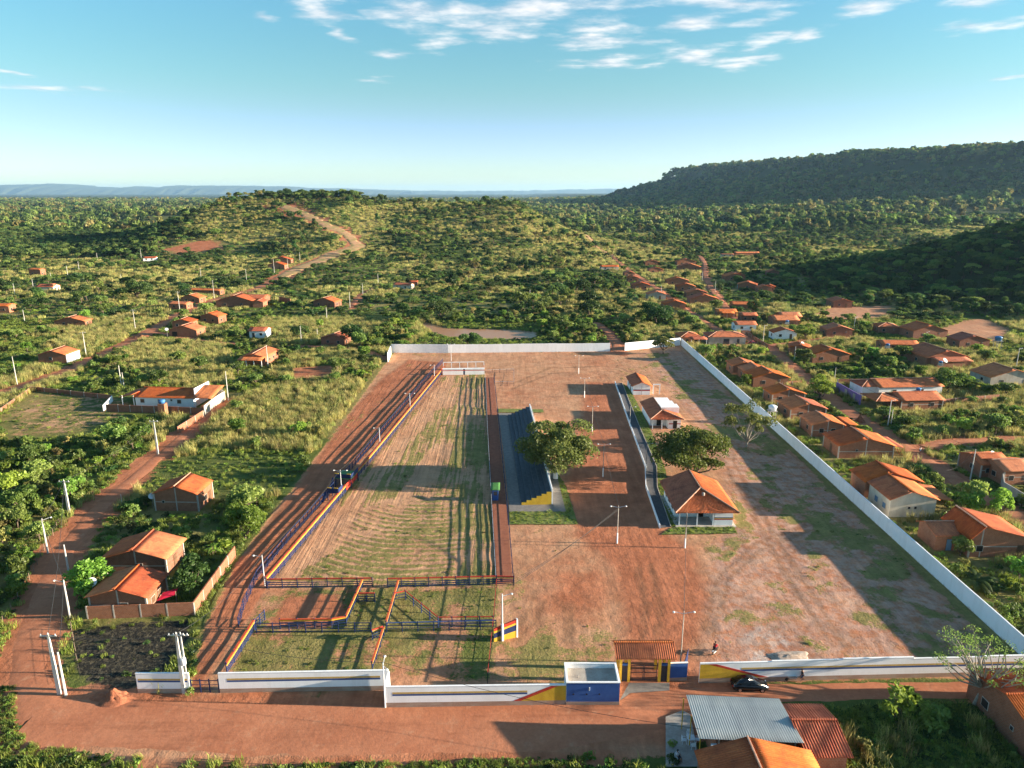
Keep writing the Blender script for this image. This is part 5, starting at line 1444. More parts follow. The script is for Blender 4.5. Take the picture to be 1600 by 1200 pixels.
plain_wall('low brick wall behind the purple front, below the garden rows', PX((1308, 604), (1375, 603)), 2.4, mat='brick', panel=4, name='yard_wall', seed=16)
plain_wall('ruined brick wall beside the green round tree, right village', PX((1222, 604), (1252, 602)), 1.6, mat='brick', panel=3, name='brick_wall', seed=17)
plain_wall('long brick wall along the upper village street', PX((1165, 523), (1200, 545)), 1.6, mat='brick', panel=4, name='brick_wall', seed=18)

# ---- street corner at the bottom: metal-roofed bar, tiled annexe, front house
c0, c1, c2, c3 = P(1072, 1086, 4.3), P(1217, 1092, 4.3), P(1256, 1161, 3.6), P(1092, 1154, 3.6)
t = thing('roadside_bar', 'brick bar under a corrugated grey metal roof on the street corner', 'bar', (c3[0], c3[1], 0))
lo = lambda c, z: (c[0] - c3[0], c[1] - c3[1], z)
tiled_slope(lo(c3, 3.6), lo(c2, 3.6), lo(c0, 4.35), lo(c1, 4.35), 'metal_roof', t, name='metal_roof', waves=0.26, amp=0.022, thick=0.02, sag=0.02, ny=4)
W_ = c2[0] - c3[0]; D_ = c0[1] - c3[1]
MB().box(1.9, W_ - 0.2, 0.25, D_ - 0.3, -0.1, 3.42).build('wall', 'brick', t)
for x in np.linspace(2.2, W_ - 0.5, 4): MB().box(float(x) - 0.09, float(x) + 0.09, 0.13, 0.245, -0.1, 3.4).build('concrete_post', 'concrete', t)
for y in (0.2, D_ * 0.5, D_ - 0.5): MB().tube((0.25 - y * 0.12, y, -0.1), (0.25 - y * 0.12, y, 3.6 + 0.7 * y / D_), 0.06).build('porch_post', 'yellow', t)
MB().box(1.35, 1.95, -0.3, 0.12, 0, 2.9).build('sign_board', 'plastic', t)
FOOT.append((c3[0] + W_ / 2, c3[1] + D_ / 2, W_ / 2 + 1.5, D_ / 2 + 1.5, 0))
sheet('pavement', PX((1040, 1200), (1040, 1122), (1066, 1112), (1078, 1118), (1095, 1200)), 0.19, 'concrete')
e0, e1, e2, e3 = P(1219, 1097, 3.5), P(1284, 1097, 3.5), P(1334, 1184, 2.7), P(1262, 1184, 2.7)
m0 = P(1236, 1125, 4.2); m1 = P(1308, 1125, 4.2)
t = thing('tiled_annexe', 'long clay tiled annexe right of the metal roofed bar', 'house', (e3[0], e3[1], 0))
lo = lambda c, z: (c[0] - e3[0], c[1] - e3[1], z)
tiled_slope(lo(e3, 2.7), lo(e2, 2.7), lo(m0, 4.2), lo(m1, 4.2), 'tile_x', t, waves=0.3, amp=0.04, ny=6, seed=5)
tiled_slope(lo(e0, 3.3), lo(e1, 3.3), lo(m0, 4.2), lo(m1, 4.2), 'old_x', t, waves=0.3, amp=0.04, ny=4, seed=6)
MB().tube(lo(m0, 4.27), lo(m1, 4.27), 0.11, n=8).build('ridge_cap', 'tile_x', t)
aw = e2[0] - e3[0]
MB().box(0.3, aw - 0.4, 0.5, e0[1] - e3[1] - 0.6, -0.1, 2.55).build('wall', 'brick_dark', t)
FOOT.append((e3[0] + aw / 2, e3[1] + 5, aw / 2 + 1, 7, 0))
f0, f1 = P(1085, 1168, 3.4), P(1160, 1160, 4.3)
fw = P(1262, 1200, 3.0)[0] - P(1085, 1200, 3.0)[0]
t = thing('brick_house', 'clay tiled house with mortar ridge at the bottom edge before the bar', 'house', (f0[0], f0[1] - 12.5, 0))
volume(t, 0.3, 0, fw, 12.0, 3.1, 'y', 0.26, rf=0.44, roof='tile', waves=0.3, seed=8, over=0.35, ops=[('l', 0.5, 'd')])
FOOT.append((f0[0] + fw / 2, f0[1] - 6, fw / 2 + 1, 7, 0))
r0 = P(1542, 1135, 0)
t = thing('brick_house', 'brick house with shaded left wall at the lower right edge', 'house', (r0[0], r0[1] - 1.5, 0), R(1))
volume(t, 0.8, -6, 12.0, 12.5, 3.6, 'x', 0.26, rf=0.5, roof='tile', waves=0.3, seed=12, ops=[('l', 0.75, 'w'), ('l', 0.4, 's')], posts=False)
FOOT.append((r0[0] + 7, r0[1], 8, 8, 0))

# ---- plastic table and chairs on the bar pavement
def plastic_chair(x, y, rz, label):
    t = thing('plastic_chair', label, 'chair', (x, y, 0.2), rz, 'white plastic chairs at the bar')
    MB().box(-0.22, 0.22, -0.2, 0.22, 0.42, 0.46).build('seat', 'plastic', t)
    MB().box(-0.22, 0.22, 0.22, 0.26, 0.40, 0.90).build('backrest', 'plastic', t)
    for sx in (-1, 1):
        for sy in (-1, 1): MB().tube((sx * 0.2, sy * 0.18, 0.42), (sx * 0.24, sy * 0.23, 0), 0.025).build('leg', 'plastic', t)
        MB().box(sx * 0.25 - 0.025, sx * 0.25 + 0.025, -0.18, 0.22, 0.62, 0.65).build('armrest', 'plastic', t)
tx, ty = XY(1079, 1163)
t = thing('plastic_table', 'square white plastic table on the bar pavement', 'table', (tx, ty, 0.2))
MB().box(-0.42, 0.42, -0.42, 0.42, 0.70, 0.74).build('table_top', 'plastic', t)
for sx in (-1, 1):
    for sy in (-1, 1): MB().tube((sx * 0.34, sy * 0.34, 0.70), (sx * 0.38, sy * 0.38, 0), 0.03).build('leg', 'plastic', t)
for (dx, dy, rz, lb) in ((-0.75, 0, R(90), 'white plastic chair on the street side of the table'), (0.75, 0.05, R(-90), 'white plastic chair on the wall side of the table'), (0, 0.8, 0, 'white plastic chair at the far side of the table'), (0.05, -0.8, R(180), 'white plastic chair at the near side of the table')):
    plastic_chair(tx + dx, ty + dy, rz, lb)
cxx, cyy = XY(1058, 1190)
plastic_chair(cxx, cyy, R(40), 'white plastic chair apart from the table, nearer the bottom edge')

# ---- water tanks and dishes
def tank_tower(label, u, v, h, r, mat):
    x, y, z = P(u, v)
    t = thing('water_tank', label, 'water tank', (x, y, z))
    for sx in (-1, 1):
        for sy in (-1, 1): MB().box(sx * r * 0.7 - 0.08, sx * r * 0.7 + 0.08, sy * r * 0.7 - 0.08, sy * r * 0.7 + 0.08, -0.2, h).build('leg', 'concrete', t)
    MB().box(-r, r, -r, r, h + 0.002, h + 0.15).build('platform', 'concrete', t)
    MB().lathe([(r * 0.8, 0), (r, r * 0.9), (r * 1.05, r), (r * 0.6, r * 1.3), (r * 0.2, r * 1.36)], (0, 0, h + 0.152), 14).build('tank', mat, t, smooth=True)
tank_tower('pale blue tank on a stand rising behind the side wall and thin tree', 1205, 660, 3.2, 1.1, 'plastic')
tank_tower('dark blue tank on a tower beside the low wide brown house', 1557, 546, 3.4, 1.3, 'tank')
def roof_tank(label, u, v, zr, r=0.7):
    x, y, z = P(u, v, zr)
    t = thing('water_tank', label, 'water tank', (x, y, zr - 0.3))
    MB().box(-r, r, -r, r, -0.6, 0.28).build('platform', 'concrete', t)
    MB().lathe([(r * 0.8, 0), (r, r * 0.8), (r * 1.04, r * 0.9), (r * 0.6, r * 1.15), (r * 0.2, r * 1.2)], (0, 0, 0.282), 12).build('tank', 'tank', t, smooth=True)
roof_tank('blue tank on the brown roof sunk behind the bananas', 1387, 540, 3.3)
roof_tank('blue tank on the roof of the white house with linked roofs', 1435, 610, 3.9)
roof_tank('blue tank on the brown roof cluster beside the dark palms', 1230, 503, 4.2)
roof_tank('blue tank on the low front roof of the broad brown house', 1470, 567, 3.4, 0.6)


def dish(label, u, v, h, r=0.9, rz=0.5):
    x, y, z = P(u, v)
    t = thing('satellite_dish', label, 'satellite dish', (x, y, z), rz)
    MB().tube((0, 0, -0.2), (0, 0, h), 0.05).build('mast', 'concrete', t)
    m = MB(); n = 14; pr = [(0.02, 0), (0.4 * r, 0.05), (0.75 * r, 0.16), (r, 0.3)]
    m.lathe(pr, (0, 0, 0), n)
    o = m.build('dish', 'dish', t, (0, 0, h + 0.1)); o.rotation_euler = (R(50), 0, 0)
    MB().tube((0, -0.3, h + 0.3), (0, -0.9, h + 0.9), 0.025).build('feed_arm', 'concrete', t)
dish('white satellite dish beside the front orange roof on the left', 149, 943, 3.4, 0.7)
dish('small satellite dish on the pole behind the side wall houses', 1546, 735, 3.6, 0.8)
dish('satellite dish standing before the broad brown house', 1473, 583, 4.2, 0.9)
dish('satellite dish beside the back one of two lit houses', 1252, 552, 3.6, 0.8)
dish('satellite dish at the rear left corner of the framed brick house', 240, 796, 2.6, 0.6)
dish('satellite dish at the road fork house with the side shed', 262, 527, 3.2, 0.7)

# ------------------------------------------------------------------ poles, lamps and wires
POLE_TOP = {}


def pole(key, label, u, v, vt, kind='plain', arm=None, name=None, ut=None, white=0.0, mat='concrete_pole', r=0.14, group=None):
    """pole whose foot is at pixel (u, v) and whose head reaches pixel row vt; arm: lamp arms as a list of headings in degrees"""
    x, y, z = P(u, v)
    # height that projects to row vt at this distance
    b = 600 - vt
    dy = FPX * math.cos(PITCH) + b * math.sin(PITCH); dz = -FPX * math.sin(PITCH) + b * math.cos(PITCH)
    h = CAM_Z + dz * (y / dy) - z
    h = max(3.0, min(h, 13.0))
    t = thing(name or ('lamp_post' if arm else 'utility_pole'), label, 'lamp post' if arm else 'utility pole', (x, y, z), 0, group)
    if kind == 'square':
        MB().box(-r, r, -r * 0.75, r * 0.75, -0.4, h * 0.5).build('lower_shaft', mat, t)
        m = MB(); i = 0
        a, c = r * 0.95, r * 0.55
        m.v = [(-a, -a * .75, h * .5), (a, -a * .75, h * .5), (a, a * .75, h * .5), (-a, a * .75, h * .5), (-c, -c * .75, h), (c, -c * .75, h), (c, c * .75, h), (-c, c * .75, h)]
        m.f = [(0, 3, 2, 1), (4, 5, 6, 7), (0, 1, 5, 4), (1, 2, 6, 5), (2, 3, 7, 6), (3, 0, 4, 7)]
        m.build('upper_shaft', mat, t)
    else:
        MB().tube((0, 0, -0.4), (0, 0, h), r, r * 0.55, 8).build('shaft', mat, t)
    if white: MB().tube((0, 0, -0.1), (0, 0, white), r * 1.35, r * 1.3, 8).build('painted_base', 'white', t)
    if kind == 'square' or kind == 'cross':
        MB().box(-1.0, 1.0, -0.06, 0.06, h - 0.28, h - 0.16).build('crossarm', mat, t)
        for sx in (-0.85, 0, 0.85):
            MB().lathe([(0.05, 0), (0.08, 0.06), (0.04, 0.12), (0.07, 0.2)], (sx, 0, h - 0.16 if sx else h), 6).build('insulator', 'lamp', t)
    for hd in (arm or ()):
        c, s = math.sin(R(hd)), math.cos(R(hd))
        ah = h - 0.35
        a_ = MB().tube((0, 0, ah), (c * 1.15, s * 1.15, ah + 0.25), 0.035, n=5).build('lamp_arm', 'pale_pole', t)
        m = MB(); m.lathe([(0.05, 0.05), (0.15, 0.02), (0.17, -0.08), (0.1, -0.14)], (c * 1.3, s * 1.3, ah + 0.27), 8); m.build('lamp_head', 'lamp', a_)
    POLE_TOP[key] = (x, y, z + h)
    return t


LP = 'lamp posts of the arena'
B2 = [-90, 90]
for i, (u, v, vt, lb) in enumerate([
        (964, 849, 790, 'double lamp post with white base nearest on the avenue, holding slanting cables'), (942, 745, 693, 'double lamp post with white base on the avenue beside the mango tree'),
        (925, 674, 634, 'double lamp post with white base on the avenue, third from the hall end'), (913, 621, 590, 'double lamp post with white base on the avenue, fourth, opposite the pavilion'),
        (904, 584, 555, 'double lamp post with white base nearest the back wall')]):
    pole('av%d' % i, lb, u, v, vt, arm=B2, white=2.0, group=LP, r=0.10, mat='concrete')
for i, (u, v, vt, lb) in enumerate([
        (1070, 856, 801, 'tall post with white base at the front lawn of the hall'), (1009, 737, 692, 'lamp post with white base on the low pale blue wall bend'),
        (984, 665, 635, 'slim lamp post on the low wall beside the changing rooms')]):
    pole('pr%d' % i, lb, u, v, vt, arm=[90] if i else None, white=1.8, group=LP, r=0.10, mat='concrete')
pole('gate', 'tall lamp post just inside the gateway with two heads', 1063, 1037, 955, arm=B2, group=LP, r=0.10, mat='concrete')
for i, (u, v, vt, lb) in enumerate([
        (414, 915, 867, 'nearest lamp post on the field fence, at its lower corner'), (534, 771, 734, 'lamp post on the field fence beside the blue booths'),
        (594, 700, 668, 'third lamp post along the field fence, beyond the booths'), (641, 641, 614, 'fourth lamp post along the field fence'),
        (679, 595, 570, 'fifth lamp post along the field fence, just before the stall'), (705, 564, 537, 'lamp post standing behind the white start stall')]):
    pole('ff%d' % i, lb, u, v, vt, arm=[90, -90] if i % 2 else [-90], group=LP, r=0.1, mat='pale_pole')
pole('co', 'white lamp post with white base in front of the painted slant wall', 785, 1001, 928, arm=[80], white=2.6, mat='pale_pole', r=0.13, group=LP)
pole('fr', 'thin white lamp post at the step of the striped front wall', 602, 1105, 1035, arm=[0, 150], mat='pale_pole', r=0.11)
SP = 'utility poles along the left road'
pole('t1', 'thick concrete pole with crossarm carrying the transformer at the front wall', 288, 1083, 990, 'square', r=0.2)
t = bpy.data.objects['utility_pole'] if 'utility_pole' in bpy.data.objects else None
x, y, z = POLE_TOP['t1']
tr = thing('transformer', 'grey transformer drum hung on the thick front pole', 'transformer', (x + 0.45, y - 0.1, z - 4.2))
MB().lathe([(0.3, 0), (0.34, 0.1), (0.34, 0.8), (0.25, 0.9)], (0, 0, 0), 10).build('drum', 'dish', tr); MB().tube((0.1, 0, 0.9), (0.1, 0, 1.1), 0.04).build('bushing', 'lamp', tr)
pole('t2', 'thinner pole standing just behind the transformer pole', 291, 1058, 990, 'square', r=0.12)
pole('l0', 'leaning-looking concrete pole with crossarm at the lower left road bend', 93, 1085, 991, 'square', r=0.2, ut=76)
pole('l0b', 'shorter concrete pole close beside the crossarm pole, lower left', 103, 1087, 1019, r=0.18)
pole('l1', 'lamp pole with arm over the left road before the orange roofs', 110, 967, 906, arm=[-90], r=0.17, group=SP)
pole('l2', 'bare concrete pole behind the round green tree on the left road', 107, 892, 851, r=0.17, group=SP)
pole('l3', 'concrete pole with lamp on the far side of the left road', 75, 864, 810, arm=[60], r=0.17, group=SP)
pole('l4', 'tall concrete pole with crossarm where the left road narrows', 109, 805, 751, 'square', r=0.19, group=SP)
pole('l4b', 'thin short service pole between the road and the framed brick house', 192, 795, 772, r=0.06, group=SP)
pole('l5', 'white concrete pole by the left road beneath the tall grass field', 247, 710, 657, 'square', r=0.18, group=SP)
VP = 'utility poles of the left village'
for i, (u, v, vt, lb) in enumerate([
        (27, 601, 557, 'white pole at the left edge on the village road'), (135, 557, 519, 'white pole beside the house with the white right wall'),
        (212, 517, 484, 'white pole at the road fork'), (281, 486, 456, 'white pole beside the front of three stepped roofs'),
        (39, 504, 484, 'short pole left of the wide low brick house'), (24, 464, 443, 'pole far left below the tower house'), (53, 455, 435, 'pole touching the left side of the tower house'),
        (80, 437, 426, 'tiny far pole right of the two-storey house'), (106, 431, 415, 'tiny far pole in grass, first of three in line'), (124, 424, 408, 'tiny far pole in grass, second of three in line'),
        (153, 411, 395, 'tiny far pole in grass, third of three in line'), (190, 441, 429, 'far pole above the dark spreading tree'), (221, 404, 389, 'far pole at the little white house below the quarry'),
        (315, 441, 418, 'pole in the grass field above the stepped roofs'), (386, 446, 420, 'pole beside the sandy bend of the hill road'), (335, 467, 438, 'pole between the stepped roofs and the broad brick house'),
        (190, 604, 571, 'pole behind the left porch of the long white house'), (194, 606, 582, 'shorter pole paired behind the long white house'), (357, 626, 580, 'pole at the right end of the long white house'),
        (429, 429, 405, 'pole in front of the two houses on the bare hill road'), (450, 420, 404, 'pole right of the two houses on the bare hill road'), (469, 410, 394, 'pole farthest up the bare hill road'),
        (547, 481, 456, 'pole in scrub right of the single gable house'), (567, 461, 443, 'pole on the grassy track above the scrub'), (591, 445, 428, 'pole left of the lonely pair-roofed house'),
        (511, 502, 480, 'pole in tall grass below the single gable house'), (471, 536, 509, 'pole by the branch road beside a dark tree'), (496, 525, 514, 'short post by the branch road'), (419, 574, 539, 'white pole at the corner of the veranda house')]):
    pole('v%d' % i, lb, u, v, vt, 'cross' if i in (1, 2, 3) else 'plain', r=0.16, group=VP)
for i, (u, v, vt, lb) in enumerate([
        (1097, 439, 424, 'far pole on the upper village street'), (1117, 457, 438, 'far white pole at the foot of the stepped house rows'), (1192, 536, 508, 'pole beside the red parked car'),
        (1175, 466, 456, 'far thin pole below the turquoise walled house'), (1334, 516, 495, 'pole with lamp behind the broken yard walls'), (1241, 564, 541, 'white pole at the street before the two lit houses'),
        (1304, 592, 574, 'pole above the purple street wall'), (1446, 534, 518, 'small lamp pole between brown roofed houses'), (1587, 577, 544, 'lamp pole at the right edge behind the bananas'),
        (1387, 666, 625, 'pole at the corner porch house on the street'), (1392, 664, 640, 'shorter post beside the corner porch pole'), (1516, 749, 702, 'thick pole with cables between brown houses on the right'),
        (1033, 458, 446, 'tiny far pole in the lane between the stepped rows'), (828, 472, 452, 'lone grey post in the meadow behind the pond')]):
    pole('r%d' % i, lb, u, v, vt, arm=[70] if i in (2, 4, 7, 8, 9) else None, r=0.15, group='utility poles of the right village')


def wire(label, a, b, sag, r=0.03, n=10, name='power_line'):
    pts = []
    for k in range(n + 1):
        f = k / n
        pts.append(tuple(np.array(a) * (1 - f) + np.array(b) * f - np.array((0, 0, sag * 4 * f * (1 - f)))))
    o = MB().path([tuple(np.array(q) - np.array(a)) for q in pts], r, 4).build(name, 'wire', None, a)
    return tag(o, label, 'cable')


PT = POLE_TOP
for k, (a, b, sag, lb) in enumerate([
        ('l0', 't1', 0.8, 'upper power line from the bend pole to the transformer pole'), ('t1', 'fr', 1.0, 'power line along the front wall to the thin lamp post'),
        ('l4', 'l0', 1.6, 'power line over the left road between the two crossarm poles'), ('l5', 'l4', 1.2, 'power line from the grass field pole down the left road'),
        ('av0', 'av1', 0.7, 'cable between the two nearest avenue lamp posts'), ('av1', 'av2', 0.6, 'cable between the second and third avenue lamp posts'), ('av2', 'av3', 0.5, 'cable between the third and fourth avenue lamp posts'),
        ('pr0', 'gate', 0.8, 'cable from the hall post to the gateway lamp post'), ('v0', 'v1', 0.9, 'power line across the grass at the left edge'), ('v1', 'v2', 0.9, 'power line along the village road to the fork'),
        ('v2', 'v3', 0.8, 'power line from the fork to the stepped roofs'), ('r2', 'r5', 0.7, 'power line along the right village street'), ('r9', 'r11', 1.2, 'power line over the right street to the thick pole'),
        ('l4', 'l3', 0.5, 'service line from the crossarm pole to the road lamp pole'), ('l3', 'l1', 0.8, 'lamp feed line slanting over the left road'), ('l1', 'l0b', 0.8, 'lamp feed line from the road lamp to the short pole'),
        ('t1', 'ff0', 1.4, 'feed line from the transformer pole to the field fence lamp'), ('ff0', 'ff1', 1.0, 'feed line along the near half of the field fence'), ('ff1', 'ff2', 0.7, 'feed line along the middle of the field fence'), ('ff2', 'ff3', 0.6, 'feed line along the far half of the field fence'),
        ('v18', 'v28', 0.8, 'power line from the long white house to the veranda house'), ('v3', 'v15', 0.6, 'power line over the three stepped roofs'), ('v15', 'v14', 0.7, 'power line up to the sandy bend'), ('v14', 'v19', 0.6, 'power line along the bare hill road'),
        ('r5', 'r6', 0.7, 'power line from the lit houses to the purple wall'), ('r6', 'r9', 0.8, 'power line along the street by the purple wall'), ('r1', 'r2', 0.9, 'power line down from the stepped rows to the red car')]):
    wire(lb, PT[a], PT[b], sag)
for k in range(3):
    a = PT['av0']; b = P(805 + k * 2, 925 - k * 3)
    wire(['first', 'second', 'third'][k] + ' of three slanting stay cables from the avenue lamp post to the walkway end', (a[0] - 0.1, a[1] - 0.1 * k, a[2] - 0.5 - 0.15 * k), (b[0], b[1], 1.5 + 0.15 * k), 0.5, 0.03)
a = PT['fr']; wire('cable from the thin lamp post over the street to the bar', a, (c3[0] + 0.5, c3[1] + 1, 3.9), 0.9)
a = PT['r11']; b = P(1475, 757)
wire('slack service cable from the thick pole to the pale plastered house', a, (b[0], b[1], 3.2), 1.2, 0.03)

# ------------------------------------------------------------------ vegetation
def unit(v): return v / (np.linalg.norm(v, axis=-1, keepdims=True) + 1e-9)


def leaves(pts, nrm, size, r_, bias=0.6):
    """small bent diamond leaves at pts, loosely facing nrm"""
    n = len(pts)
    d = unit(nrm * bias + r_.normal(size=(n, 3)) * 0.75)
    a = unit(np.cross(d, r_.normal(size=(n, 3)))); b = np.cross(d, a)
    s = size * r_.uniform(0.6, 1.35, (n, 1))
    v = np.stack([pts - a * s, pts - b * s * 0.5 + d * s * 0.12, pts + a * s, pts + b * s * 0.5 - d * s * 0.12], 1).reshape(-1, 3)
    f = np.arange(4 * n).reshape(n, 4)
    return v, f


def crown_arrays(seed, R_, H0, H1, n, leaf, lobes=14, lobe_r=0.42, flat=1.0, hollow=0.5):
    r_ = np.random.default_rng(seed)
    zc = (H0 + H1) / 2; hz = (H1 - H0) / 2
    c = []
    while len(c) < lobes:
        q = r_.uniform(-1, 1, 3)
        L = np.linalg.norm(q)
        if L < 1 and L > 0.25 and q[2] > -0.75: c.append(q * np.array((1 - lobe_r * 0.7, 1 - lobe_r * 0.7, (1 - lobe_r * 0.7) * flat)))
    c = np.array(c)
    k = r_.integers(0, lobes, n)
    rad = lobe_r * r_.uniform(0.65, 1.25, lobes)
    dirs = unit(r_.normal(size=(n, 3)))
    dirs[:, 2] = np.where(dirs[:, 2] < -0.35, -dirs[:, 2], dirs[:, 2])
    rr = rad[k] * (1 - hollow * r_.uniform(0, 1, n) ** 2.2)
    q = c[k] + dirs * rr[:, None]
    q = q * np.array((R_, R_, hz)) + np.array((0, 0, zc))
    nr = unit(dirs + 0.4 * unit(c[k] + 1e-6) + np.array((0, 0, 0.25)))
    return leaves(q, nr, leaf, r_), (c * np.array((R_, R_, hz)) + np.array((0, 0, zc)))


def branch_arrays(seed, R_, H0, ends, r0, k=5):
    """tapered trunk that forks towards some of the lobe centres"""
    r_ = np.random.default_rng(seed + 500)
    m = MB()
    lean = r_.normal(size=2) * 0.12
    top = np.array((lean[0] * H0, lean[1] * H0, H0 * 0.92))
    m.tube((0, 0, -0.5), tuple(top * 0.5), r0 * 1.25, r0 * 0.95, 7, False); m.tube(tuple(top * 0.5), tuple(top), r0 * 0.95, r0 * 0.75, 7, False)
    idx = r_.choice(len(ends), min(k, len(ends)), replace=False)
    for i in idx:
        e = ends[i]; mid = (top + e) / 2 + r_.normal(size=3) * 0.08 * R_
        m.tube(tuple(top), tuple(mid), r0 * 0.6, r0 * 0.4, 5, False); m.tube(tuple(mid), tuple(e), r0 * 0.4, r0 * 0.12, 5, False)
    return m


def tree_meshes(name, seed, R_, H0, H1, n, leaf, mat, lobes=14, lobe_r=0.42, flat=1.0, bark='bark', r0=None, k=6, hollow=0.5):
    (v, f), ends = crown_arrays(seed, R_, H0, H1, n, leaf, lobes, lobe_r, flat, hollow)
    return np_mesh(name + '_crown', v, f, mat), branch_arrays(seed, R_, max(H0, 0.4), ends, r0 or 0.05 * R_ + 0.04, k).mesh(name + '_trunk', bark)


def joined(name, crown, trunk):
    """crown and trunk as one mesh with two materials, for the far woods"""
    nv = len(crown.vertices)
    a = np.empty(nv * 3, np.float32); crown.vertices.foreach_get('co', a)
    f1 = np.arange(nv).reshape(-1, 4)
    b = np.empty(len(trunk.vertices) * 3, np.float32); trunk.vertices.foreach_get('co', b)
    f2 = np.array([list(p.vertices) for p in trunk.polygons if len(p.vertices) == 4]) + nv
    me = np_mesh(name, np.concatenate([a, b]).reshape(-1, 3), np.concatenate([f1, f2]), crown.materials[0])
    me.materials.append(trunk.materials[0])
    mi = np.zeros(len(f1) + len(f2), np.int32); mi[len(f1):] = 1
    me.polygons.foreach_set('material_index', mi)
    return me


def tuft_mesh(name, seed, n, rad, h, w, mat, droop=0.5):
    r_ = np.random.default_rng(seed)
    a = r_.uniform(0, 2 * math.pi, n); q = rad * np.sqrt(r_.uniform(0, 1, n))
    base = np.stack([q * np.cos(a), q * np.sin(a), np.full(n, -0.05)], -1)
    th = r_.uniform(0, 2 * math.pi, n); hh = h * r_.uniform(0.55, 1.2, n); dr = droop * r_.uniform(0.1, 1, n) * hh
    dx = np.stack([np.cos(th), np.sin(th), 0 * th], -1); sx = np.stack([-np.sin(th), np.cos(th), 0 * th], -1) * w
    mid = base + dx * (dr * 0.35)[:, None] + np.array((0, 0, 1)) * (hh * 0.6)[:, None]
    tip = base + dx * dr[:, None] + np.array((0, 0, 1)) * hh[:, None]
    v = np.stack([base - sx, base + sx, mid + sx * 0.8, tip, mid - sx * 0.8], 1)
    V = v.reshape(-1, 3); i = np.arange(n)[:, None] * 5
    F = np.concatenate([i + np.array([[0, 1, 2, 4]]), ])
    T = np.concatenate([i + np.array([[4, 2, 3, 3]])])
    # tip as a thin quad: duplicate tip vertex
    V2 = np.concatenate([V, (v[:, 3] + sx * 0.1)])
    T = np.concatenate([i + 4, i + 2, np.arange(n)[:, None] + len(V), i + 3], 1)
    return np_mesh(name, V2, np.concatenate([F, T]), mat)


def banana_mesh(name, seed, n, L, h, mat):
    r_ = np.random.default_rng(seed); V = []; F = []
    for k in range(n):
        a = r_.uniform(0, 2 * math.pi); up = r_.uniform(0.35, 1.0); o = r_.normal(size=2) * 0.35; ln = L * r_.uniform(0.7, 1.15); zb = h * r_.uniform(0.5, 1.0)
        d = np.array((math.cos(a), math.sin(a))); s = np.array((-d[1], d[0]))
        for j in range(6):
            f = j / 5; wv = 0.32 * math.sin(math.pi * min(1, f * 0.9 + 0.12)) * L / 2.2
            x = o + d * ln * f * (1.05 - 0.2 * up); z = zb + ln * (up * f - 0.85 * f * f)
            V += [(*(x - s * wv), z - wv * 0.35), (*x, z), (*(x + s * wv), z - wv * 0.35)]
        b = len(V) - 18
        for j in range(5):
            F += [(b + j * 3, b + j * 3 + 1, b + j * 3 + 4, b + j * 3 + 3), (b + j * 3 + 1, b + j * 3 + 2, b + j * 3 + 5, b + j * 3 + 4)]
    return np_mesh(name, np.array(V), np.array(F), mat)


# prototypes: (crown, trunk, radius, height)
TP = {}
for i, (k_, R_, H0, H1, n_, lf, mt, lob, lr, fl) in enumerate([
        ('tree_a', 3.2, 1.6, 5.6, 1500, 0.34, 'leaf', 14, 0.42, 1.0), ('tree_b', 3.8, 1.8, 5.2, 1700, 0.36, 'leaf', 18, 0.36, 0.9),
        ('tree_c', 2.4, 1.6, 6.0, 1200, 0.32, 'leaf_dark', 12, 0.42, 1.0), ('tree_d', 3.4, 1.4, 5.4, 1700, 0.34, 'leaf_dark', 14, 0.44, 1.0),
        ('tree_e', 3.0, 2.0, 5.4, 800, 0.32, 'leaf_olive', 12, 0.36, 1.0), ('tree_f', 2.8, 1.2, 4.8, 1300, 0.32, 'leaf_bright', 13, 0.42, 1.0),
        ('bush_a', 1.7, -0.1, 2.1, 620, 0.24, 'leaf', 9, 0.46, 1.0), ('bush_b', 1.4, -0.1, 2.6, 560, 0.23, 'leaf', 9, 0.44, 1.0),
        ('bush_c', 1.9, -0.1, 1.8, 620, 0.25, 'leaf_dark', 10, 0.44, 1.0), ('bush_d', 1.5, -0.1, 1.9, 520, 0.24, 'leaf_bright', 9, 0.45, 1.0),
        ('bush_e', 1.6, 0.0, 2.2, 380, 0.24, 'leaf_olive', 10, 0.38, 1.0)]):
    c_, t_ = tree_meshes(k_, 100 + i, R_, H0, H1, n_, lf, mt, lob, lr, fl)
    TP[k_] = (c_, t_, R_, H1)
J = {k: joined('far_' + k, c, t_) for k, (c, t_, _, _) in TP.items()}
pm_ = banana_mesh('wild_palm', 771, 22, 3.2, 4.6, 'leaf'); 
TP['tree_p'] = (pm_, MB().tube((0, 0, -0.4), (0.1, 0.05, 4.4), 0.2, 0.15, 7, False).mesh('palm_trunk', 'bark'), 3.0, 6.0)
def joined_palm():
    nv = len(pm_.vertices); a = np.empty(nv * 3, np.float32); pm_.vertices.foreach_get('co', a)
    f = np.array([list(p.vertices) for p in pm_.polygons]); t_ = TP['tree_p'][1]
    b = np.array([v.co[:] for v in t_.vertices]); f2 = np.array([list(p.vertices) for p in t_.polygons]) + nv
    me = np_mesh('far_palm', np.concatenate([a.reshape(-1, 3), b]), np.concatenate([f, f2]), 'leaf'); me.materials.append(M['bark'])
    mi = np.zeros(len(f) + len(f2), np.int32); mi[len(f):] = 1; me.polygons.foreach_set('material_index', mi); return me
J['tree_p'] = joined_palm()
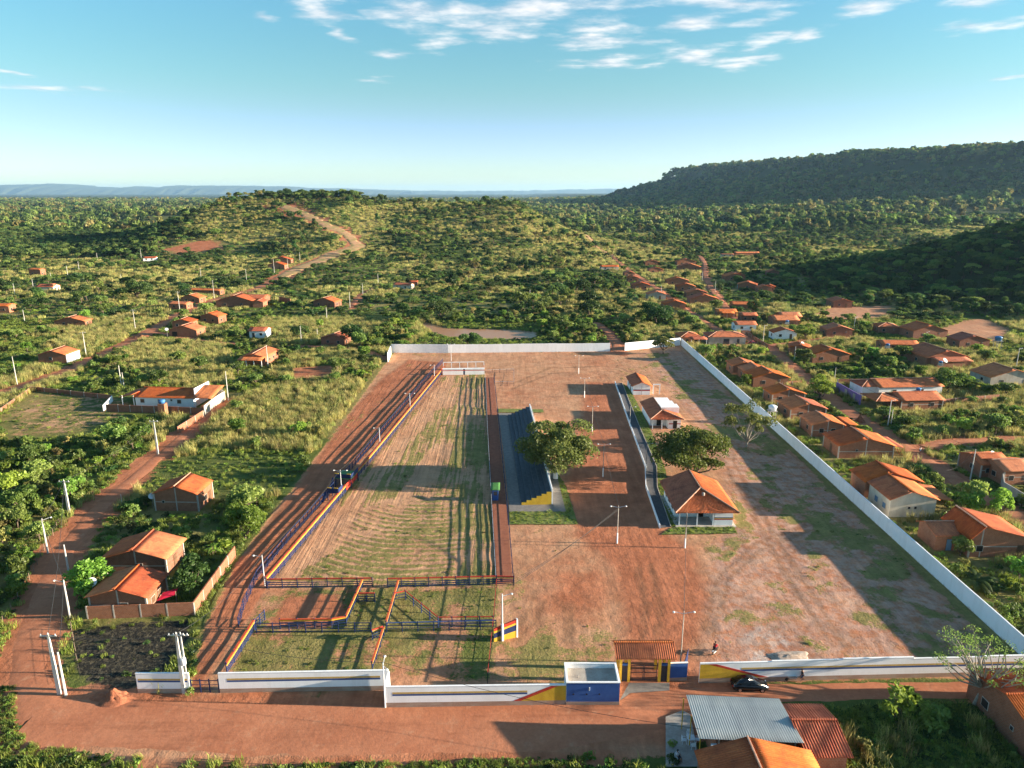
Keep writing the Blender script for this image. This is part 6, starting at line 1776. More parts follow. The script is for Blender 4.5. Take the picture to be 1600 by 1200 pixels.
# lighter copies for the far distance
for i, k_ in enumerate(('tree_a', 'tree_d', 'tree_b', 'tree_e')):
    c0_, t0_, R_, H1 = TP[k_]
    mt = {'tree_a': 'leaf', 'tree_d': 'leaf_dark', 'tree_b': 'leaf', 'tree_e': 'leaf_olive'}[k_]
    (v, f), _e = crown_arrays(300 + i, R_, 0.3, H1, 240, 0.85, 12, 0.42)
    J['light_' + k_] = np_mesh('light_' + k_, v, f, mt)
for i in range(3):
    J['tall_%d' % i] = tuft_mesh('tall_grass_%d' % i, 400 + i, 46, 0.75, 1.7, 0.035, 'grass', 0.55)
    J['green_%d' % i] = tuft_mesh('green_grass_%d' % i, 410 + i, 44, 0.8, 0.85, 0.045, 'grass_green', 0.8)
    (v, f), _e = crown_arrays(420 + i, 0.8, -0.1, 0.75, 120, 0.15, 6, 0.5)
    J['weed_%d' % i] = np_mesh('weed_%d' % i, v, f, ('leaf', 'leaf_bright', 'leaf_dark')[i])
    J['wide_%d' % i] = tuft_mesh('wide_grass_%d' % i, 430 + i, 60, 1.8, 1.6, 0.09, 'grass', 0.5)


def scatter(name, protos, P3, scl, rot, pick, label, cat=None):
    """one mass of plants: points carrying size, heading and kind, planted by geometry nodes"""
    me = bpy.data.meshes.new(name)
    me.vertices.add(len(P3)); me.vertices.foreach_set('co', np.asarray(P3, np.float32).ravel())
    for nm, tp, arr in (('scl', 'FLOAT_VECTOR', scl), ('rot', 'FLOAT_VECTOR', rot), ('pick', 'INT', pick)):
        a = me.attributes.new(nm, tp, 'POINT')
        a.data.foreach_set('vector' if tp == 'FLOAT_VECTOR' else 'value', np.asarray(arr, np.float32 if tp != 'INT' else np.int32).ravel())
    o = put(name, me); tag(o, label, cat, kind='stuff')
    ng = bpy.data.node_groups.new('planting_' + name, 'GeometryNodeTree')
    ng.interface.new_socket('Geometry', in_out='INPUT', socket_type='NodeSocketGeometry'); ng.interface.new_socket('Geometry', in_out='OUTPUT', socket_type='NodeSocketGeometry')
    gi, go = ng.nodes.new('NodeGroupInput'), ng.nodes.new('NodeGroupOutput')
    jn = ng.nodes.new('GeometryNodeJoinGeometry')
    for k in reversed(protos):                       # the join lists its inputs last link first
        po = bpy.data.objects.get('plant_' + k) or bpy.data.objects.new('plant_' + k, J[k])
        oi = ng.nodes.new('GeometryNodeObjectInfo'); oi.inputs['Object'].default_value = po; oi.inputs['As Instance'].default_value = True
        ng.links.new(oi.outputs['Geometry'], jn.inputs[0])
    ip = ng.nodes.new('GeometryNodeInstanceOnPoints'); ip.inputs['Pick Instance'].default_value = True
    def na(nm, tp):
        n = ng.nodes.new('GeometryNodeInputNamedAttribute'); n.data_type = tp; n.inputs[0].default_value = nm; return n.outputs[0]
    ng.links.new(gi.outputs[0], ip.inputs['Points']); ng.links.new(jn.outputs[0], ip.inputs['Instance'])
    ng.links.new(na('pick', 'INT'), ip.inputs['Instance Index']); ng.links.new(na('rot', 'FLOAT_VECTOR'), ip.inputs['Rotation']); ng.links.new(na('scl', 'FLOAT_VECTOR'), ip.inputs['Scale'])
    ng.links.new(ip.outputs[0], go.inputs[0])
    md = o.modifiers.new('planting', 'NODES'); md.node_group = ng
    return o


def pixel(x, y, z):
    yc = y * math.cos(PITCH) - (z - CAM_Z) * math.sin(PITCH); zc = y * math.sin(PITCH) + (z - CAM_Z) * math.cos(PITCH)
    return 800 + FPX * x / yc, 600 - FPX * zc / yc


def clear_of_houses(x, y, extra=0.0):
    ok = np.ones(x.shape, bool)
    for (cx, cy_, rx, ry, an) in FOOT:
        c, s = math.cos(an), math.sin(an); dx, dy = x - cx, y - cy_
        ok &= ~((np.abs(c * dx + s * dy) < rx + extra) & (np.abs(-s * dx + c * dy) < ry + extra))
    return ok


def clear_of_roads(x, y, extra=0.0):
    ok = np.ones(x.shape, bool)
    for (_, nm, pts, ws) in ROADS: ok &= seg_dist(x, y, pts) > max(ws) / 2 + extra
    return ok


def field_points(n, y0, y1, k=0.80, pad=14, power=1.0):
    y = np.sqrt(rng.uniform(y0 ** 2, y1 ** 2, n)) if power == 1.0 else (rng.uniform(y0 ** power, y1 ** power, n)) ** (1 / power)
    x = rng.uniform(-1, 1, n) * (k * y + pad)
    return x, y


INNER = PX((300, 1110), (345, 1100), (600, 1122), (970, 1115), (1080, 1085), (1660, 1070)) + [(69.0, 280.0), (-47.0, 275.0)] + PX((570, 600), (492, 708), (418, 800), (352, 895), (312, 985))
FRONTDIRT = PX((170, 1172), (60, 1150), (30, 1120), (28, 1050), (110, 1060), (205, 1068), (300, 1090), (300, 1110), (1040, 1100), (1044, 1200), (860, 1172), (600, 1182), (380, 1190))
NOPLANT = [POND, QUARRY, BARE_R1, BARE_R2, BARE_L, FRONTDIRT]
BUSHY = [PX((-20, 640), (60, 690), (240, 690), (225, 730), (120, 790), (60, 880), (20, 960), (-20, 1000)), PX((560, 545), (640, 480), (700, 500), (830, 470), (960, 440), (1000, 470), (1060, 510), (1000, 545), (840, 545), (700, 545)),
         PX((110, 860), (150, 800), (420, 800), (440, 770), (470, 720), (500, 700), (430, 800), (360, 880), (320, 830), (150, 850)), PX((1330, 660), (1460, 655), (1600, 640), (1620, 690), (1440, 690), (1370, 680)), PX((1250, 555), (1440, 560), (1400, 600), (1300, 596)),
         PX((1400, 830), (1600, 900), (1640, 1050), (1500, 960)), PX((0, 1190), (0, 1160), (150, 1178), (160, 1210)), PX((1300, 1125), (1480, 1110), (1530, 1200), (1320, 1200))]
GRASSY = [GREENLOT, PX((200, 545), (240, 530), (360, 540), (365, 600), (300, 605), (190, 580)), PX((130, 510), (200, 505), (150, 545), (60, 545)), PX((400, 520), (520, 545), (600, 520), (640, 530), (560, 480), (420, 480)),
          PX((0, 610), (50, 570), (130, 580), (60, 600)), PX((640, 470), (560, 500), (640, 540), (690, 510)), PX((980, 500), (1060, 520), (990, 545)), PX((1440, 640), (1560, 640), (1600, 680), (1400, 690)), PX((1310, 1160), (1420, 1140), (1420, 1200), (1320, 1200))]
LOW = [SCRUBFIELD, YARD_L, BURNT, GARDEN, PX((395, 1200), (420, 1185), (860, 1180), (900, 1200))]


OPEN = [PX((-40, 405), (240, 402), (420, 395), (640, 425), (655, 470), (640, 548), (600, 600), (330, 640), (160, 650), (-40, 660)),
        PX((925, 412), (1000, 402), (1190, 396), (1240, 420), (1300, 470), (1420, 490), (1600, 500), (1640, 720), (1450, 830), (1300, 760), (1190, 650), (1062, 545), (1000, 520))]
PONDVIEW = PX((640, 550), (650, 500), (680, 505), (840, 508), (860, 550))


def any_in(x, y, polys):
    r_ = np.zeros(x.shape, bool)
    for p in polys: r_ |= inside(x, y, p)
    return r_


def plantable(x, y, road=0.6, housegap=0.0):
    ok = ~inside(x, y, INNER) & ~any_in(x, y, NOPLANT)
    return ok & clear_of_roads(x, y, road) & clear_of_houses(x, y, housegap)


def ground_z(x, y):
    return np.asarray(height(x, y)) + np.where(y < 420, (fbm(x / 7, y / 7, 51, 4) - 0.5) * 0.16, 0)


def rotz(n):
    r_ = np.zeros((n, 3)); r_[:, 2] = rng.uniform(0, 2 * math.pi, n); r_[:, :2] = rng.normal(size=(n, 2)) * 0.05; return r_


def scl3(s, v=0.18):
    n = len(s); return np.stack([s * rng.uniform(1 - v, 1 + v, n), s * rng.uniform(1 - v, 1 + v, n), s * rng.uniform(1 - v * 1.3, 1 + v * 1.3, n)], -1)


WOODY = []      # candidates for individual plants: x, y, z, proto, scale


# --- near belt: grasses and weeds
x, y = field_points(95000, 50, 340)
ok = plantable(x, y, 0.3); x, y = x[ok], y[ok]
gr = any_in(x, y, GRASSY); lo_ = any_in(x, y, LOW); bu = any_in(x, y, BUSHY)
nn = fbm(x / 22, y / 22, 201)
tall = gr | ((nn > 0.51) & ~lo_ & ~bu & ~((y < 74) & (x < 20)))
burn = inside(x, y, BURNT)
bare = inside(x, y, YARD_L) & (rng.uniform(size=x.shape) > 0.12)
keep = ~(burn & (rng.uniform(size=x.shape) > 0.25)) & ~bare & ((rng.uniform(size=x.shape) < np.where(tall, 0.95, 0.75)))
x, y, tall, lo_, bu, burn = x[keep], y[keep], tall[keep], lo_[keep], bu[keep], burn[keep]
z = ground_z(x, y)
s = np.where(tall, rng.uniform(0.6, 1.15, len(x)), rng.uniform(0.5, 1.0, len(x))) * np.where(lo_, 0.6, 1.0)
pk = np.where(tall, rng.integers(0, 3, len(x)), np.where(rng.uniform(size=len(x)) < np.where(bu, 0.35, 0.55), rng.integers(3, 6, len(x)), rng.integers(6, 9, len(x))))
sel = tall
scatter('tall_grass', ['tall_0', 'tall_1', 'tall_2'], np.stack([x, y, z], -1)[sel], scl3(s[sel]), rotz(sel.sum()), pk[sel], 'tall yellowing grass on the open lots')
sel = ~tall
scatter('undergrowth', ['green_0', 'green_1', 'green_2', 'weed_0', 'weed_1', 'weed_2'], np.stack([x, y, z], -1)[sel], scl3(s[sel] * 1.15), rotz(sel.sum()), pk[sel] - 3, 'low green weeds and grass between shrubs and houses')

# --- near belt: shrubs
x, y = field_points(15000, 52, 340)
ok = plantable(x, y, 1.4, 0.6) & ~any_in(x, y, LOW); x, y = x[ok], y[ok]
bu = any_in(x, y, BUSHY); gr = any_in(x, y, GRASSY)
nn = fbm(x / 30, y / 30, 211)
pr_ = np.where(bu, 0.7, np.where(gr, 0.03, 0.06 + 0.6 * sstep(0.48, 0.64, nn)))
pr_ = np.where(any_in(x, y, OPEN) & ~bu, pr_ * 0.75, pr_)
ok = rng.uniform(size=x.shape) < pr_; x, y, bu = x[ok], y[ok], bu[ok]
for i in range(len(x)):
    k = rng.choice(['bush_a', 'bush_b', 'bush_c', 'bush_d', 'bush_e', 'tree_a', 'tree_f'], p=[0.25, 0.19, 0.14, 0.15, 0.13, 0.09, 0.05])
    WOODY.append((x[i], y[i], None, k, float(rng.uniform(0.5, 1.35)) * (0.75 if k.startswith('tree') else 1.0)))

# --- middle distance
x, y = field_points(70000, 335, 1050)
ok = plantable(x, y, 0.5); x, y = x[ok], y[ok]
nn = fbm(x / 60, y / 60, 221); n2 = fbm(x / 18, y / 18, 223)
hillr = 1 - sstep(0.9, 1.1, np.sqrt(((x - 420) / 215) ** 2 + ((y - 470) / 235) ** 2))
keep = rng.uniform(size=x.shape) < 0.85 * (1 - hillr)
x, y, nn, n2 = x[keep], y[keep], nn[keep], n2[keep]
z = ground_z(x, y)
dry = (nn + 0.3 * (n2 - 0.5) + 0.08 * np.exp(-((x + 60) / 190) ** 2 - ((y - 800) / 190) ** 2)) > 0.485
sel = dry
scatter('meadow_grass', ['wide_0', 'wide_1', 'wide_2'], np.stack([x, y, z], -1)[sel], scl3(rng.uniform(0.6, 1.2, sel.sum())), rotz(sel.sum()), rng.integers(0, 3, sel.sum()), 'yellow grass on the slopes and clearings in the middle distance')
sel = ~dry
scatter('scrub', ['weed_0', 'weed_1', 'weed_2', 'bush_c'], np.stack([x, y, z], -1)[sel], scl3(rng.uniform(1.0, 2.2, sel.sum())) * np.array((1, 1, 0.8)), rotz(sel.sum()), np.where(rng.uniform(size=sel.sum()) < 0.1, 3, rng.integers(0, 3, sel.sum())), 'low green scrub in the middle distance')

x, y = field_points(26000, 335, 1100)
ok = plantable(x, y, 1.5, 1.0); x, y = x[ok], y[ok]
nn = fbm(x / 75, y / 75, 231); n2 = fbm(x / 22, y / 22, 233)
hillr = 1 - sstep(0.95, 1.15, np.sqrt(((x - 420) / 215) ** 2 + ((y - 470) / 235) ** 2))
u_, v_ = pixel(x, y, 0)
forest = sstep(0.44, 0.60, nn + 0.5 * (n2 - 0.5))
leftwood = inside(x, y, PX((-80, 400), (-80, 340), (120, 345), (300, 350), (330, 385), (230, 400), (120, 405)))
band = any_in(x, y, BUSHY)
hilltop = np.exp(-((x + 75) / 150) ** 2 - ((y - 880) / 130) ** 2)
slope_ = np.exp(-((x + 60) / 190) ** 2 - ((y - 800) / 190) ** 2)
pr_ = np.clip((0.14 + 0.62 * forest + 0.35 * band) * (1 - 0.3 * slope_), 0, 1)
pr_ = np.where(any_in(x, y, OPEN), pr_ * 0.62, pr_)
pr_ = np.clip(pr_ + 0.9 * hillr * (1 - any_in(x, y, OPEN)) + 0.9 * leftwood, 0, 0.97)
ok = rng.uniform(size=x.shape) < pr_
x, y, hillr, leftwood = x[ok], y[ok], hillr[ok], leftwood[ok]
open_ = any_in(x, y, OPEN) | inside(x, y, PONDVIEW)
for i in range(len(x)):
    if hillr[i] > 0.4 or leftwood[i]: k = rng.choice(['tree_a', 'tree_b', 'tree_c', 'tree_d', 'bush_c'], p=[0.2, 0.2, 0.2, 0.3, 0.1]); s = rng.uniform(0.75, 1.25)
    elif open_[i]: k = rng.choice(['tree_a', 'tree_d', 'bush_a', 'bush_b', 'bush_c', 'bush_e'], p=[0.15, 0.17, 0.22, 0.18, 0.14, 0.14]); s = rng.uniform(0.5, 1.15)
    else: k = rng.choice(['tree_a', 'tree_b', 'tree_c', 'tree_d', 'tree_e', 'tree_p', 'bush_a', 'bush_b', 'bush_c', 'bush_e'], p=[0.10, 0.07, 0.06, 0.10, 0.07, 0.05, 0.17, 0.13, 0.14, 0.11]); s = 0.5 + 1.1 * rng.uniform() ** 1.8
    WOODY.append((x[i], y[i], None, k, float(s)))
# the line of trees on the summit
for k in range(70):
    u = rng.uniform(395, 548); v = 318 + rng.uniform(-6, 3) + 6 * abs(u - 470) / 80
    xx, yy, zz = P(u, v)
    WOODY.append((xx + rng.normal() * 4, 880 + rng.uniform(-15, 45), None, rng.choice(['tree_a', 'tree_d', 'tree_b']), float(rng.uniform(0.9, 1.6))))

# --- far woods
x, y = field_points(125000, 1050, 5200, power=1.35)
z = ground_z(x, y)
nn = fbm(x / 160, y / 160, 241); n2 = fbm(x / 45, y / 45, 243)
onmesa = sstep(-300, -150, np.where(inside(x, y, MESA), 1, -1) * seg_dist(x, y, MESA + [MESA[0]]))
ok = rng.uniform(size=x.shape) < np.clip(0.12 + 1.0 * sstep(0.40, 0.54, nn + 0.4 * (n2 - .5)) + onmesa, 0, 1)
x, y, z = x[ok], y[ok], z[ok]
n = len(x)
scatter('forest', ['light_tree_a', 'light_tree_d', 'light_tree_b', 'light_tree_e'], np.stack([x, y, z - 0.3], -1), scl3((0.8 + 1.9 * rng.uniform(0, 1, n) ** 2.0) * (1 + (y - 1050) / 5000), 0.25), rotz(n), rng.integers(0, 4, n), 'far woodland reaching to the horizon and up the table mountain')

# --- thin weeds inside the arena
x, y = field_points(42000, 72, 282)
ok = inside(x, y, COMPOUND) & (x < 66.3) & (y < 270) & (seg_dist(x, y, PX((344, 1083), (608, 1078), (601, 1105), (884, 1101), (1092, 1067), (1640, 1054))) > 0.9) & clear_of_houses(x, y, -1.0); x, y = x[ok], y[ok]
gf = ground_fields(x, y); n2 = fbm(x / 2.5, y / 2.5, 251, 3)
lawnish = inside(x, y, CORRAL)
ok = (gf['veg'] + (n2 - 0.5) * 1.3 > 0.62) & (rng.uniform(size=x.shape) < np.where(lawnish, 0.55, 0.35)) & (gf['damp'] < 0.3)
for st_ in ((wk, 1), (PX((796, 820), (903, 820), (868, 735), (826, 640), (779, 640)), 1), (PX((961, 599), (1031, 826), (1048, 824), (1062, 822), (1040, 735), (985, 610)), 1)): ok &= ~inside(x, y, st_[0])
x, y = x[ok], y[ok]; n = len(x)
scatter('weeds', ['weed_0', 'weed_1', 'weed_2', 'green_0', 'green_1'], np.stack([x, y, ground_z(x, y)], -1), scl3(rng.uniform(0.12, 0.42, n)) * np.array((1.3, 1.3, 0.7)), rotz(n), rng.integers(0, 5, n), 'thin weeds scattered over the bare earth of the arena')

# --- turf on the watered lawns
lx, ly = field_points(130000, 100, 230)
LAWNS = [PX((796, 820), (903, 820), (884, 760), (868, 735), (884, 800), (796, 800)), PX((1033, 836), (1152, 834), (1145, 823), (1049, 825)), [*PX((973, 599), (998, 662), (1027, 730), (1028, 762), (1049, 824)), *PX((1062, 822), (1045, 770), (1040, 735), (1015, 668), (985, 610))]]
lg = any_in(lx, ly, LAWNS); lx, ly = lx[lg], ly[lg]; n = len(lx)
scatter('turf', ['green_0', 'green_1', 'green_2', 'weed_1'], np.stack([lx, ly, np.full(n, 0.12)], -1), scl3(np.where(rng.uniform(size=n) < 0.04, 0.45, 0.22) * rng.uniform(0.7, 1.3, n)) * np.array((1, 1, 0.8)), rotz(n), rng.integers(0, 4, n), 'short watered turf beside the stand and the promenade')

# --- the green verges along the bottom edge
vx, vy = field_points(26000, 50, 75)
vg = any_in(vx, vy, [PX((370, 1204), (480, 1195), (640, 1192), (840, 1184), (930, 1200), (930, 1230), (360, 1230)), PX((-60, 1156), (60, 1166), (150, 1178), (185, 1196), (175, 1230), (-60, 1230)), PX((-60, 990), (14, 1000), (26, 1060), (24, 1110), (34, 1150), (60, 1166), (-60, 1160)), PX((1290, 1112), (1560, 1100), (1640, 1230), (1345, 1230))]) & clear_of_houses(vx, vy, -1.2)
vx, vy = vx[vg], vy[vg]; n = len(vx)
scatter('verge_plants', ['green_0', 'green_1', 'weed_0', 'weed_1', 'weed_2'], np.stack([vx, vy, ground_z(vx, vy)], -1), scl3(rng.uniform(0.22, 0.5, n) * np.where(vx > 24, 2.0, 1.0)), rotz(n), rng.integers(0, 5, n), 'low bright green plants on the verge along the bottom edge')

# --- single trees one can name
def plant(label, u, v, R_, H0, H1, n, leaf, mat, seed, name='tree', cat='tree', bark='bark', lobes=20, lobe_r=0.34, k=8, r0=None, hollow=0.5, flat=1.0, group=None):
    x, y, z = P(u, v)
    c_, t_ = tree_meshes(name, seed, R_, H0, H1, n, leaf, mat, lobes, lobe_r, flat, bark, r0, k, hollow)
    t = thing(name, label, cat, (x, y, z), 0, group)
    put('trunk', t_, t); put('crown', c_, t)
    FOOT.append((x, y, R_ * 0.6, R_ * 0.6, 0))
    return t


t = plant('big round mango tree overhanging the stepped stand', 868, 748, 8.6, 1.5, 13.4, 12000, 0.34, 'leaf_mango', 1, 'mango_tree', lobes=34, lobe_r=0.30, r0=0.4)
MB().tube((0, 0, -0.2), (0, 0, 1.5), 0.55, 0.5, 10).build('painted_base', 'white', t)
plant('broad dark spreading tree behind the tiled hall', 1083, 746, 9.4, 0.9, 10.6, 12000, 0.31, 'leaf', 2, 'shade_tree', lobes=34, lobe_r=0.30, r0=0.38)
plant('thin half-bare tree leaning over the side wall', 1166, 698, 6.8, 1.5, 11.5, 3200, 0.27, 'leaf_mango', 3, 'thin_tree', bark='pale_bark', lobes=22, lobe_r=0.22, k=16, r0=0.2)
plant('small dark tree in front of the short back wall', 1036, 553, 4.6, 1.5, 6.6, 2600, 0.3, 'leaf_mango', 4, 'small_tree', lobes=18)
plant('bare feathery tree with pale branches across the front wall, lower right', 1520, 1102, 6.0, 3.0, 10.0, 2600, 0.11, 'leaf', 5, 'feathery_tree', bark='pale_bark', lobes=44, lobe_r=0.15, k=38, r0=0.2)
plant('young broad-leaved tree in the shaded lot left of the feathery tree', 1396, 1128, 2.9, 1.2, 5.0, 520, 0.34, 'leaf_bright', 6, 'young_tree', lobes=12, lobe_r=0.3, r0=0.09)
plant('round bright green tree left of the two orange roofs', 143, 932, 3.5, 0.6, 6.0, 3600, 0.28, 'leaf_bright', 7, 'round_tree', lobes=20)
plant('dark leafy tree right of the two orange roofs', 297, 927, 3.0, 0.6, 6.2, 2600, 0.27, 'leaf_dark', 8, 'dark_tree', lobes=16)
plant('big bright bush tree at the lane edge beyond the brick yard', 383, 842, 4.2, 0.3, 7.2, 3600, 0.27, 'leaf_bright', 9, 'bush_tree', lobes=20)
plant('round lit tree beside the right village street', 1280, 622, 4.8, 1.0, 7.2, 3400, 0.3, 'leaf_bright', 10, 'round_tree', lobes=18)
plant('small perfectly round tree by the three orange roofs', 1166, 604, 2.2, 0.5, 4.2, 1400, 0.22, 'leaf_bright', 11, 'round_tree', lobes=14)
plant('light green tree at the grey yard on the right', 1560, 806, 2.7, 0.6, 5.6, 2200, 0.25, 'leaf_bright', 12, 'light_tree', lobes=16)
plant('bushy green tree against the brick house with the blue door', 1500, 868, 2.2, 0.2, 3.8, 1500, 0.24, 'leaf', 13, 'bush_tree', lobes=12)
plant('very large dark crown left of the lowest lane house', 1025, 508, 8.5, 2.0, 10.5, 4200, 0.42, 'leaf_dark', 14, 'large_tree', lobes=24)
plant('dark spreading tree among the left village grass', 215, 467, 10.5, 2.0, 9.5, 4600, 0.42, 'leaf_dark', 15, 'spreading_tree', lobes=28, lobe_r=0.28)
plant('dark tall tree behind the low dark brick house', 553, 541, 5.2, 1.5, 9.5, 3200, 0.34, 'leaf_dark', 16, 'tall_tree', lobes=18)
plant('bright round tree right of the low dark brick house', 563, 545, 3.6, 0.8, 7.0, 2400, 0.3, 'leaf', 17, 'round_tree', lobes=16)
plant('dark round bush tree standing at the pond edge', 735, 543, 5.4, 0.3, 6.4, 3000, 0.34, 'leaf_dark', 18, 'bush_tree', lobes=18)
plant('leafy tree behind the pond, left of the big palms', 690, 500, 7.5, 1.0, 9.5, 3400, 0.4, 'leaf_dark', 19, 'pond_tree', lobes=20)
plant('dark round tree behind the white house with linked roofs', 1478, 612, 6.0, 0.8, 7.5, 3400, 0.34, 'leaf', 20, 'dark_tree', lobes=18)
plant('dark tree before the grey and white house roof', 1176, 492, 4.5, 0.8, 7.5, 2200, 0.32, 'leaf_dark', 21, 'dark_tree', lobes=14)
plant('rounded tree beside the front one of two lit houses', 1256, 570, 4.0, 0.5, 6.0, 2400, 0.3, 'leaf', 22, 'round_tree', lobes=14)
plant('lit tree left of the brick house with broken yard walls', 1258, 530, 4.6, 0.8, 6.8, 2400, 0.32, 'leaf_bright', 23, 'round_tree', lobes=14)
plant('bright tree at the corner of the tall gabled house grass', 470, 530, 4.4, 0.8, 6.6, 2400, 0.3, 'leaf_dark', 24, 'dark_tree', lobes=14)
for i, (u, v, n_, L_, h_, lb) in enumerate([
        (1092, 521, 26, 4.5, 4.0, 'dark coconut-like palm clump left of the hip porch house'), (1115, 530, 22, 3.8, 3.0, 'lower palm clump between the two hip roofed houses'), (1262, 502, 26, 4.6, 3.8, 'dark palm clump beside the brown roofed cluster'),
        (1515, 612, 30, 4.2, 3.6, 'lit banana clump behind the brick yard wall on the right'), (1360, 562, 22, 3.2, 2.8, 'banana clump in the village garden before the brown roofs'), (1330, 556, 20, 3.0, 2.6, 'banana clump left of the village garden bushes'),
        (1525, 920, 26, 3.0, 1.6, 'dark drooping palm shrub outside the side wall'), (985, 470, 24, 5.0, 4.5, 'pale palm clump left of the lane'), (965, 478, 22, 5.0, 4.0, 'grey palm clump near the meadow edge'), (332, 868, 12, 1.6, 1.8, 'small banana plant inside the brick yard on the left')]):
    x, y, z = P(u, v)
    t = thing('palm_clump', lb, 'palm', (x, y, z))
    put('fronds', banana_mesh('fronds', 700 + i, n_, L_, h_, 'leaf_bright' if i in (3, 4, 5, 9) else 'leaf_dark'), t)
    for k in range(3): MB().tube((0.4 * k - 0.4, 0.2 * k, -0.3), (0.35 * k - 0.35, 0.25 * k, h_ * 0.85), 0.12, 0.08, 6).build('stem', 'bark', t)
    FOOT.append((x, y, 1.5, 1.5, 0))

# --- individual shrubs and trees: those that show largest; the rest becomes one mass
W = WOODY
wx = np.array([q[0] for q in W]); wy = np.array([q[1] for q in W]); wz = ground_z(wx, wy)
okk = clear_of_houses(wx, wy, 0.3) & ~any_in(wx, wy, [POND])
wtall0 = np.array([TP[q[3]][3] * q[4] for q in W])
okk &= ~((wy < 68) & (wx < 24)) & ~((np.abs(wx - 67.4) < 2.2) & (wy < 282)) & ~((wy < 66) & (wx > 24) & (wtall0 > 2.2))
okk &= ~(inside(wx, wy, PONDVIEW) & (np.array([TP[q[3]][3] * q[4] for q in W]) > 1.3))
wtall = np.array([TP[q[3]][3] * q[4] for q in W])
for (cx, cy_, rx, ry, an) in FOOT:                                    # keep the view of the houses open, as in the photograph
    gap = 7.0 if cy_ < 300 else 16.0
    okk &= ~((np.abs(wx - cx * wy / cy_) < rx + 0.5) & (wy < cy_) & (wy > cy_ - ry - gap) & (wtall > 1.5))
wr = np.array([TP[q[3]][2] * q[4] for q in W]); wh = np.array([TP[q[3]][3] * q[4] for q in W])
wu, wv = pixel(wx, wy, wz + wh / 2)
show = np.where(okk & (wu > -30) & (wu < 1630) & (wv < 1230), (wr * 2) * wh / (wy ** 2 + CAM_Z ** 2), 0)
order = np.argsort(-show)
NTREE = 300
trees = [i for i in order if W[i][3].startswith('tree') and show[i] > 0][:240]
bushes = [i for i in order if W[i][3].startswith('bush') and show[i] > 0][:290]
KW = {'tree_a': 'leafy green tree', 'tree_b': 'wide-crowned green tree', 'tree_c': 'slender dark tree', 'tree_d': 'dense dark tree', 'tree_e': 'thin olive tree', 'tree_f': 'bright green small tree', 'tree_p': 'feathery palm',
      'bush_a': 'rounded green shrub', 'bush_b': 'upright green shrub', 'bush_c': 'low dark shrub', 'bush_d': 'bright green shrub', 'bush_e': 'loose olive shrub'}
MARKS = [(280, 775, 'the framed brick house by the left road'), (215, 870, 'the rear orange roof on the left'), (190, 925, 'the front orange roof on the left'), (255, 625, 'the long white house'),
         (85, 553, 'the house with the white right wall'), (293, 510, 'the road fork houses'), (405, 517, 'the small white fronted house'), (408, 555, 'the veranda house'), (507, 470, 'the single gable house'),
         (520, 530, 'the low dark brick house'), (632, 445, 'the lonely pair-roofed house'), (437, 412, 'the two hill road houses'), (370, 465, 'the broad brick house'), (110, 500, 'the wide low brick house'),
         (70, 448, 'the small tower house'), (55, 422, 'the two-storey brick house'), (234, 402, 'the little far white house'), (300, 385, 'the red quarry'), (430, 325, 'the bare summit road'), (5, 480, 'the left edge house'),
         (740, 522, 'the muddy pond'), (720, 380, 'the long grassy hill'), (950, 416, 'the far white walled house'), (1000, 450, 'the five lane houses'), (1080, 460, 'the four stepped houses'), (1135, 490, 'the small porch house'),
         (1135, 525, 'the big hip roof behind the back wall'), (1150, 435, 'the twin roofed brick house'), (1165, 445, 'the turquoise walled house'), (1225, 500, 'the brown roof cluster'), (1225, 525, 'the corner white house'),
         (1315, 475, 'the lone house below the slope'), (1310, 515, 'the broken yard walls'), (1430, 515, 'the two joined brown roofs'), (1515, 535, 'the low wide brown house'), (1470, 560, 'the broad brown house'),
         (1570, 590, 'the pale gable at the edge'), (1290, 555, 'the two lit houses'), (1190, 590, 'the three orange roofs'), (1230, 620, 'the orange roof by the round tree'), (1280, 665, 'the split orange roof'),
         (1350, 700, 'the wide porch house'), (1420, 770, 'the pale plastered house'), (1550, 840, 'the house with the blue door'), (1325, 620, 'the purple street wall'), (1420, 610, 'the white house with linked roofs'),
         (1430, 632, 'the corner porch house'), (1560, 735, 'the brown roof behind the thick pole'), (1480, 690, 'the lit cross street'), (1530, 960, 'the long white side wall'), (1300, 1140, 'the tiled annexe'),
         (1570, 1120, 'the lower right brick house'), (1040, 540, 'the short white back wall'), (960, 530, 'the gap in the back wall'), (75, 840, 'the lamp pole over the left road'), (105, 780, 'the tall crossarm pole'),
         (245, 690, 'the white pole below the grass field'), (430, 660, 'the tall grass field'), (45, 1060, 'the lower left road bend'), (60, 930, 'the left road fence posts'), (20, 690, 'the swept yard'),
         (500, 730, 'the red earth lane'), (1450, 440, 'the shaded wooded slope'), (600, 1195, 'the bottom edge verge'), (1100, 330, 'the foot of the table mountain'), (140, 360, 'the dark left wood'), (900, 370, 'the valley track')]
ORD = ['', 'second ', 'third ', 'fourth ', 'fifth ', 'sixth ', 'seventh ', 'eighth ', 'ninth ', 'tenth ', 'eleventh ', 'twelfth ', 'thirteenth ', 'fourteenth ', 'fifteenth ', 'sixteenth ', 'seventeenth ', 'eighteenth ', 'nineteenth ', 'twentieth ', 'twenty-first ', 'twenty-second ', 'twenty-third ', 'twenty-fourth ', 'twenty-fifth ', 'twenty-sixth ', 'twenty-seventh ', 'twenty-eighth ', 'twenty-ninth ', 'thirtieth ']
single = set(); used = {}
mk = np.array([(q[0], q[1]) for q in MARKS], float)
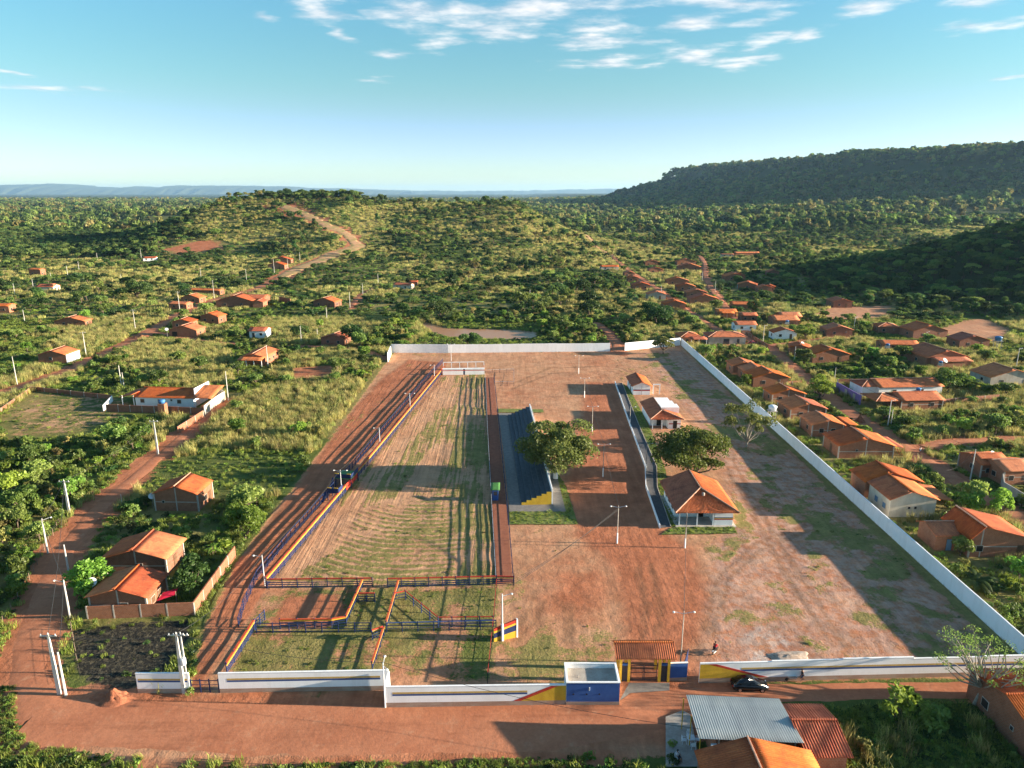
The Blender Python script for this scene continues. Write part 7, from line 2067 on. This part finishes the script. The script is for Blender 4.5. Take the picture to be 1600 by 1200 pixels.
def spot(i):
    d = np.hypot(mk[:, 0] - wu[i], (mk[:, 1] - wv[i]) * 1.6); j = int(np.argmin(d))
    du, dv = wu[i] - mk[j, 0], (wv[i] - mk[j, 1]) * 1.6
    rel = ('right of ' if du > 0 else 'left of ') if abs(du) > abs(dv) else ('in front of ' if dv > 0 else 'behind ')
    return float(d[j]), rel + MARKS[j][2]
chosen = [(i, *spot(i)) for i in trees + bushes]
for i, dist, where in sorted(chosen, key=lambda q: q[1]):
    x, y, _, k, s = W[i]; single.add(int(i))
    isb = k.startswith('bush')
    c_ = used.get((k, where), 0); used[(k, where)] = c_ + 1
    if c_ == 0: lab = KW[k] + ' nearest ' + where
    elif c_ < len(ORD): lab = ORD[c_] + 'nearest ' + KW[k] + ' ' + where
    else: lab = 'more distant ' + KW[k] + ' ' + where
    if len(lab.replace('-', ' ').split()) > 16: lab = lab.replace('nearest ', '').replace('the ', '')
    t = thing('shrub' if isb else 'tree', lab, 'shrub' if isb else 'tree', (x, y, float(wz[i])), float(rng.uniform(0, 6.28)), KW[k] + 's ' + where)
    sc_ = (s * float(rng.uniform(0.9, 1.1)), s * float(rng.uniform(0.9, 1.1)), s * float(rng.uniform(0.85, 1.15)))
    put('stem' if isb else 'trunk', TP[k][1], t, scale=sc_); put('foliage' if isb else 'crown', TP[k][0], t, scale=sc_)
rest = np.array([i for i in range(len(W)) if i not in single and okk[i]])
names = sorted({q[3] for q in W})
pk = np.array([names.index(W[i][3]) for i in rest])
scatter('woodland', names, np.stack([wx[rest], wy[rest], wz[rest] - 0.05], -1), scl3(np.array([W[i][4] for i in rest])), rotz(len(rest)), pk, 'mass of smaller shrubs and trees over the valley and slopes')

# ------------------------------------------------------------------ vehicles, people, small things
def profile_body(stations, parent, name, mat, smooth=True):
    """loft: stations along x, each a list of (y, z) with the same count (one half, mirrored)"""
    V = []; F = []
    n = None
    for (x, half) in stations:
        ring = [(x, -yy, zz) for yy, zz in half] + [(x, yy, zz) for yy, zz in half[::-1]]
        n = len(ring); V += ring
    for i in range(len(stations) - 1):
        for k in range(n):
            k2 = (k + 1) % n
            F.append((i * n + k, i * n + k2, (i + 1) * n + k2, (i + 1) * n + k))
    m = MB(); m.v = V; m.f = F + [tuple(range(n))[::-1], tuple((len(stations) - 1) * n + k for k in range(n))]
    return m.build(name, mat, parent, smooth=True)


def car(label, x, y, rz, mat, L=4.3):
    t = thing('parked_car', label, 'car', (x, y, gz(x, y) + 0.05), rz)
    k = L / 4.3
    lower = [(-2.15, .62, .42, .66), (-1.95, .80, .28, .88), (-1.3, .86, .24, .93), (0, .87, .22, .92), (1.0, .86, .24, .90), (1.7, .82, .28, .80), (2.05, .70, .34, .64), (2.15, .55, .42, .55)]
    profile_body([(a * k, [(w * 0.96, lo), (w, (lo + hi) / 2), (w * 0.93, hi), (0, hi + 0.03)]) for a, w, lo, hi in lower], t, 'body', mat)
    cab = [(-1.85, .62, .90, .94), (-1.35, .66, .92, 1.36), (-0.55, .68, .92, 1.47), (0.25, .67, .92, 1.43), (0.75, .66, .91, 1.16), (1.15, .62, .88, .91)]
    profile_body([(a * k, [(w * 1.1, lo), (w * 1.02, (lo + hi) / 2), (w * 0.84, hi), (0, hi + 0.03)]) for a, w, lo, hi in cab], t, 'cabin', mat)
    for sy in (-1, 1):
        m = MB(); m.v = [(-1.15 * k, sy * .742, .98), (-0.95 * k, sy * .668, 1.30), (-0.1 * k, sy * .655, 1.36), (-0.1 * k, sy * .742, .98)]; m.f = [(0, 1, 2, 3)]; m.build('side_window', 'glass', t)
        m = MB(); m.v = [(-0.02 * k, sy * .742, .98), (-0.02 * k, sy * .655, 1.36), (0.25 * k, sy * .66, 1.33), (0.75 * k, sy * .742, .98)]; m.f = [(0, 1, 2, 3)]; m.build('side_window', 'glass', t)
    m = MB(); m.v = [(0.34 * k, -.54, 1.42), (0.34 * k, .54, 1.42), (1.1 * k, .64, .96), (1.1 * k, -.64, .96)]; m.f = [(0, 1, 2, 3)]; m.build('windscreen', 'glass', t)
    for sx in (-1.32, 1.32):
        for sy in (-1, 1):
            w = MB().tube((sx * k, sy * 0.68, 0.31), (sx * k, sy * 0.89, 0.31), 0.31, n=16).build('wheel', 'rubber', t)
            MB().tube((sx * k, sy * 0.885, 0.31), (sx * k, sy * 0.9, 0.31), 0.19, n=12).build('rim', 'chrome', w)
    for sy in (-1, 1):
        MB().box(2.0 * k, 2.12 * k, sy * .58 - .12, sy * .58 + .12, .56, .68).build('headlight', 'lamp', t)
        MB().box(-2.17 * k, -2.08 * k, sy * .56 - .1, sy * .56 + .1, .62, .78).build('tail_light', 'red', t)
    return t


x, y = XY(1174, 1083)
car('black hatchback parked beside the striped wall on the dirt street', x, y + 0.9, R(-2), 'black_paint', 4.4)
x, y = XY(1176, 538)
car('dark red car parked before the grey fronted house', x, y, R(4), 'car_red', 4.2)


def person(label, x, y, rz, joints, radii, shirt, legs_mat, skin='skin', name='person', z0=None):
    """joints: dict of points; body is one skinned surface"""
    t = thing(name, label, 'person', (x, y, gz(x, y) + 0.04 if z0 is None else z0), rz)
    ed = [('pelvis', 'chest'), ('chest', 'neck'), ('neck', 'head'), ('head', 'crown'), ('chest', 'sh_l'), ('sh_l', 'el_l'), ('el_l', 'ha_l'), ('chest', 'sh_r'), ('sh_r', 'el_r'), ('el_r', 'ha_r'),
          ('pelvis', 'hip_l'), ('hip_l', 'kn_l'), ('kn_l', 'an_l'), ('an_l', 'to_l'), ('pelvis', 'hip_r'), ('hip_r', 'kn_r'), ('kn_r', 'an_r'), ('an_r', 'to_r')]
    nm = list(joints)
    def skinned(part, keys, mat, grow=0.0):
        ks = [k for k in nm if k in keys]
        me = bpy.data.meshes.new(part); me.from_pydata([joints[k] for k in ks], [(ks.index(a), ks.index(b)) for a, b in ed if a in ks and b in ks], [])
        me.materials.append(M[mat]); o = put(part, me, t)
        sk = o.modifiers.new('skin', 'SKIN'); sk.use_smooth_shade = True
        for i, k in enumerate(ks):
            d = me.skin_vertices[0].data[i]; d.radius = (radii[k] + grow, radii[k] + grow); d.use_root = (k == ('pelvis' if 'pelvis' in ks else ks[0]))
        o.modifiers.new('sub', 'SUBSURF').levels = 1; o.modifiers['sub'].render_levels = 1
        return o
    skinned('body', set(nm), skin)
    skinned('shirt', {'pelvis', 'chest', 'sh_l', 'sh_r', 'el_l', 'el_r'}, shirt, 0.018)
    skinned('shorts', {'pelvis', 'hip_l', 'hip_r', 'kn_l', 'kn_r'}, legs_mat, 0.016)
    h = joints['crown']; g = joints['head']
    m = MB(); m.lathe([(0.1, -0.02), (0.115, 0.04), (0.1, 0.1), (0.04, 0.135)], (h[0], h[1], h[2] - 0.08), 10); m.build('hair', 'cloth_dark', t, smooth=True)
    return t


RAD = dict(pelvis=.14, chest=.15, neck=.055, head=.085, crown=.075, sh_l=.06, el_l=.045, ha_l=.035, sh_r=.06, el_r=.045, ha_r=.035, hip_l=.09, kn_l=.06, an_l=.04, to_l=.035, hip_r=.09, kn_r=.06, an_r=.04, to_r=.035)
# man walking left pushing a wheelbarrow along the wall (he faces -x in his own frame)
walk = dict(pelvis=(0, 0, .93), chest=(-.06, 0, 1.28), neck=(-.09, 0, 1.47), head=(-.12, 0, 1.58), crown=(-.13, 0, 1.70), sh_l=(-.07, -.2, 1.38), el_l=(-.2, -.24, 1.12), ha_l=(-.45, -.24, .85), sh_r=(-.07, .2, 1.38), el_r=(-.2, .24, 1.12), ha_r=(-.45, .24, .85),
            hip_l=(0, -.1, .88), kn_l=(-.2, -.11, .5), an_l=(-.12, -.11, .09), to_l=(-.3, -.11, .04), hip_r=(0, .1, .88), kn_r=(.08, .11, .48), an_r=(.36, .11, .16), to_r=(.24, .11, .05))
x, y = XY(1253, 1064)
person('man in dark shirt and shorts pushing a wheelbarrow along the striped wall', x, y, 0, walk, RAD, 'cloth_dark', 'cloth_blue')
t = thing('wheelbarrow', 'grey wheelbarrow pushed along the foot of the striped wall', 'wheelbarrow', (x - 1.1, y, gz(x, y) + 0.05))
m = MB(); m.v = [(-.55, -.2, .42), (.25, -.2, .40), (.25, .2, .40), (-.55, .2, .42), (-.8, -.36, .75), (.4, -.34, .72), (.4, .34, .72), (-.8, .36, .75)]
m.f = [(0, 3, 2, 1), (0, 1, 5, 4), (1, 2, 6, 5), (2, 3, 7, 6), (3, 0, 4, 7)]; m.build('tray', 'dish', t)
for s in (-1, 1):
    MB().tube((-.85, s * .08, .22), (.72, s * .25, .80), .022, n=6).build('handle', 'wood', t); MB().tube((.2, s * .2, .45), (.3, s * .24, 0), .02, n=5).build('leg', 'iron', t)
MB().tube((-.85, -.05, .2), (-.85, .05, .2), .2, n=14).build('wheel', 'rubber', t)

# rider on a motorbike inside the gate, heading right and away
x, y = XY(1117, 1020)
hz = R(50)
t = thing('motorbike', 'dark motorbike ridden across the bare yard inside the gate', 'motorbike', (x, y, gz(x, y) + 0.02), hz)
for px_ in (-0.62, 0.62):
    w = MB(); n = 16
    for k in range(n):
        a0_, a1_ = 2 * math.pi * k / n, 2 * math.pi * (k + 1) / n
        w.tube((px_ + .26 * math.cos(a0_), 0, .30 + .26 * math.sin(a0_)), (px_ + .26 * math.cos(a1_), 0, .30 + .26 * math.sin(a1_)), .05, n=5, cap=False)
    wo_ = w.build('wheel', 'rubber', t); MB().tube((px_, -.04, .3), (px_, .04, .3), .1, n=10).build('hub', 'chrome', wo_)
MB().bar((-.15, 0, .78), (.35, 0, .86), .22, .18).build('fuel_tank', 'shirt_red', t)
MB().bar((-.75, 0, .80), (-.1, 0, .80), .22, .08).build('seat', 'rubber', t)
MB().box(-.2, .2, -.13, .13, .28, .6).build('engine', 'iron', t)
MB().tube((.62, .07, .3), (.38, .07, .95), .025).tube((.62, -.07, .3), (.38, -.07, .95), .025).build('fork', 'chrome', t)
MB().tube((.34, -.34, 1.02), (.34, .34, 1.02), .02).build('handlebar', 'chrome', t)
MB().lathe([(.05, 0), (.09, .05), (.09, .1)], (.5, 0, .82), 8).build('headlight', 'lamp', t)
MB().tube((-.7, -.14, .35), (0, -.14, .32), .04).build('exhaust', 'chrome', t)
MB().bar((-.85, 0, .62), (-.5, 0, .68), .16, .03).build('mudguard', 'plastic', t)
ride = dict(pelvis=(-.25, 0, .95), chest=(-.14, 0, 1.28), neck=(-.08, 0, 1.46), head=(-.05, 0, 1.57), crown=(-.04, 0, 1.69), sh_l=(-.12, -.2, 1.38), el_l=(.1, -.3, 1.18), ha_l=(.33, -.31, 1.05), sh_r=(-.12, .2, 1.38), el_r=(.1, .3, 1.18), ha_r=(.33, .31, 1.05),
            hip_l=(-.22, -.12, .92), kn_l=(.16, -.2, .72), an_l=(0, -.2, .36), to_l=(.16, -.2, .32), hip_r=(-.22, .12, .92), kn_r=(.16, .2, .72), an_r=(0, .2, .36), to_r=(.16, .2, .32))
person('rider in a red shirt on the motorbike inside the gate', x, y, hz, ride, RAD, 'shirt_red', 'cloth_dark', z0=gz(x, y) + 0.02)
stand = dict(pelvis=(0, 0, .93), chest=(0, 0, 1.28), neck=(0, .02, 1.47), head=(0, .03, 1.58), crown=(0, .03, 1.70), sh_l=(-.2, 0, 1.38), el_l=(-.26, 0, 1.1), ha_l=(-.27, -.08, .85), sh_r=(.2, 0, 1.38), el_r=(.26, 0, 1.1), ha_r=(.27, -.08, .85),
             hip_l=(-.1, 0, .88), kn_l=(-.11, -.03, .48), an_l=(-.11, 0, .09), to_l=(-.11, -.17, .04), hip_r=(.1, 0, .88), kn_r=(.12, -.02, .48), an_r=(.12, .05, .09), to_r=(.13, -.12, .04))
x, y = XY(1437, 709)
person('person in a white shirt standing on the lit village street', x, y, 0.4, stand, RAD, 'shirt_white', 'cloth_blue')
sit = dict(pelvis=(0, 0, .55), chest=(0, .04, .9), neck=(0, .04, 1.08), head=(0, .02, 1.19), crown=(0, .02, 1.31), sh_l=(-.2, .03, 1.0), el_l=(-.25, -.05, .74), ha_l=(-.14, -.3, .66), sh_r=(.2, .03, 1.0), el_r=(.25, -.05, .74), ha_r=(.14, -.3, .66),
           hip_l=(-.1, -.02, .54), kn_l=(-.12, -.42, .52), an_l=(-.12, -.42, .1), to_l=(-.12, -.58, .05), hip_r=(.1, -.02, .54), kn_r=(.12, -.42, .52), an_r=(.12, -.42, .1), to_r=(.12, -.58, .05))
person('person in a white shirt sitting on the lone plastic chair at the bottom edge', cxx, cyy, R(40), sit, RAD, 'shirt_white', 'cloth_dark', z0=0.2)


def heap(label, u, v, rx, ry, h, mat, name, seed, cat='heap'):
    x, y = XY(u, v); n, k = 26, 9; V = [(0, 0, h)]; F = []
    for j in range(1, k + 1):
        for i in range(n):
            a = 2 * math.pi * i / n; f = j / k
            q = float(fbm(np.array(math.cos(a) * 1.7 + seed + f * 2), np.array(math.sin(a) * 1.7 + f), seed, 3)) - 0.5
            q2 = float(fbm(np.array(math.cos(a) * 6 * f + seed), np.array(math.sin(a) * 6 * f), seed + 3, 3)) - 0.5
            z = h * (1 - f) ** 1.15 * (1 + 1.2 * q) + h * 0.5 * q2 * min(1, 3 * (1 - f)) - (0.12 if j == k else 0)
            V.append((rx * f * math.cos(a) * (1 + 1.1 * q), ry * f * math.sin(a) * (1 + 1.1 * q), z))
    for i in range(n): F.append((0, 1 + i, 1 + (i + 1) % n))
    for j in range(k - 1):
        for i in range(n): F.append((1 + j * n + i, 1 + (j + 1) * n + i, 1 + (j + 1) * n + (i + 1) % n, 1 + j * n + (i + 1) % n))
    m = MB(); m.v = V; m.f = F
    return tag(m.build(name, mat, None, (x, y, gz(x, y)), smooth=True), label, cat)


heap('heap of red earth on the verge left of the short striped wall', 178, 1092, 2.6, 1.7, 1.25, 'dirt_heap', 'earth_heap', 3)
heap('pale heap of rubble sand behind the striped wall on the right', 1230, 1026, 3.2, 1.3, 0.4, 'rubble', 'rubble_heap', 4)
heap('mound of red earth at the village road fork', 222, 528, 5.0, 3.0, 1.4, 'dirt_heap', 'earth_heap', 6)
heap('brick red earth mound beside the village street', 1343, 660, 1.4, 1.4, 2.2, 'dirt_heap', 'earth_heap', 7)
m = MB(); x, y = XY(262, 945)
m.quad((-1.3, -.4, .9), (0.9, .5, 1.3), (1.1, 1.5, 1.9), (-.9, .9, 1.5)); m.quad((-1.3, -.4, .88), (-.9, .9, 1.48), (1.1, 1.5, 1.88), (0.9, .5, 1.28))
t = thing('clothes_line', 'red cloth hung to dry between posts beside the front orange roof', 'washing line', (x, y, 0))
m.build('cloth', 'tarp_red', t)
for dx in (-1.4, 1.2): MB().tube((dx, .4, -0.1), (dx, .4, 2.0), .05).build('post', 'wood', t)

# wooden fence posts along the left road and the village tracks
def post_row(label, pts, step, h=1.3):
    t = thing('post_fence', label, 'fence', (pts[0][0], pts[0][1], 0))
    me = MB().tube((0, 0, -0.3), (0.04, 0, h), 0.06, 0.05, 6).mesh('post', 'wood')
    k = 0
    for a, b in zip(pts[:-1], pts[1:]):
        L, an = local_frame(a, b); n = max(1, int(L / step))
        for j in range(n):
            f = j / n; x, y = a[0] + (b[0] - a[0]) * f, a[1] + (b[1] - a[1]) * f
            put('post', me, t, (x - pts[0][0], y - pts[0][1], gz(x, y)), rotz=k * 1.3); k += 1
    for z in (0.5, 0.9, 1.2):
        for a, b in zip(pts[:-1], pts[1:]):
            MB().bar((a[0] - pts[0][0], a[1] - pts[0][1], z), (b[0] - pts[0][0], b[1] - pts[0][1], z), 0.015, 0.015).build('wire', 'wire', t)
post_row('wooden post and wire fence along the left side of the left road', PX((5, 975), (40, 920), (70, 860), (95, 815)), 2.6)
post_row('wooden post fence round the burnt plot beside the left road', PX((112, 985), (128, 1072)), 2.4)
post_row('wooden post and wire fence along the village branch road', PX((195, 556), (360, 552)), 3.0)
post_row('wooden post and wire fence on the upper side of the lit cross street', PX((1450, 688), (1600, 680)), 3.0)
post_row('wooden posts between the right village road and the scrub lot', PX((1300, 714), (1240, 700)), 2.0)

# ------------------------------------------------------------------ the air
hm = bpy.data.materials.new('haze'); hm.use_nodes = True
hn, hl = hm.node_tree.nodes, hm.node_tree.links
hn.clear()
pv = hn.new('ShaderNodeVolumePrincipled'); pv.inputs['Color'].default_value = (0.42, 0.70, 1.0, 1); pv.inputs['Density'].default_value = HAZE
pv.inputs['Anisotropy'].default_value = 0.2
ho = hn.new('ShaderNodeOutputMaterial'); hl.new(pv.outputs[0], ho.inputs['Volume'])
M['haze'] = hm
if HAZE > 0:
    tag(MB().box(-30000, 30000, -300, 42000, -61.0, 405.0).build('haze', 'haze'), kind='stuff')
